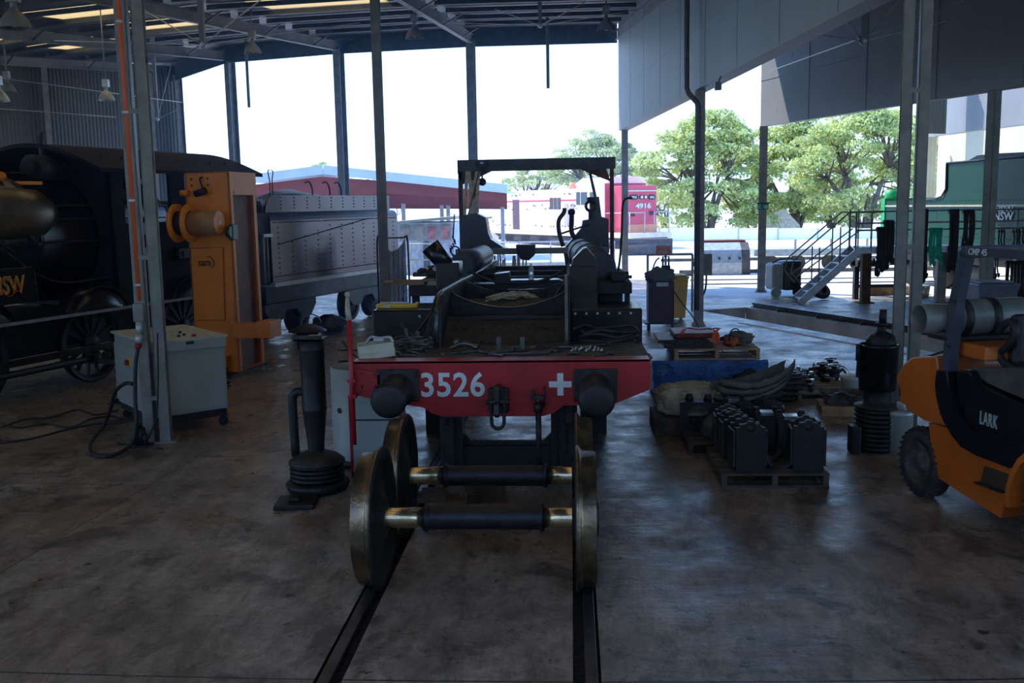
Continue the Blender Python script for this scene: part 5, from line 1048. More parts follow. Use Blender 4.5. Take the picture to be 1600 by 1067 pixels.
for k, (x_, y_) in enumerate(((2.5, 10.45), (2.78, 10.5), (2.42, 10.8), (2.75, 10.85))):
    axlebox(x_, y_, zp, (4, -8, 86, 3)[k], ('dark axle box on second pallet, front middle', 'dark axle box on second pallet, front right', 'dark axle box on second pallet, turned sideways under the canvas', 'dark axle box on second pallet, back right under the canvas')[k], sc=.86)
# tan sack
rt = thing('sack_bundle', 'rough tan sacking bundle lying across the back of the second pallet', 'sack', (2.03, 11.35, 0))
bm = MB(); g = bmesh.ops.create_icosphere(bm.b, subdivisions=5, radius=1)
for v_ in g['verts']:
    q = v_.co.copy(); s_ = [math.copysign(abs(c_)**.6, c_) for c_ in q]; k = 1+.13*noise.noise(q*3)+.07*noise.noise(q*9)+.03*noise.noise(q*20)
    v_.co = Vector((s_[0]*.40*k, s_[1]*.32*k, .38+s_[2]*.17*k+.02*q.x)); 
for f in bm.b.faces: f.smooth = True
bm.build('sack', 'sack', rt)
bm = MB(); bm.box(-.45, .4, -.3, .35, 0, .21, .01); bm.build('under_box', 'woodd', rt)
# folded canvas strips: nested boat shapes
rt = thing('canvas_roll', 'folded stiff dark canvas lying over the axle boxes on the second pallet', 'canvas', (2.68, 10.95, .5), math.radians(8))
for lay in range(4):
    bm = MB(); n = 36; prev = None; hh = (.10, .085, .08, .13)[lay]
    for i in range(n+1):
        f = i/n; bulge = math.sin(PI*min(1, max(0, f)))**.6
        y_ = (-.17*bulge-.02 if lay < 3 else .15*bulge+.02)*(1-.10*lay)+.012*noise.noise(Vector((f*9, lay*3, 1)))
        x_ = -.41+.85*f-(.03*lay); z_ = .155-.078*(lay % 3)+.17*f*f-.05*math.sin(PI*f)+.012*noise.noise(Vector((f*12, lay, 4)))
        if lay == 3: z_ = .11+.19*f*f-.03*math.sin(PI*f)
        lean = -.035 if lay < 3 else .02; k = hh*(.75+.35*f)+.02*noise.noise(Vector((f*16, 7+lay, 0)))
        r0, r1, r2 = bm.v((x_, y_, z_-k*.55)), bm.v((x_, y_+lean, z_)), bm.v((x_+.01, y_+lean*.2, z_+k*.5))
        if prev: bm.b.faces.new([prev[0], r0, r1, prev[1]]); bm.b.faces.new([prev[1], r1, r2, prev[2]])
        prev = (r0, r1, r2)
    for f_ in bm.b.faces: f_.smooth = True
    o = bm.build('canvas_fold', 'canvas', rt); md = o.modifiers.new('thick', 'SOLIDIFY'); md.thickness = .016
bm = MB(); bm.ball((0, 0, -.02), 1, (.36, .14, .09), 12, .2, 3); bm.build('inner_roll', 'irond', rt)
# blue wrapped stack
rt = thing('wrapped_load', 'blue sheet wrapped load standing behind the sacking right of the red beam', 'wrapped load', (2.45, 13.3, 0))
bm = MB(); g = bmesh.ops.create_grid(bm.b, x_segments=2, y_segments=2, size=.1); bm.b.free(); bm.b = bmesh.new()
n = 64
for k in range(9):
    pass
ring = []
for k in range(13):
    z_ = .13+.46*k/12; rr_ = []
    for i in range(n):
        t = 2*PI*i/n; c_, s_ = math.cos(t), math.sin(t); a_ = max(abs(c_)/.74, abs(s_)/.52); x_, y_ = c_/a_, s_/a_; q = 1+.035*noise.noise(Vector((x_*5, y_*5, z_*6)))+.02*noise.noise(Vector((x_*14, y_*14, z_*9)))
        rr_.append(bm.v((x_*q, y_*q, z_)))
    ring.append(rr_)
for k in range(12):
    for i in range(n): bm.b.faces.new([ring[k][i], ring[k][(i+1) % n], ring[k+1][(i+1) % n], ring[k+1][i]])
bm.b.faces.new(ring[-1]); bm.b.faces.new(ring[0][::-1]); bm.build('blue_wrap', 'blue', rt)
bm = MB(); bm.box(-.70, .70, -.5, .5, 0, .13, .005); bm.build('base', 'woodd', rt)
pallet(1.98, 3.08, 12.75, 13.85, .60, 'pale wooden pallet lying on top of the blue wrapped load', 'woodl', h=.14)
zt = .742
bm = MB(); bm.box(1.86, 2.5, 12.85, 13.7, zt, zt+.045, .004); bm.box(1.80, 2.44, 13.0, 13.8, zt+.045, zt+.09, .004); bm.build('steel_plates', 'iron', label='flat drilled steel plates at the left end of the pale pallet', cat='plate')
bm = MB()
for k in range(14): bm.cone((1.9+.042*k, 12.9+.05*(k % 3), zt+.046), (1.9+.042*k, 12.9+.05*(k % 3), zt+.05), .014, n=8)
bm.build('drill_swarf', 'galv', label='pale specks of swarf on the drilled steel plates', cat='swarf', kind='stuff')
bm = MB(); bm.box(2.02, 2.6, 13.1, 13.75, zt+.092, zt+.16, .02); bm.build('red_case', mat('dull_red_case', (.20, .035, .02), .5), label='flat dull red case under the orange strap on the pallet', cat='case')
bm = MB(); z_ = zt+.17; pts = [(2.10, 13.0, z_), (2.18, 13.2, z_+.05), (2.35, 13.2, z_+.03), (2.5, 13.1, z_+.05), (2.56, 13.0, z_+.0), (2.55, 12.9, z_-.1)]
def strap(bm, pts, w, k=5):
    P = spline([Vector(p) for p in pts], k); prev = None
    for i, p in enumerate(P):
        d = (P[min(i+1, len(P)-1)]-P[max(0, i-1)]).normalized(); s_ = d.cross(Vector((0, .35, 1))).normalized()*w/2; a_, b_2 = bm.v(p-s_), bm.v(p+s_)
        if prev: bm.b.faces.new([prev[0], a_, b_2, prev[1]])
        prev = (a_, b_2)
strap(bm, pts, .06); strap(bm, [(2.5, 13.25, z_+.02), (2.6, 13.1, z_+.06), (2.52, 12.95, z_), (2.50, 12.80, z_-.08), (2.57, 12.74, z_-.15), (2.6, 12.72, z_-.2)], .05); o = bm.build('ratchet_strap', 'conduit', label='bright orange strap tangled on top of the pallet load', cat='strap'); o.modifiers.new('t', 'SOLIDIFY').thickness = .004
bm = MB(); bm.ball((2.86, 13.1, zt+.085), .12, (1.5, 1, .75), 14, .8, 2); bm.build('rag_heap', 'canvas', label='dark rag heap on the right end of the pale pallet', cat='rags')
bm = MB(); bm.ball((2.74, 12.95, zt+.06), .07, (1.3, 1, .9), 10, .9, 6); bm.build('orange_rag', mat('rust_orange_rag', (.40, .09, .03), .8), label='small rusty orange rag beside the dark rag heap', cat='rag')
bm = MB(); bm.tube([(2.70, 12.9, zt+.02), (2.72, 12.9, zt+.2), (2.80, 12.92, zt+.24), (2.86, 12.92, zt+.18)], .008, 6, 4); bm.build('wire_loop', 'irond', label='thin dark wire loop standing above the orange rag', cat='wire')
# black plastic bag
bm = MB(); bm.ball((2.92, 12.55, .13+.17), .20, (1.1, .8, .85), 16, .5, 12); bm.build('dark_bag', 'rub', label='crumpled black bag at the right foot of the blue load', cat='bag')
bm = MB(); bm.box(2.7, 3.15, 12.35, 12.8, 0, .13, .01); bm.build('timber_block', 'woodd', label='dark timber under the crumpled black bag', cat='timber')
# plates stack with valves at right
c = G(1178, 612); rt = thing('plate_stack', 'stack of dark steel forgings behind the canvas roll', 'forgings', (3.35, 13.3, 0))
for k in range(5): bm = MB(); bm.m = Matrix.Rotation(.15*(k-2), 4, 'Z'); bm.box(-.34, .30+.02*k, -.3, .3, .07*k, .07*k+.05, .015); bm.lathe([(.07, 0), (.13, 0), (.13, .065), (.07, .065), (.07, 0)], (.2, -.16, .07*k), n=20); bm.build('forging', 'iron', rt)
# pallet with valve gear bits
pl = pallet(3.62, 4.42, 13.0, 14.9, 0, 'long low pallet of small valve parts left of the white bucket', 'wood', 8, .11)
q = random.Random(11)
for k in range(16):
    x_ = 3.72+.6*q.random(); y_ = 13.1+1.7*q.random(); bm = MB(); bm.m = Matrix.Translation((x_, y_, .112))@Matrix.Rotation(q.uniform(0, 3), 4, 'Z'); l = q.uniform(.08, .2); bm.box(-l/2, l/2, -.03, .03, 0, .05, .008); bm.cone((l*.3, 0, .05), (l*.3, 0, .09), .03, n=10); bm.build('valve_part', ('iron', 'chrome', 'irond')[k % 3], label='small machined part scattered on the long low pallet', cat='part', group='machined parts on the long pallet')
for k, (px, Y_) in enumerate(((1284, 14.2), (1303, 14.0), (1296, 14.6))):
    x_ = A(px, 600, Y_).x; rt = thing('stop_valve', ('bright flanged valve, left of the two in front', 'bright flanged valve, right of the two in front', 'flanged valve standing behind the front two')[k]+' near the white bucket', 'valve', (x_, Y_, 0)); bm = MB(); bm.lathe([(0, 0), (.12, 0), (.12, .03), (.06, .05), (.06, .12), (.10, .16), (.06, .20), (.12, .23), (.12, .26), (0, .26)], n=24); bm.build('valve_body', 'iron', rt)
    bm = MB(); bm.lathe([(.035, .26), (.05, .29), (.09, .30), (.09, .32), (0, .33)], n=16); bm.build('valve_flange', 'chrome', rt)
bm = MB(); bm.tube([(4.55, 14.0, .0), (4.52, 14.0, .2), (4.44, 14.0, .28), (4.40, 14.0, .2)], .03, 8, 4); bm.build('bent_pipe', 'chrome', label='short bent bright pipe left of the flanged valves', cat='pipe')
c = G(1331, 622); rt = thing('bucket', 'white plastic bucket behind the shallow tray', 'bucket', (c.x, c.y, 0)); bm = MB(); bm.lathe([(0, 0), (.13, 0), (.155, .26), (.16, .27), (.16, .29), (.15, .29), (.125, .02), (0, .02)], n=28); bm.build('bucket_body', 'whitel', rt); bm = MB(); bm.lathe([(.162, .28), (.165, .30), (.15, .31), (0, .31)], n=28); bm.build('lid', 'cream', rt)
# shallow tray on timber base
a, b_ = G(1277, 640), G(1335, 660); rt = thing('parts_tray', 'dirty shallow tray on a timber base left of the black ribbed drum', 'tray', (a.x+.26, 12.25, 0), -.12)
bm = MB(); bm.box(-.28, .28, -.22, .3, 0, .12, .006); bm.build('timber_base', 'woodl', rt)
bm = MB()
for s_ in (1,):
    bt = [(-.2, -.14), (.2, -.14), (.2, .2), (-.2, .2)]; tpz = [(-.28, -.21), (.28, -.21), (.28, .27), (-.28, .27)]
    for i in range(4): j = (i+1) % 4; bm.face([(*bt[i], .125), (*bt[j], .125), (*tpz[j], .26), (*tpz[i], .26)])
    bm.face([(*p_, .125) for p_ in bt])
o = bm.build('tray', 'dusty', rt); o.modifiers.new('t', 'SOLIDIFY').thickness = .006
bm = MB(); bm.ball((0, .03, .17), .17, (1, .9, .35), 12, .7, 5); bm.build('scrap_fill', 'iron', rt)
# black ribbed drum with valve on top
c = G(1366, 682); DR = thing('relief_drum', 'tall black drum with ribbed base and valve on top beside the double column', 'drum', (3.855, 10.42, 0)); DR.scale = (.86, .86, .98); r = .235
for k in range(9): bm = MB(); bm.torus((0, 0, .04+.05*k), (0, 0, 1), r, .026, 36, 8); bm.build('rib_ring', 'irond', DR)
bm = MB(); bm.cone((0, 0, 0), (0, 0, .46), r-.01, n=32); bm.lathe([(r-.02, .46), (r+.03, .47), (r+.03, .49), (.17, .50), (.16, .66), (.19, .68)], n=32); bm.build('ribbed_core', 'blackm', DR)
bm = MB(); bm.lathe([(0, .66), (.215, .66), (.235, 1.12), (.245, 1.13), (.245, 1.15), (.22, 1.15), (.20, 1.0), (0, 1.0)], n=36); bm.build('bucket_shell', 'black', DR)
bm = MB(); bm.ball((.03, 0, 1.17), .16, (1.1, .9, .75), 14, .15, 2); bm.cone((.03, 0, 1.22), (.03, 0, 1.37), .055, n=16); bm.cone((.03, 0, 1.35), (.03, 0, 1.38), .075, n=16); bm.cone((.04, 0, 1.37), (.04, 0, 1.52), .045, n=14); bm.build('safety_valve', 'irond', DR)
bm = MB(); bm.cone((-.25, -.05, .98), (-.25, -.05, 1.16), .035, n=10); bm.bar((-.25, -.05, 1.0), (-.26, -.05, .8), .03, .03); bm.build('side_cock', 'irond', DR)
bm = MB(); bm.box(-.36, -.24, -.25, -.05, 0, .30, .02); bm.build('iron_wedge', 'irond', DR)
c = A(1406, 690, 10.25); rt = thing('paint_pail', 'white paint pail standing behind the rear wheel of the forklift', 'pail', (c.x, 10.3, 0)); bm = MB(); bm.lathe([(0, 0), (.13, 0), (.14, .40), (.145, .41), (.145, .43), (0, .43)], n=28); bm.build('pail_body', 'whitel', rt); bm = MB(); bm.lathe([(.15, .42), (.15, .45), (0, .455)], n=28); bm.build('lid', 'galv', rt)
# ============================================================ FORKLIFT
FF = Frame((3.69, 8.73, 0), .23, -.97)         # visible side plane, heading towards the camera; local y runs away to the right
FK = FF.root('forklift', 'orange forklift truck with black overhead guard at the right edge', 'forklift')
def fp(*pts, off=0.0): return [FF.hit(x_, y_, off) for x_, y_ in pts]
def slab(pts, y0, y1, bev=0):
    bm = MB(); bm.prism(pts, (0, y0, 0), (1, 0, 0), (0, 0, 1), (0, y1-y0, 0))
    if bev: bmesh.ops.bevel(bm.b, geom=[e for e in bm.b.edges], offset=bev, segments=3, affect='EDGES', profile=.5)
    return bm
cw = fp((1399, 590), (1410, 569), (1424, 558), (1463, 556), (1466, 612), (1477, 666), (1445, 657), (1419, 643), (1405, 629), (1409, 608))
slab(cw, .0, 1.02, .02).build('counterweight', 'orangef', FK)
bm = MB(); q = fp((1406, 628), (1420, 642)); bm.box(q[0][0]-.05, q[0][0]+.10, -.01, 1.0, q[1][1]-.02, q[0][1], .02); bm.build('rear_bumper', 'galv', FK)
q = fp((1401, 600), (1411, 622)); bm = MB(); bm.box(q[0][0]+.0, q[0][0]+.02, .02, .14, q[1][1], q[0][1], .01); bm.build('tail_lamp', 'glass', FK)
ch = fp((1447, 660), (1478, 669), (1486, 682), (1499, 695), (1530, 711), (1581, 731), (1572, 760), (1559, 810), (1510, 778), (1463, 748), (1456, 715), (1450, 690))
slab(ch, .02, 1.0, .008).build('side_panel', 'orangef', FK)
a, b_ = FF.hit(1532, 726), FF.hit(1576, 764)
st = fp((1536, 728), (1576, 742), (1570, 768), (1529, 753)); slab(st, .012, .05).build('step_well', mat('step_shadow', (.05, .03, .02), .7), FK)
bm = MB(); bm.prism([(st[3][0]-.02, st[3][1]-.012), (st[2][0], st[2][1]-.012), (st[2][0], st[2][1]), (st[3][0]-.02, st[3][1])], (0, -.03, 0), (1, 0, 0), (0, 0, 1), (0, .08, 0)); bm.build('step_tread', 'iron', FK)
# black lower floor sweep and guard leg
sweep = fp((1465, 600), (1467, 617), (1473, 645), (1480, 660), (1492, 680), (1506, 698), (1530, 711), (1581, 731), (1600, 722), (1640, 735), (1640, 690), (1600, 690), (1560, 683), (1530, 676), (1508, 662), (1494, 640), (1487, 610), (1484, 580), (1468, 578))
slab(sweep, -.03, .10, .006).build('floor_sweep', 'plastic' if 0 else 'black', FK)
cowl = fp((1490, 583), (1497, 577), (1510, 580), (1520, 600), (1545, 612), (1600, 638), (1660, 665), (1660, 710), (1600, 699), (1560, 690), (1530, 680), (1508, 660), (1494, 630))
slab(cowl, .02, .98, .02).build('body_cowl', 'black', FK)
top = fp((1497, 576), (1600, 576), (1640, 600), (1640, 650), (1600, 632), (1548, 610), (1524, 600)); slab(top, .10, .96, .01).build('seat_deck', mat('dusty_black', (.07, .065, .06), .55, 0, .4, 6), FK)
lab = fp((1527, 602), (1549, 604), (1590, 618), (1568, 621)); bm = MB(); 
a, b_ = FF.hit(1529, 662, .0), FF.hit(1557, 645, .0)
o = FF.o+FF.x*a[0]+FF.y*.012+Vector((0, 0, a[1]))
text('LARK', 'brand_letters', 'whitel', FK, o, FF.x, (0, 0, 1), .105, b_[0]-a[0], depth=.008, bold=.008, sp=1.15)
bm = MB(); pp = fp((1531, 604), (1552, 604), (1570, 612), (1556, 616)); bm.box(pp[0][0], pp[1][0]+.02, .2, .5, top[0][1]+.0, top[0][1]+.012); bm.build('warning_label', 'yellow', FK)
# hood
hd = fp((1487, 556), (1600, 556), (1600, 568), (1487, 570), off=.1); zt_ = max(p_[1] for p_ in hd); bm = MB(); bm.box(FF.hit(1465, 560)[0], FF.hit(1500, 560)[0]+.16, .12, .95, zt_-.12, zt_, .02); bm.build('engine_hood', 'orangef', FK)
# guard
leg = [FF.hit(1474, 612, .0), FF.hit(1480, 540, .0), FF.hit(1489, 470, .0), FF.hit(1504, 396, .0)]
for y_ in (.0, .96):
    bm = MB(); P_ = [Vector((p_[0], y_+.04, p_[1])) for p_ in leg]
    for i in range(3): bm.bar(P_[i]-(P_[i+1]-P_[i])*.03, P_[i+1]+(P_[i+1]-P_[i])*.03, .08, .10, up=(1, 0, 0))
    bm.build('guard_leg', 'plastic' if 0 else mat('guard_paint', (.055, .065, .085), .45, 0, .15, 4), FK)
tz = FF.hit(1504, 396)[1]; tx = leg[-1][0]
bm = MB(); bm.box(tx-.03, tx+.05, -.0, 1.04, tz-.035, tz+.06, .008); cbr = bm.build('guard_crossbar', 'guard_paint' if 'guard_paint' in M else bpy.data.materials['guard_paint'], FK)
bm = MB(); bm.bar((tx, .04, tz+.02), (tx+1.3, .04, tz+.02), .07, .07); bm.build('guard_side_rail', bpy.data.materials['guard_paint'], FK)
bm = MB(); bm.bar((tx, 1.0, tz+.02), (tx+1.3, 1.0, tz+.02), .07, .07); bm.build('guard_side_rail', bpy.data.materials['guard_paint'], FK)
for k in range(5): bm = MB(); bm.bar((tx+.25+.22*k, .04, tz+.03), (tx+.25+.22*k, 1.0, tz+.03), .03, .03); bm.build('guard_slat', bpy.data.materials['guard_paint'], FK)
xa_, xb_ = tx+.07, max(tx+.30, FF.hit(1538, 396)[0])
o = FF.o+FF.x*xa_+FF.y*.003+Vector((0, 0, tz-.006))
text('CMP 45', 'fleet_number', 'white', FK, o, FF.x, (0, 0, 1), .052, xb_-xa_, depth=.004, bold=.01)
# wheels
def wheel(x_, r, w_, y0=.02):
    bm = MB(); bm.lathe([(r*.62, y0+.01), (r*.66, y0), (r*.9, y0), (r, y0+.03), (r, y0+w_-.03), (r*.9, y0+w_), (r*.6, y0+w_)], (x_, 0, r), (0, 1, 0), 48)
    for k in range(30): t = 2*PI*k/30; bm.bar((x_+r*.93*math.cos(t), y0-.006, r+r*.93*math.sin(t)), (x_+r*1.012*math.cos(t), y0+w_*.4, r+r*1.012*math.sin(t)), .022, .02)
    wl_ = bm.build('wheel', 'tyre', FK)
    bm = MB(); bm.lathe([(r*.64, y0), (r*.60, y0+.015), (r*.56, y0+.05), (r*.3, y0+.06), (r*.26, y0+.03), (r*.2, y0+.01), (0, y0+.01)], (x_, 0, r), (0, 1, 0), 40)
    for k in range(6): t = 2*PI*k/6; bm.cone((x_+r*.36*math.cos(t), y0+.04, r+r*.36*math.sin(t)), (x_+r*.36*math.cos(t), y0+.07, r+r*.36*math.sin(t)), .014, n=6)
    bm.build('rim', 'dusty', wl_)
wheel(0, .31, .17); wheel(1.78, .37, .22, -.02); wheel(0, .31, .17, .83); wheel(1.78, .37, .22, .8)
bm = MB(); r = .45; pts = [(1.78+r*math.cos(t), .38+r*math.sin(t)) for t in [PI*(1.05-.09*i) for i in range(10)]]; pts2 = [(1.78+(r+.05)*math.cos(t), .38+(r+.05)*math.sin(t)) for t in [PI*(1.05-.09*i) for i in range(9, -1, -1)]]
bm.prism(pts+pts2, (0, -.06, 0), (1, 0, 0), (0, 0, 1), (0, .3, 0)); bm.build('front_mudguard', 'orangef', FK)
bm = MB(); bm.box(-.1, 1.6, .25, .8, .18, .5); bm.build('chassis', 'blackm', FK)
bm = MB(); bm.cone((0, .1, .31), (0, .9, .31), .05, n=12); bm.build('rear_axle', 'irond', FK)
# LPG bottle
zc = FF.hit(1500, 520, .3)[1]; xc = FF.hit(1463, 520, .0)[0]+.02
BT = thing('gas_bottle', 'grey gas bottle strapped across the back of the forklift', 'gas bottle', FF.o+FF.x*xc+Vector((0, 0, zt_+.02)), FF.rz)
zc = zt_+.02+.17
bm = MB(); zl = .165; bm.lathe([(0, .30), (.08, .305), (.145, .34), (.155, .40), (.155, .95), (.13, 1.02), (0, 1.05)], (0, -.18, zl), (0, 1, 0), 40); bb_ = bm.build('bottle_shell', mat('gas_grey', (.20, .21, .19), .42, .2, .15, 6), BT)
bm = MB(); bm.lathe([(.118, .0), (.122, .0), (.122, .30), (.118, .30), (.112, .29), (.112, .01), (.118, 0)], (0, -.18, zl), (0, 1, 0), 40); bm.build('valve_collar', 'gas_grey' if 'gas_grey' in M else bpy.data.materials['gas_grey'], BT)
bm = MB(); bm.cone((0, -.0, zl), (0, .16, zl), .025, n=10); bm.box(-.04, .04, -.0, .04, zl-.02, zl+.02, .005); bm.build('valve', 'brass', BT)
for s_ in (.34, .60): bm = MB(); bm.lathe([(.158, s_), (.163, s_), (.163, s_+.07), (.158, s_+.07), (.158, s_)], (0, -.18, zl), (0, 1, 0), 40); bm.build('strap', 'iron', BT)
bm = MB(); bm.box(-.14, .14, .0, .8, -.015, .02, .004); bm.build('cradle', 'blackm', BT)
# steering handle & seat
bm = MB(); y_ = .22; pts = [FF.hit(*p_, .25) for p_ in ((1560, 519), (1568, 508), (1578, 503), (1586, 510), (1586, 525), (1572, 543), (1562, 552), (1568, 566), (1590, 580))]
bm.tube([(p_[0], .25, p_[1]) for p_ in pts], .03, 10, 3); bm.build('control_handle', 'rub', FK)
sx_, sz_ = FF.hit(1605, 560, .4); bm = MB(); bm.box(sx_-.12, sx_+.0, .3, .8, sz_-.12, sz_+.35, .04); bm.box(sx_-.05, sx_+.42, .3, .8, sz_-.15, sz_-.02, .04); bm.build('seat', 'rub', FK)
bm = MB(); p_ = [FF.hit(*q, .0) for q in ((1408, 566), (1435, 553), (1462, 540))]; bm.bar((p_[0][0], .1, p_[0][1]), (p_[2][0], .3, p_[2][1]), .02, .02); bm.build('bottle_catch', 'irond', FK)
# ============================================================ SERVICES ON COLUMNS, RIGHT
bm = MB(); pts = [(3.13, 21.0, 7.4)]+[A(*p, 21.0) for p in ((1073, 60), (1073, 137), (1076, 146), (1089, 160), (1091, 170))]; q = pts[-1]; pts.append(Vector((q.x, 21.0, .35))); pts = [Vector(p) for p in pts]; pts[0].x = pts[1].x
bm.tube(pts, .055, 12); bm.build('downpipe', mat('downpipe_brown', (.10, .085, .075), .5), label='brown downpipe cranked around the foot of the hanging wall and down its column', cat='pipe')
a, b_ = A(1093, 430, 21.5), A(1111, 396, 21.5); rt = thing('switch_cabinet', 'grey electrical box fixed behind the downpipe column', 'electrical box', ((a.x+b_.x)/2, 21.45, a.z))
bm = MB(); bm.box(-.30, -.1, -.12, -.06, .2, .3); bm.build('bracket', 'steel', rt); bm = MB(); bm.box(-.13, .13, -.08, .08, 0, b_.z-a.z, .01); bm.build('box_body', 'steel', rt); bm = MB(); bm.tube([(.02, 0, 0), (.0, 0, -.3), (-.12, -.1, -.55), (-.16, -.1, -.8)], .02, 8, 4); bm.build('cable', 'rub', rt)
a, b_ = A(1184, 328, 28.55), A(1201, 318, 28.55); rt = thing('exit_sign', 'green running man exit sign with arrow on the grey column', 'sign', ((a.x+b_.x)/2, 28.6, a.z)); w = (b_.x-a.x)/2; h = b_.z-a.z
bm = MB(); bm.box(-w, w, -.03, .04, 0, h, .006); bm.build('sign_box', 'exitg', rt); bm = MB(); bm.box(-w-.03, w+.06, -.03, .05, h, h+.03); bm.build('bracket', 'irond', rt)
bm = MB(); bm.prism([(.0, .06), (.06, .06), (.06, .02), (.13, .09), (.06, .16), (.06, .12), (0, .12)], (.02, -.036, h*.5-.09), X, Z3, (0, .004, 0)); bm.build('arrow', 'white', rt)
bm = MB(); k = h/.22; bm.box(-.13, -.10, -.036, -.032, h*.2, h*.75); bm.ball((-.09, -.034, h*.80), .016, (1, .2, 1), 6); bm.bar((-.11, -.034, h*.6), (-.05, -.034, h*.5), .014, .004, up=(0, 1, 0)); bm.bar((-.11, -.034, h*.4), (-.05, -.034, h*.2), .014, .004, up=(0, 1, 0)); bm.build('running_figure', 'white', rt)
# small floodlight under fascia
c = A(1122, 133, 18.9); bm = MB(); bm.m = Matrix.Translation(c); bm.box(-.06, .06, -.06, .06, -.09, .05, .01); bm.bar((0, 0, .03), (.05, 0, max(.09, 4.91-c.z)), .03, .03); bm.build('flood_lamp', 'plastic', label='small dark floodlight under the edge of the hanging wall', cat='lamp')
# ============================================================ HANDRAIL WITH NOTICE, TROLLEY, YELLOW BIN
Y_ = 24.2; a, b_ = A(1012, 398, Y_), A(1082, 398, Y_); rt = thing('guard_rail', 'pale steel guard rail carrying the orange notice', 'rail', ((a.x+b_.x)/2, Y_, 0))
bm = MB(); bm.cone((a.x, Y_, a.z), (b_.x, Y_, a.z), .03, n=10); bm.build('top_rail', 'galv', rt, True); bm = MB(); bm.cone((a.x, Y_, a.z-.5), (b_.x, Y_, a.z-.5), .03, n=10); bm.build('mid_rail', 'galv', rt, True)
for x_ in (a.x, A(1040, 398, Y_).x, b_.x): bm = MB(); bm.cone((x_, Y_, 0), (x_, Y_, a.z), .03, n=10); bm.build('rail_post', 'galv', rt, True)
a, b_ = A(1025, 398, Y_-.06), A(1048, 384, Y_-.06); rt = thing('notice_board', 'small orange NOTICE sign with white lettering on the guard rail', 'sign', ((a.x+b_.x)/2, Y_-.06, a.z)); w = (b_.x-a.x)/2; h = b_.z-a.z
bm = MB(); bm.box(-w, w, -.006, .006, 0, h); bd = bm.build('board', 'signor', rt)
text('NOTICE', 'heading', 'white', rt, (-w*.55, -.007, h*.74), X, Z3, h*.16, w*1.1, depth=.003, world=False)
for k in range(3): bm = MB(); bm.box(-w*.75+.02*k, w*.75-.03*((k+1) % 2), -.009, -.006, h*(.14+.18*k), h*(.22+.18*k)); bm.build('text_line', 'white', rt)
c = G(1033, 518); rt = thing('welding_trolley', 'dark red machine trolley with cloth on top right of the locomotive frame', 'trolley', (c.x, c.y+.2, 0))
bm = MB(); bm.box(-.26, .26, -.22, .25, .18, 1.02, .015); bm.build('machine_body', mat('dark_maroon', (.075, .018, .02), .7), rt)
bm = MB(); bm.box(-.22, .22, -.24, -.22, .2, .9, .005); bm.build('front_panel', bpy.data.materials['dark_maroon'], rt)
bm = MB(); bm.box(-.10, .14, -.25, -.235, .93, 1.01); bm.build('name_plate', 'clothb', rt)
bm = MB(); bm.ball((0, 0, 1.12), .20, (1.45, 1.1, .85), 16, .5, 4); bm.build('draped_cloth', 'canvas', rt)
bm = MB(); bm.tube([(-.18, 0, 1.2), (-.1, 0, 1.42), (-.02, 0, 1.5)], .015, 6, 3); bm.box(.02, .2, -.05, .05, 1.24, 1.34, .02); bm.tube([(.05, 0, 1.32), (.05, 0, 1.52), (.17, 0, 1.52), (.17, 0, 1.32)], .02, 6); bm.build('regulator', 'irond', rt)
for s_ in (-.24, .24): bm = MB(); bm.cone((s_-.03, 0, .1), (s_+.03, 0, .1), .1, n=20); bm.build('wheel', 'rub', rt)
bm = MB(); bm.box(-.34, .34, -.3, .3, .16, .19); bm.build('base', 'irond', rt)
bm = MB(); bm.tube([(c.x+.2, c.y, .9), (c.x+.4, c.y-.2, .6), (c.x+.62, c.y-.4, .3), (c.x+.75, c.y-.5, .02)], .012, 6, 4); bm.build('lead', 'rub', label='thin black lead arching from the dark red trolley to the floor', cat='lead')
c = G(1056, 500); rt = thing('wheelie_bin', 'yellow wheelie bin behind the dark red trolley', 'bin', (c.x-.02, c.y+.1, 0)); 
def bin_(rt, m, w=.28, h=1.0, ml=None):
    bm = MB(); b0, b1 = w*.78, w
    p = [(-b0, -b0*1.1, .06), (b0, -b0*1.1, .06), (b0, b0*1.1, .06), (-b0, b0*1.1, .06)]; t_ = [(-b1, -b1*1.2, h*.93), (b1, -b1*1.2, h*.93), (b1, b1*1.2, h*.93), (-b1, b1*1.2, h*.93)]
    bm.face(p[::-1]); bm.face(t_)
    for i in range(4): j = (i+1) % 4; bm.face([p[i], p[j], t_[j], t_[i]])
    bm.build('bin_body', m, rt)
    bm = MB(); bm.box(-b1*1.06, b1*1.06, -b1*1.3, b1*1.25, h*.93, h*.97, .01); bm.box(-b1*.9, b1*.9, -b1*1.1, b1*1.1, h*.97, h, .02); bm.build('lid', ml or m, rt)
    for s_ in (-1, 1): bm = MB(); bm.cone((s_*b0*.8-.03, b0*1.15, .1), (s_*b0*.8+.03, b0*1.15, .1), .1, n=20); bm.build('wheel', 'rub', rt)
    bm = MB(); bm.cone((-b1*.8, b1*1.35, h*.95), (b1*.8, b1*1.35, h*.95), .018, n=8); bm.build('handle', m, rt)
bin_(rt, 'yellow', .27, 1.02)
c = A(1543, 500, 19.2); GB = thing('wheelie_bin', 'grey wheelie bin behind the forklift gas bottle with a plant above it', 'bin', (c.x, 19.2, 0)); bin_(GB, 'plastic', .36, 1.04)
c = A(1541, 436, 19.0); rt = thing('potted_plant', 'leafy yellow-green weed growing up behind the grey bin', 'plant', (c.x, 19.85, 0)); bm = MB()
q = random.Random(4)
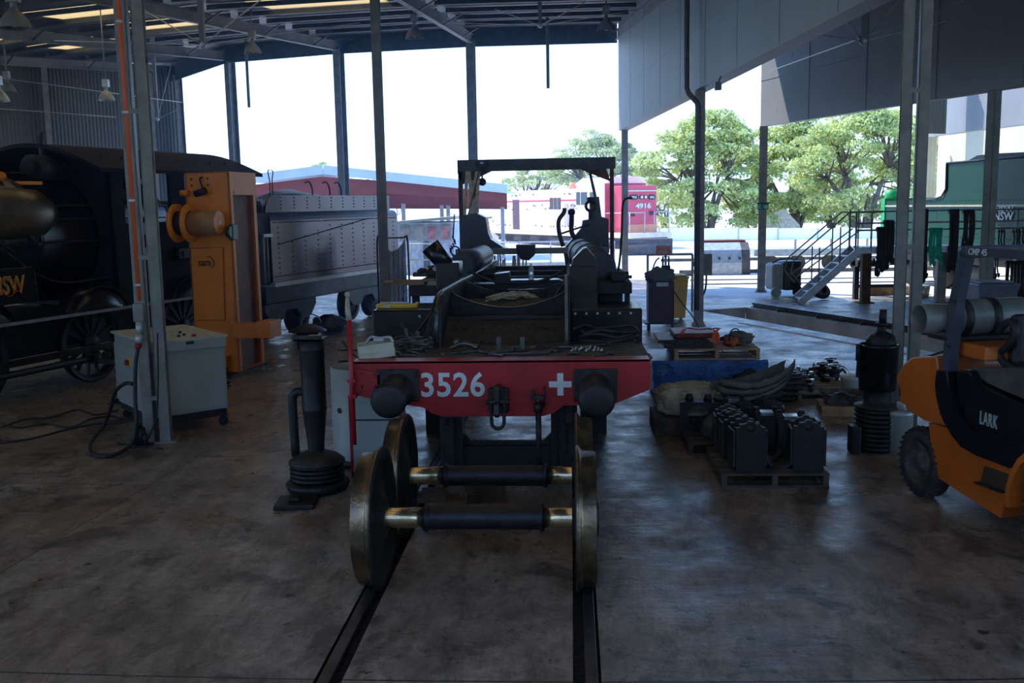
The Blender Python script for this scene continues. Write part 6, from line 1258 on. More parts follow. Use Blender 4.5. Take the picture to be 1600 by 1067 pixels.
for k in range(60):
    t = q.uniform(0, 6.3); r = q.uniform(.02, .16); z_ = 1.02+q.uniform(0, .42); d = Vector((math.cos(t), math.sin(t), q.uniform(-.2, .6))); s_ = Vector((-d.y, d.x, 0)).normalized()*.03; o_ = Vector((r*math.cos(t), r*math.sin(t), z_)); bm.face([o_, o_+d*.05+s_, o_+d*.12, o_+d*.05-s_])
bm.build('leaves', 'plant', rt); bm = MB(); bm.tube([(0, 0, .3), (.02, 0, .7), (0, 0, 1.3)], .012, 6, 3); bm.lathe([(0, 0), (.12, 0), (.16, .3), (0, .3)], n=20); bm.build('stem', 'bark', rt)
# mobile welding machine
c = G(1226, 464); rt = thing('welding_machine', 'white and dark green mobile welding machine by the metal stairs', 'machine', (c.x, c.y+.2, 0), .25)
bm = MB(); bm.box(-.1, .42, -.25, .3, .18, .98, .06); bm.build('machine_body', 'darkg', rt); bm = MB(); bm.box(-.42, -.1, -.25, .3, .2, .92, .08); bm.build('side_cover', 'whitel', rt)
bm = MB(); bm.box(.0, .36, -.262, -.25, .78, .9, .004); bm.build('control_panel', 'irond', rt); bm = MB(); bm.box(.1, .34, -.264, -.25, .3, .6, .004); bm.build('socket_panel', 'irond', rt)
bm = MB(); bm.tube([(-.35, 0, .9), (-.1, 0, 1.02), (.4, 0, 1.0)], .02, 8, 3); bm.build('handle', 'rub', rt)
for s_ in (-.34, .3): bm = MB(); bm.cone((s_, -.3, .14), (s_, -.22, .14), .14, n=24); bm.build('wheel', 'whitel' if s_ < 0 else 'rub', rt)
bm = MB(); q = random.Random(2); hosecoil(bm, (.45, -.3, .05), (.3, .2), 2.4, .014, .02, 6); bm.build('lead_coil', 'rub', rt)
c = G(1282, 468); rt = thing('spare_wheel', 'black tyre with rim lying against the metal stairs', 'wheel', (c.x, c.y+.2, .0)); bm = MB(); bm.lathe([(.2, -.06), (.27, -.07), (.31, -.04), (.31, .04), (.27, .07), (.2, .06)], (0, 0, .25), (.3, -.6, .75), 32); bm.build('tyre', 'tyre', rt)
bm = MB(); bm.lathe([(.2, -.04), (.17, -.02), (.05, .0), (0, 0)], (0, 0, .25), (.3, -.6, .75), 24); bm.build('rim', 'iron', rt)
# ============================================================ STEEL PLATFORM AND STAIRS
PY = 25.2; zd = A(1345, 386, PY).z; x0 = A(1345, 386, PY).x
PT = thing('access_platform', 'steel access platform with railings in front of the green tender', 'platform', (x0+3, PY+.3, 0))
bm = MB(); bm.box(x0, x0+7, PY, PY+.7, zd-.05, zd); bm.box(x0, x0+7, PY-.02, PY, zd-.16, zd+.0); bm.build('deck', 'galv', PT, True)
for px in (1350, 1468, 1590): x_ = A(px, 440, PY).x; bm = MB(); bm.box(x_-.02, x_+.20, PY+.1, PY+.3, 0, zd-.05); bm.box(x_-.1, x_+.28, PY, PY+.4, 0, .03); bm.build('support_leg', 'rust' if px == 1350 else 'steel', PT, True)
zr_ = [A(1400, y_, PY).z for y_ in (330, 348, 359)]
for z_ in zr_: bm = MB(); bm.cone((x0-.1, PY, z_), (x0+7, PY, z_), .022, n=8); bm.build('hand_rail', 'steel', PT, True)
for px in (1328, 1338, 1362, 1436, 1546, 1590): x_ = A(px, 350, PY).x; bm = MB(); bm.cone((x_, PY, zd-.1), (x_, PY, zr_[0]), .024, n=8); bm.build('rail_post', 'steel', PT, True)
xs, zs_ = A(1250, 460, PY+.1).x, .0
ST = thing('metal_stairs', 'steel stairs climbing right to the platform', 'stairs', ((xs+x0)/2, PY+.3, 0))
for y_ in (PY+.0, PY+.75): bm = MB(); bm.bar((xs, y_, .05), (x0, y_, zd-.05), .06, .18); bm.build('stringer', 'galv', ST, True)
for k in range(7): f = (k+.7)/8; bm = MB(); p = Vector((xs, 0, 0)).lerp(Vector((x0, 0, zd)), f); bm.box(p.x-.12, p.x+.12, PY+.03, PY+.72, p.z-.02, p.z+.01); bm.build('tread', 'galv', ST, True)
for y_ in (PY, PY+.75):
    bm = MB(); a = A(1236, 413, PY); b_ = A(1330, 332, PY); b_.x = x0+.0; bm.tube([(xs-.0, y_, .5), (a.x, y_, a.z-.2), (a.x+.06, y_, a.z+.1), (b_.x-.3, y_, b_.z), (x0+.5, y_, b_.z)], .02, 8); bm.build('stair_rail', 'steel', ST, True)
    bm = MB(); bm.tube([(a.x+.1, y_, a.z-.35), (x0, y_, b_.z-.42)], .018, 8); bm.build('stair_rail', 'steel', ST, True)
    for f in (.3, .65, .95): p = Vector((xs, y_, 0)).lerp(Vector((x0, y_, zd)), f); bm = MB(); bm.cone(p, p+Vector((0, 0, 1.0)), .018, n=8); bm.build('rail_post', 'steel', ST, True)
# straps and ropes hung over the rail
def hang(px0, px1, py0, py1, m, nm, label, cat, n=6, seed=0, r=.016):
    q = random.Random(seed); a, b_ = A(px0, py0, PY-.06), A(px1, py1, PY-.06); bm = MB()
    for k in range(n):
        x_ = a.x+(b_.x-a.x)*(k+.5)/n; zb = b_.z+q.uniform(0, .25)*(a.z-b_.z); sw = q.uniform(-.03, .03)
        bm.tube([(x_, PY+.03, a.z-.05), (x_, PY, a.z+.02), (x_+sw*.3, PY-.05-.01*(k % 2), a.z-.05), (x_+sw, PY-.07, (a.z+zb)/2), (x_-sw, PY-.06, zb+.05), (x_+.03, PY-.05, zb), (x_+.05, PY-.05, zb+.1)], r*1.5, 6, 3)
    return bm.build(nm, m, label=label, cat=cat)
hang(1371, 1381, 358, 432, 'rub', 'lifting_straps', 'black straps hung over the railing end, left bunch', 'straps', 4, 1, .03)
hang(1382, 1394, 347, 420, 'rub', 'lifting_straps', 'black straps hung over the railing beside the double column', 'straps', 5, 2, .03)
hang(1433, 1446, 330, 440, 'irond', 'lifting_straps', 'long dark brown straps hanging just right of the double column', 'straps', 5, 3, .03)
hang(1453, 1471, 358, 416, 'greenl', 'green_rope', 'bright green rope hanging in a bunch on the railing', 'rope', 7, 4, .018)
hang(1484, 1494, 330, 440, 'rub', 'lifting_straps', 'dark straps on the railing right of the green rope', 'straps', 4, 5, .025)
hang(1505, 1520, 330, 400, 'rub', 'lifting_straps', 'dark straps on the railing left of the drilled column', 'straps', 4, 6, .025)
hang(1560, 1570, 360, 395, 'irond', 'lifting_straps', 'thin dark straps right of the drilled column', 'straps', 3, 7, .014)
hang(1581, 1600, 360, 392, 'darkg', 'lifting_straps', 'dark green straps near the right edge of the picture', 'straps', 4, 8, .018)
hang(1530, 1560, 404, 440, 'irond', 'hung_chains', 'rusty chains hanging behind the grey bin', 'chains', 8, 9, .012)
hang(1572, 1600, 410, 490, 'irond', 'hung_chains', 'mass of dark chains hanging right of the grey bin', 'chains', 10, 10, .016)
c = A(1365, 410, 26.4); bm = MB()
for k in range(9): bm.cone((c.x-.6+.17*k, 26.4, c.z), (c.x-.6+.17*k+.11, 26.4, c.z), .12 if k % 2 else .08, n=12)
bm.build('shaft', 'irond', label='dark stepped shaft stored under the end of the platform', cat='shaft', base=(c.x, 26.4, c.z-.12))
bm = MB(); bm.box(c.x-.5, c.x-.38, 26.3, 26.5, 0, c.z-.1, .01); bm.box(c.x+.7, c.x+.82, 26.3, 26.5, 0, c.z-.1, .01); bm.box(c.x-.5, c.x+.82, 26.37, 26.43, .3, .38); bm.build('shaft_stand', 'irond', label='dark trestle under the stepped shaft', cat='stand')
a = A(1345, 468, 27.5); bm = MB(); bm.box(a.x, a.x+1.7, 27.3, 27.7, 0, .24, .01); bm.build('timber_baulk', 'woodl', label='pale timber baulk on the ground under the platform', cat='timber')
for k, px in enumerate((1432, 1447)): a = A(px, 460, 26.6); bm = MB(); bm.lathe([(0, 0), (.17, 0), (.2, .3), (0, .3)], (a.x, 26.6+.3*k, .0), n=20); bm.build('tub', 'whitel' if k else 'galv', label=('grey tub under the platform beside the double column', 'white tub under the platform right of the grey one')[k], cat='tub')
# ============================================================ GREEN TENDER ON THE RIGHT
GF = Frame((10.65, 30.6, 0), .326, -.945); GR = GF.root('green_tender', 'dark green locomotive tender loaded with coal behind the platform', 'tender')
def gp(*pts): return [GF.hit(x_, y_) for x_, y_ in pts]
pts = gp((1383, 392), (1382, 314), (1462, 313), (1472, 309), (1479, 296), (1480, 256), (1600, 246), (1700, 238), (1700, 410))
pts[0] = (pts[1][0], 1.15); pts[-1] = (pts[-2][0], 1.15)
bm = MB(); bm.prism(pts, (0, 0, 0), (1, 0, 0), (0, 0, 1), (0, 2.6, 0)); bm.build('tank_side', 'green', GR)
z_ = GF.hit(1500, 318)[1]; bm = MB(); bm.bar((pts[1][0]+.1, -.02, z_-.06), (pts[-1][0], -.02, z_-.06), .03, .05); bm.build('lining_band', 'cream', GR)
bm = MB(); q = gp((1382, 309), (1398, 309)); bm.box(pts[1][0]-.12, pts[1][0]+.06, -.03, 2.63, 1.15, q[0][1]-.02); bm.build('end_plate', mat('sunlit_green', (.03, .42, .14), .5), GR)  # tender green lightened: the sun on this end is in the colour
bm = MB(); 
for x_, y_ in ((1382, 300), (1395, 300)): pass
a = GF.hit(1393, 305, .5); bm.cone((a[0], .5, 2.5), (a[0], .5, A(1393, 296, 30.4).z), .2, n=20); bm.build('water_dome', bpy.data.materials['sunlit_green'], GR)
q = gp((1478, 257), (1503, 243), (1600, 246)); bm = MB(); bm.prism([q[0], q[1], (q[1][0]+.6, q[1][1]+.02), (pts[-1][0], q[1][1]-.05), (pts[-1][0], q[0][1]-.1)], (0, .5, 0), (1, 0, 0), (0, 0, 1), (0, 1.4, 0)); bm.build('coal_load', 'coal', GR)
bm = MB(); bm.tube([(p_[0], -.02, p_[1]+.02) for p_ in gp((1432, 314), (1462, 312), (1472, 308), (1479, 296), (1480, 256), (1700, 238))], .03, 6, 1); bm.build('rim_bead', 'tenderd', GR)
bm = MB()
x_ = pts[1][0]+.3
while x_ < pts[1][0]+7: bm.cone((x_, 0, z_+.08), (x_, -.012, z_+.08), .016, n=5); bm.cone((x_, 0, 1.5), (x_, -.012, 1.5), .016, n=5); x_ += .13
for k in range(9):
    zz = 1.6
    while zz < z_-.15: bm.cone((pts[1][0]+.8+k*.8, 0, zz), (pts[1][0]+.8+k*.8, -.012, zz), .016, n=5); zz += .14
bm.build('rivets', 'green', GR, kind='stuff')
a, b_ = GF.hit(1553, 344, -.03), GF.hit(1584, 322, -.03); o = GF.o+GF.x*a[0]-GF.y*.03+Vector((0, 0, a[1]))
text('NSW', 'crest', 'galv', GR, o, GF.x, Z3, (b_[1]-a[1])*.6, b_[0]-a[0], depth=.01, bold=.02); text('NSW', 'crest', 'galv', GR, o+Vector((0, 0, (b_[1]-a[1])*.62)), GF.x, Z3, (b_[1]-a[1])*.38, b_[0]-a[0], depth=.01, bold=.02)
bm = MB(); bm.box(pts[0][0]+.2, pts[-1][0], .1, 2.5, .75, 1.15); bm.build('underframe', 'blackm', GR)
for k in range(4): bm = MB(); bm.lathe([(0, .2), (.42, .2), (.45, .34), (0, .34)], (pts[0][0]+1.0+1.5*k, 0, .45), (0, 1, 0), 28); bm.build('wheel', 'irond', GR)
# ============================================================ RED DIESEL ON THE TURNTABLE
DF = Frame((A(978, 364, 56).x, 56, 0), -.51, .86)          # along the lit long side, away from the nose
zb = A(978, 364, 56).z; zt = A(978, 290, 56).z
DR = DF.root('diesel_locomotive', 'pink-red diesel locomotive numbered 4916 on the turntable', 'locomotive')
W_ = -2.15                                            # body extends to local -y? resolve below
sgn = -1 if (DF.o+DF.y*1-CO).length < (DF.o-CO).length else 1
def dbox(x0, x1, y0, y1, z0, z1, bev=0): bm = MB(); bm.box(x0, x1, y0*sgn, y1*sgn, z0, z1, bev); return bm
def dx(px, py, off=0): return DF.hit(px, py, off*sgn)
xb = dx(771, 335)[0]; xc0 = dx(903, 335, -.25)[0]; xc1 = dx(947, 335, -.25)[0]
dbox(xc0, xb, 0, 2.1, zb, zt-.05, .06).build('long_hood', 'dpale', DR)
dbox(0, xc1, 0, 2.1, zb, zt, .06).build('short_hood', 'dred', DR)
zc_ = A(925, 277, 58).z
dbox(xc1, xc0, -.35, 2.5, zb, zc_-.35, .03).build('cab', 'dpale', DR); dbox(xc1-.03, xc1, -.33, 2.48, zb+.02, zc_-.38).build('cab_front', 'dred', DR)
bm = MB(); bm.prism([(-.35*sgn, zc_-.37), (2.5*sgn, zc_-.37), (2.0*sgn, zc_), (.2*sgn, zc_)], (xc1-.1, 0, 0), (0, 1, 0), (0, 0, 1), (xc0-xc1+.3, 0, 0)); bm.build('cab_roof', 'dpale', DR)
dbox(-.02, .02, -.005, 2.105, zb, zb+.45).build('lower_band', 'dorange', DR)
for z_ in (zt-.32,): bm = dbox(-.025, -.02, 0, 2.1, z_, z_+.05); bm.build('white_stripe', 'white', DR)
# number and number boxes on the nose
ex = DF.y*sgn; on = DF.o-DF.x*.035
u_ = ex if ex.x > 0 else -ex; base = on if ex.x > 0 else on+ex*2.1
def nose(px, py):
    d = ray(px, py); t = ((on-CO).dot(DF.x))/d.dot(DF.x); p = CO+d*t; return ((p-base).dot(u_), p.z)
a, b_ = nose(993, 326), nose(1017, 317); text('4916', 'number', 'white', DR, base+u_*a[0]+Vector((0, 0, a[1]-.0)), u_, Z3, (b_[1]-a[1]), b_[0]-a[0], depth=.02, bold=.03)
for (p0, p1, tx_) in (((983, 312), (997, 304), '4916'), ((1013, 312), (1024, 304), '4916')):
    a, b_ = nose(*p0), nose(*p1); cx, cz = (a[0]+b_[0])/2, (a[1]+b_[1])/2; w = (b_[0]-a[0])/2; h = (b_[1]-a[1])/2
    bm = MB(); n = 20; bm.prism([(cx+math.copysign(max(0, w-h), math.cos(2*PI*(i+.5)/n))+h*math.cos(2*PI*(i+.5)/n), cz+h*math.sin(2*PI*(i+.5)/n)) for i in range(n)], base, u_, Z3, -DF.x*.02); nb = bm.build('number_box', 'rub', DR, True)
    text(tx_, 'box_digits', 'white', nb, base-DF.x*.03+u_*(cx-w*.6)+Vector((0, 0, cz-h*.5)), u_, Z3, h*1.0, w*1.2, depth=.01, bold=.02)
for px in (1002, 1008): a = nose(px, 308); bm = MB(); p = base+u_*a[0]+Vector((0, 0, a[1])); bm.cone(p, p-DF.x*.06, .11, n=16); hl = bm.build('headlight', 'rub', DR, True); bm = MB(); bm.cone(p-DF.x*.06, p-DF.x*.07, .08, n=16); bm.build('lens', 'white', hl, True)
for px, py in ((989, 335), (1018, 333)): a = nose(px, py); bm = MB(); p = base+u_*a[0]+Vector((0, 0, a[1])); bm.prism([(-.12, -.1), (.12, -.1), (.12, .12), (-.12, .12)], p, u_, Z3, -DF.x*.02); bm.build('vent', 'rub', DR, True)
# windows, doors, grilles on the long side
def side(px0, px1, py0, py1, nm, m, off=0, label=None, t=.03, parent=None):
    a, b_ = dx(px0, py1, off), dx(px1, py0, off); bm = MB(); y_ = off*sgn; bm.box(a[0], b_[0], y_-.0*sgn, y_-t*sgn, a[1], b_[1]); return bm.build(nm, m, DR if parent is None else parent, label=label)
sgn_out = -1
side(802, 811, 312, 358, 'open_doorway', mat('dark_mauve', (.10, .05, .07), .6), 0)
for k in range(3): side(859.5+k*6, 864+k*6, 309, 327, 'louvre', 'under', 0)
for k in range(2): side(882+k*9, 888+k*9, 318, 352, 'grille', mat('grille_grey', (.45, .38, .36), .6) if k == 0 else bpy.data.materials['grille_grey'], 0)
for k, (p0, p1) in enumerate(((901, 906), (908, 917), (922, 930))): side(p0, p1, 300, 320, 'cab_window', 'glass', -.35)
a, b_ = dx(771, 304), dx(771, 303); bm = MB()
zst = dx(850, 315)[1]; bm.box(xc0, xb, -.02*sgn, 0, zst, zst+.10); bm.build('red_stripe', 'dred', DR)
bm = MB(); c = dx(875, 294); bm.cone((c[0], 1.0*sgn, zt-.1), (c[0], 1.0*sgn, zt+.35), .3, n=16); bm.build('roof_stack', 'dorange', DR)
q = random.Random(8); bm = MB()
for k in range(46): x_ = q.uniform(xc0+.3, xb-.3); z_ = q.choice((zst+.4, zst-.3, zst-.5, zb+.25))+q.uniform(-.04, .04); bm.box(x_, x_+.10, -.03*sgn, 0, z_, z_+.08)
bm.build('hood_latches', 'under', DR)
dbox(-.9, xb+.6, -.35, 2.5, zb-.28, zb, .02).build('deck', 'dcream', DR)
dbox(-.9, xb+.6, 0, 2.2, zb-.75, zb-.28).build('frame_sill', 'under', DR)
for x_ in (1.0, 3.4, 9.5, 12.0, 14.3):
    if x_ < xb: bm = dbox(x_-.7, x_+.7, .0, .3, -.1, zb-.3, .1); bm.build('bogie_side', 'under', DR)
bm = MB(); bm.cone((5.2, .1*sgn, .25), (8.2, .1*sgn, .25), .35, n=20); bm.build('fuel_tank', 'under', DR)
# handrails round the nose
for (x_, y_) in ((-.75, -.25), (-.75, .75), (-.75, 1.4), (-.75, 2.4)):
    bm = MB(); bm.cone((x_, y_*sgn, zb), (x_, y_*sgn, zb+1.15), .03, n=8); bm.build('rail_post', 'galv', DR)
bm = MB(); bm.tube([(xc1, -.3*sgn, zb+1.1), (-.75, -.25*sgn, zb+1.12), (-.75, .75*sgn, zb+1.12)], .03, 6); bm.build('nose_rail', 'galv', DR)
bm = MB(); bm.tube([(-.75, 1.4*sgn, zb+1.12), (-.75, 2.4*sgn, zb+1.15), (xc1, 2.45*sgn, zb+1.1)], .03, 6); bm.build('nose_rail', 'galv', DR)
# turntable parts under the diesel nose
c = A(1012, 384, 50); bm = MB(); bm.cone((c.x-1.2, 50, c.z-.2), (c.x+1.1, 50, c.z-.2), .55, n=24); bm.build('air_receiver', 'under', label='dark horizontal tank on the ground below the diesel nose', cat='tank')
bm = MB(); bm.box(c.x-1.3, c.x+1.2, 49.6, 50.4, -.05, .8, .03); bm.build('concrete_block', 'under', label='dark block under the horizontal tank below the diesel nose', cat='block')
a, b_ = A(762, 414, 40), A(960, 418, 40)
rt = thing('turntable_girder', 'long pale turntable walkway girder beyond the locomotive frame', 'girder', ((a.x+b_.x)/2, 41, 0))
bm = MB(); bm.box(a.x-6, b_.x, 40, 41.5, -.05, .28); bm.build('girder', 'galv', rt, True)
for k in range(5): x_ = a.x+(b_.x-a.x)*k/4; bm = MB(); bm.cone((x_, 40, .25), (x_, 40, 1.1), .03, n=6); bm.build('post', 'galv', rt, True)
bm = MB(); bm.cone((a.x-2, 40, 1.1), (b_.x, 40, 1.1), .03, n=6); bm.build('rail', 'galv', rt, True)
# grey plates / timber stack behind frame
a, b_ = A(775, 410, 22), A(818, 410, 22); bm = MB(); q = random.Random(3)
for k in range(12):
    x_ = a.x+(b_.x-a.x)*k/11; bm = MB(); bm.bar((x_, 22, 0), (x_+q.uniform(-.1, .1), 22.3, A(790, 398, 22).z+q.uniform(-.15, .08)), .035, .05); bm.build('upright_batten', 'galv' if k % 3 else 'woodl', label='weathered upright batten leaning behind the locomotive frame', cat='batten', group='battens leaning behind the frame')
# ============================================================ TANK, FENCE, YARD
a, b_ = G(1100, 430), G(1178, 431); TF = thing('boiler_shell', 'silver round-topped boiler shell lying in the yard', 'boiler', ((a.x+b_.x)/2, a.y+1, 0)); w = (b_.x-a.x)/2
zt_ = A(1140, 380, a.y).z
pf = [(-.9, 0), (.9, 0), (.9, zt_-.7), (.75, zt_-.25), (.4, zt_), (-.4, zt_), (-.75, zt_-.25), (-.9, zt_-.7)]
bm = MB(); bm.prism([(y_, z_) for y_, z_ in pf], (-w, 0, 0), (0, 1, 0), Z3, (2*w-.3, 0, 0)); bm.build('shell', 'galv', TF)
bm = MB(); bm.prism([(y_, z_) for y_, z_ in pf], (w-.3, 0, 0), (0, 1, 0), Z3, (.3, 0, 0)); bm.build('end_plate', 'under', TF)
for k in range(3): bm = MB(); bm.cone((-w*.35+k*.36, -.9, zt_*.55), (-w*.35+k*.36, -1.0, zt_*.52), .05, n=8); bm.build('stud', 'irond', TF)
bm = MB(); bm.box(-w*1.1, w*.9, -.3, .5, zt_, zt_+.08); bm.build('red_cover', 'shedred', TF)
FN = thing('concrete_fence', 'long pale concrete panel fence below the gum trees', 'fence', (A(1250, 357, 66).x, 66, -.3))
for k in range(8):
    a, b_ = A(1030+62*k, 357, 66), A(1030+62*(k+1), 357, 66); bm = MB(); bm.box(a.x+.05, b_.x-.05, 66, 66.15, -.3, a.z); bm.build('fence_panel', 'fence', FN, True)
    bm = MB(); bm.box(a.x-.05, a.x+.05, 65.96, 66.2, -.3, a.z+.06); bm.build('fence_post', 'galv', FN, True)
for k, (y_, dx_) in enumerate(((31.5, 0), (33.2, 0), (36.5, 0), (44, 0))):
    bm = MB(); bm.box(4.6, 26, y_, y_+.07, -.01, .12 if k > 1 else .03); bm.build('yard_rail', 'tanrail', label=('nearest', 'second', 'third', 'farthest')[k]+' rail crossing the bright yard behind the exit sign column', cat='rail')
a = A(1215, 410, 33); rt = thing('flat_wagon', 'low pale flat frame with brackets in the yard left of the stairs', 'frame', (a.x+2.2, 38, 0)); bm = MB(); bm.box(-2.2, 2.4, -.8, .8, .55, .8); bm.build('bed', 'galv', rt)
for s_ in (-1.6, -.6, .6, 1.6): bm = MB(); bm.cone((s_, -.7, .3), (s_, -.6, .3), .3, n=20); bm.build('wheel', 'under', rt)
for s_ in (-2.0, -.7, .6, 1.9): bm = MB(); bm.box(s_-.04, s_+.04, -.8, -.72, .8, 1.15); bm.build('stake', 'galv', rt)
# ============================================================ SHED WITH RED ROOF LINING, LEFT
Ys = 46
RS = thing('open_shed', 'long open shed with pale blue roof edge and red underside beyond the tender', 'shed', (-8, Ys, 0))
def Rz(px, py, Y=Ys): return A(px, py, Y)
rid = Rz(505, 272); lft = Rz(395, 286); rgt = Rz(792, 302)
for nm, p, q, th in (('roof_edge', lft, rid, .42), ('roof_edge', rid, rgt, .42)):
    d = (q-p); th2 = A(500, 290, Ys).z-A(500, 276, Ys).z
    th2 = abs(th2)
    bm = MB(); bm.prism([(0, 0), (d.length, 0), (d.length, -th2), (0, -th2)], p, d.normalized(), d.normalized().cross(Vector((0, 1, 0)))*-1, (0, .25, 0)); bm.build(nm, 'shedroof', RS, True)
    bm = MB(); bm.prism([(0, -.02), (d.length, -.02), (d.length, -.12), (0, -.12)], p+Vector((0, .2, 0)), d.normalized(), d.normalized().cross(Vector((0, 1, 0)))*-1, (0, 7, 0)); bm.build('roof_sheet', 'shedroof', RS, True)
for k, (Yk, c_) in enumerate(((Ys+.6, 'shedred'), (Ys+2.4, 'shedred'), (Ys+4.5, 'shedred'))):
    bm = MB(); a = Rz(395, 300-.0, Yk); b_ = Rz(792, 309, Yk); m_ = Rz(505, 287, Yk)
    dd = .55-.05*k; off = .62+.62*k
    bm.prism([(a.x, a.z-.1-off*0), (m_.x, m_.z-.1), (b_.x, b_.z-.0), (b_.x, b_.z-dd*.8-off*.25), (m_.x+3, m_.z-dd-off*.6), (a.x, a.z-dd-off*.6)], (0, Yk-.25 if k == 0 else Yk, .42 if k == 0 else .25), X, Z3, (0, .15, 0)); bm.build('roof_truss', c_, RS, True)
for px in (400, 630, 690, 700, 785): a = Rz(px, 330, Ys+3); bm = MB(); bm.box(a.x-.09, a.x+.09, Ys+3, Ys+3.2, 0, Rz(px, 312, Ys+3).z); bm.build('post', 'galv', RS, True)
# small white building with windows
Yb = 38; a, b_ = A(623, 410, Yb), A(709, 345, Yb); WB = thing('site_office', 'small white building with many windows under the shed', 'building', ((a.x+b_.x)/2, Yb+1.5, 0)); w = (b_.x-a.x)/2; h = b_.z
bm = MB(); bm.box(-w, w, -1.5, 1.5, 0, h-.05); bm.build('walls', mat('office_wall', (.45, .55, .72), .6), WB)
bm = MB(); bm.prism([(-w-.3, h-.08), (w+.1, h+.06), (w+.1, h+.18), (-w-.3, h+.0)], (0, -1.8, 0), X, Z3, (0, 3.6, 0)); bm.build('roof', 'whitel', WB)
zw0, zw1 = A(660, 376, Yb).z, A(660, 352, Yb).z
for k in range(4):
    x0_ = -w+.08+k*(2*w-.1)/4; x1_ = x0_+(2*w)/4-.12; bm = MB(); bm.box(x0_, x1_, -1.56, -1.5, zw0, zw1); wf = bm.build('window', 'whitel', WB); bm = MB(); bm.box(x0_+.04, x1_-.04, -1.58, -1.56, zw0+.04, zw1-.04); bm.build('pane', mat('office_pane%d' % k, (.30, .30, .33) if k < 2 else (.42, .22, .24), .3, 0, .4, 4), wf)
bm = MB(); bm.box(-w*.1, w*.12, -1.56, -1.5, .05, zw0-.05); bm.build('door', 'plastic', WB)
for x_ in (-w*.45, w*.45): bm = MB(); bm.cone((x_, -2.2, 0), (x_, -2.2, zw0-.1), .03, n=6); bm.build('rail_post', 'whitel', WB)
bm = MB(); bm.cone((-w*.5, -2.2, zw0-.1), (w*.5, -2.2, zw0-.1), .03, n=6); bm.cone((-w*.5, -2.2, .6), (w*.5, -2.2, .6), .03, n=6); bm.build('rail', 'whitel', WB)
# pile of brown material behind
a = A(660, 342, 60); bm = MB(); bm.ball((a.x, 60, .3), 1, (4.5, 3, a.z-.0), 16, .15, 2); bm.build('sand_heap', 'dcream', label='brown heap seen above the small white building', cat='heap')
# house roof behind the fence
a, b_ = A(1205, 352, 75), A(1232, 325, 75); bm = MB(); bm.prism([(A(1192, 352, 75).x, 0), (A(1250, 352, 75).x, 0), (A(1250, 352, 75).x, A(1250, 352, 75).z), (A(1225, 325, 75).x, A(1225, 325, 75).z), (A(1192, 330, 75).x, A(1192, 340, 75).z)], (0, 75, 0), X, Z3, (0, 4, 0)); rt = bm.build('house', mat('house_pink', (.95, .72, .62), .8), label='pinkish house gable behind the concrete fence', cat='house')
# scrap between tender and frame (dark machine parts behind the left deck)
q = random.Random(21)
for k in range(16):
    px = 628+q.random()*55; Yk = 13.2+q.random()*1.0; x_ = A(px, 440, Yk).x; x_ = max(-1.27, min(-.70, x_)); bm = MB(); bm.m = Matrix.Translation((x_, Yk, 1.692))@Matrix.Rotation(q.uniform(0, 3), 4, 'Z'); l = q.uniform(.1, .25)
    if k % 2: bm.cone((-l, 0, .04), (l, 0, .05), .03, n=10); bm.cone((l*.6, 0, .05), (l*.8, 0, .05), .05, n=10)
    else: bm.box(-l, l, -.03, .03, 0, .05, .01); bm.ball((l*.5, 0, .07), .05, (1, 1, .8), 6)
    bm.build('loose_fitting', ('irond', 'iron', 'chrome')[k % 3], label='loose steel fitting heaped on the left running board of the frame', cat='fitting', group='fittings on the left running board')
for k in range(12):
    x_ = .75+.55*q.random(); Yk = 11.95+q.random()*1.6; bm = MB(); bm.m = Matrix.Translation((x_, Yk, 1.692))@Matrix.Rotation(q.uniform(0, 3), 4, 'Z'); l = q.uniform(.06, .2); bm.cone((-l, 0, .03), (l, 0, .035), .02, n=8); bm.box(-.03, .04, -.03, .03, 0, .08, .01); bm.build('loose_fitting', ('irond', 'iron')[k % 2], label='loose steel fitting lying on the right running board of the frame', cat='fitting', group='fittings on the right running board')
rt = thing('black_box', 'small black valve box with hoses on the right end of the running board', 'box', (1.22, 12.0, 1.692)); bm = MB(); bm.box(-.09, .09, -.1, .1, 0, .12, .02); bm.cone((-.14, 0, .07), (.13, 0, .07), .05, n=12); bm.build('body', 'rub', rt); bm = MB(); bm.tube([(0, 0, .1), (.03, .02, .3), (.06, .2, .6), (.09, .4, .95), (.2, .5, 1.0)], .014, 7, 4); bm.build('hose', 'rub', rt)
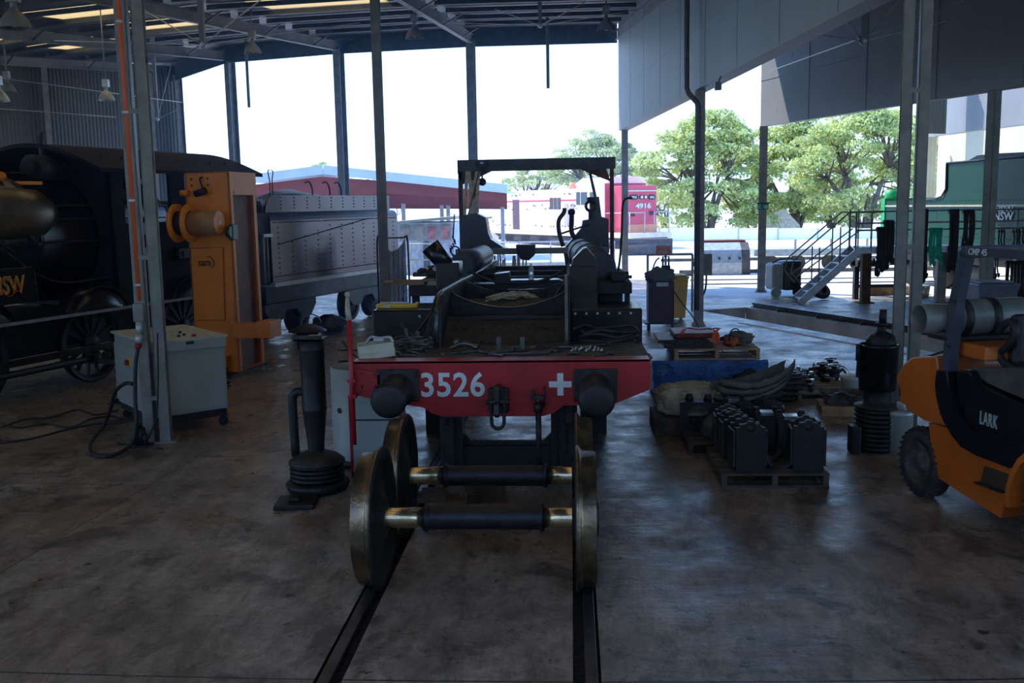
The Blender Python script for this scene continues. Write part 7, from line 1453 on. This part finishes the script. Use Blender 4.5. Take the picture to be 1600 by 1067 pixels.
# ============================================================ TREES
def tree(px, py_top, Y, wpx, seed, m, label, clumps=26, leaves=260, lean=0.0, zmin=1.2):
    q = random.Random(seed); b0 = A(px, 316, Y); zt = A(px, py_top, Y).z; hw = wpx/FPX*Y/2
    rt = thing('eucalyptus_tree', label, 'tree', (b0.x, Y, 0), group='trees beyond the yard')
    tk = MB(); ms = (MB(), MB()); H_ = zt-zmin
    stems = [Vector((q.uniform(-.45, .45)*hw, q.uniform(-.2, .2)*hw, q.uniform(.35, .55)*zt)) for _ in range(5)]
    for sm in stems: tk.tube([Vector((sm.x*.15, sm.y*.1, 0)), Vector((sm.x*.5, sm.y*.5, sm.z*.55)), sm], [hw*.05, hw*.035, hw*.02], 7, 4)
    for k in range(clumps):
        a = q.uniform(0, 2*PI); rr = q.random()**.42; f = q.random()**.85
        ww = hw*(.80+.28*math.sin(PI*min(1, f*1.15+.05)))*math.sqrt(max(.05, 1-max(0, f-.45)**2*2.9))
        p = Vector((rr*ww*math.cos(a), rr*ww*.6*math.sin(a), zmin+H_*(f*.93+.02)*(1-.16*rr*rr))); R = q.uniform(.11, .19)*min(hw, H_*.7)
        sm = min(stems, key=lambda s_: (s_-p).length+q.uniform(0, 1)); tk.tube([sm, sm.lerp(p, .55)+Vector((0, 0, .1*R)), p], [hw*.016, hw*.009, hw*.003], 5, 3)
        for _ in range(leaves):
            d = Vector((q.gauss(0, 1), q.gauss(0, 1), q.gauss(0, 1))).normalized()
            if d.z < -.2 and q.random() < .6: d.z = -d.z
            o = p+Vector((d.x*R*1.35, d.y*R*1.1, d.z*R*.62))*(q.uniform(.6, 1.08)); s = (.045+R*.045)*q.uniform(.7, 1.5)
            n_ = (d+Vector((q.gauss(0, .7), q.gauss(0, .7), q.gauss(0, .7)+.4))).normalized(); u2 = n_.orthogonal().normalized(); v2 = n_.cross(u2)
            th = q.uniform(0, PI); u3 = u2*math.cos(th)+v2*math.sin(th); v3 = n_.cross(u3); B_ = ms[0 if q.random() < .7 else 1]
            B_.b.faces.new([B_.v(o-u3*s*1.4), B_.v(o-v3*s*.8), B_.v(o+u3*s*1.4), B_.v(o+v3*s*.8)])
    ms[0].build('foliage', m[0], rt); ms[1].build('foliage', m[1], rt); tk.build('trunk', 'bark', rt)
    return rt
def leafmat(nm, c):
    m = mat(nm, c, .65, 0, .3, .8); nt = m.node_tree; t_ = nt.nodes.new('ShaderNodeBsdfTranslucent'); t_.inputs[0].default_value = (c[0]*1.1, c[1]*1.1, c[2]*.8, 1); x_ = nt.nodes.new('ShaderNodeMixShader'); x_.inputs[0].default_value = .4
    nt.links.new(nt.nodes['Principled BSDF'].outputs[0], x_.inputs[1]); nt.links.new(t_.outputs[0], x_.inputs[2]); nt.links.new(x_.outputs[0], nt.nodes['Material Output'].inputs[0]); return m
LA, LB, LC = leafmat('gum_leaf_yellow', (.58, .62, .26)), leafmat('gum_leaf_green', (.38, .46, .20)), leafmat('gum_leaf_grey', (.52, .56, .38))
tree(1105, 158, 74, 220, 1, (LA, LB), 'tall spreading gum tree behind the downpipe column', 96, 280, zmin=.6)
tree(1040, 285, 92, 100, 12, (LA, LC), 'lower gum tree at the right end of the red diesel', 30, 240)
tree(1240, 168, 78, 210, 2, (LA, LB), 'gum tree just right of the exit sign column', 74, 300)
tree(1350, 140, 70, 230, 3, (LA, LB), 'large gum tree between the exit sign column and the double column', 86, 300)
tree(1175, 262, 80, 110, 15, (LB, LC), 'low bushy gum between the two tall ones, below the hanging wall', 30, 240, zmin=.4)
tree(1300, 270, 82, 130, 16, (LB, LA), 'low dark gum behind the stair railing', 34, 240, zmin=.4)
tree(1430, 180, 82, 150, 5, (LB, LA), 'gum tree partly hidden behind the double column', 40, 280)
tree(925, 200, 104, 160, 6, (LC, LA), 'greyish gum tree rising behind the red diesel cab', 80, 240, zmin=3)
tree(850, 246, 108, 150, 7, (LC, LA), 'low gum crown behind the long hood of the red diesel', 46, 220, zmin=2.5)
tree(975, 212, 100, 70, 8, (LC, LB), 'gum tree right behind the portal gantry leg', 26, 240, zmin=3)
tree(503, 246, 110, 56, 9, (LC, LA), 'small tree crown above the shed roof left of the front column', 18, 200, zmin=3)
tree(575, 264, 112, 44, 10, (LC, LA), 'tiny tree top above the shed roof left of the slim column', 10, 160, zmin=3)
tree(623, 266, 112, 34, 11, (LB, LC), 'tiny dark tree top above the shed roof right of the slim column', 10, 160, zmin=3)
tree(745, 330, 90, 70, 13, (LB, LA), 'bush behind the gantry under the shed roof end', 16, 160, zmin=.8)
tree(465, 268, 112, 30, 14, (LA, LC), 'faint small tree crown left above the tender', 8, 140, zmin=3)
# ============================================================ BLUE LENS GLARE AND DUST HAZE, ADDED AS A SCATTERING BOX
hz_ = bpy.data.materials.new('glare_haze'); hz_.use_nodes = True; nt = hz_.node_tree; nt.nodes.remove(nt.nodes['Principled BSDF'])
vs = nt.nodes.new('ShaderNodeVolumeScatter'); vs.inputs['Color'].default_value = (.22, .50, 1, 1); vs.inputs['Density'].default_value = .0065; vs.inputs['Anisotropy'].default_value = .72
nt.links.new(vs.outputs[0], nt.nodes['Material Output'].inputs['Volume'])
bm = MB(); bm.box(-26, 3.0, 9.5, 31.5, .02, 8.4); bm.build('haze', hz_, kind='structure')
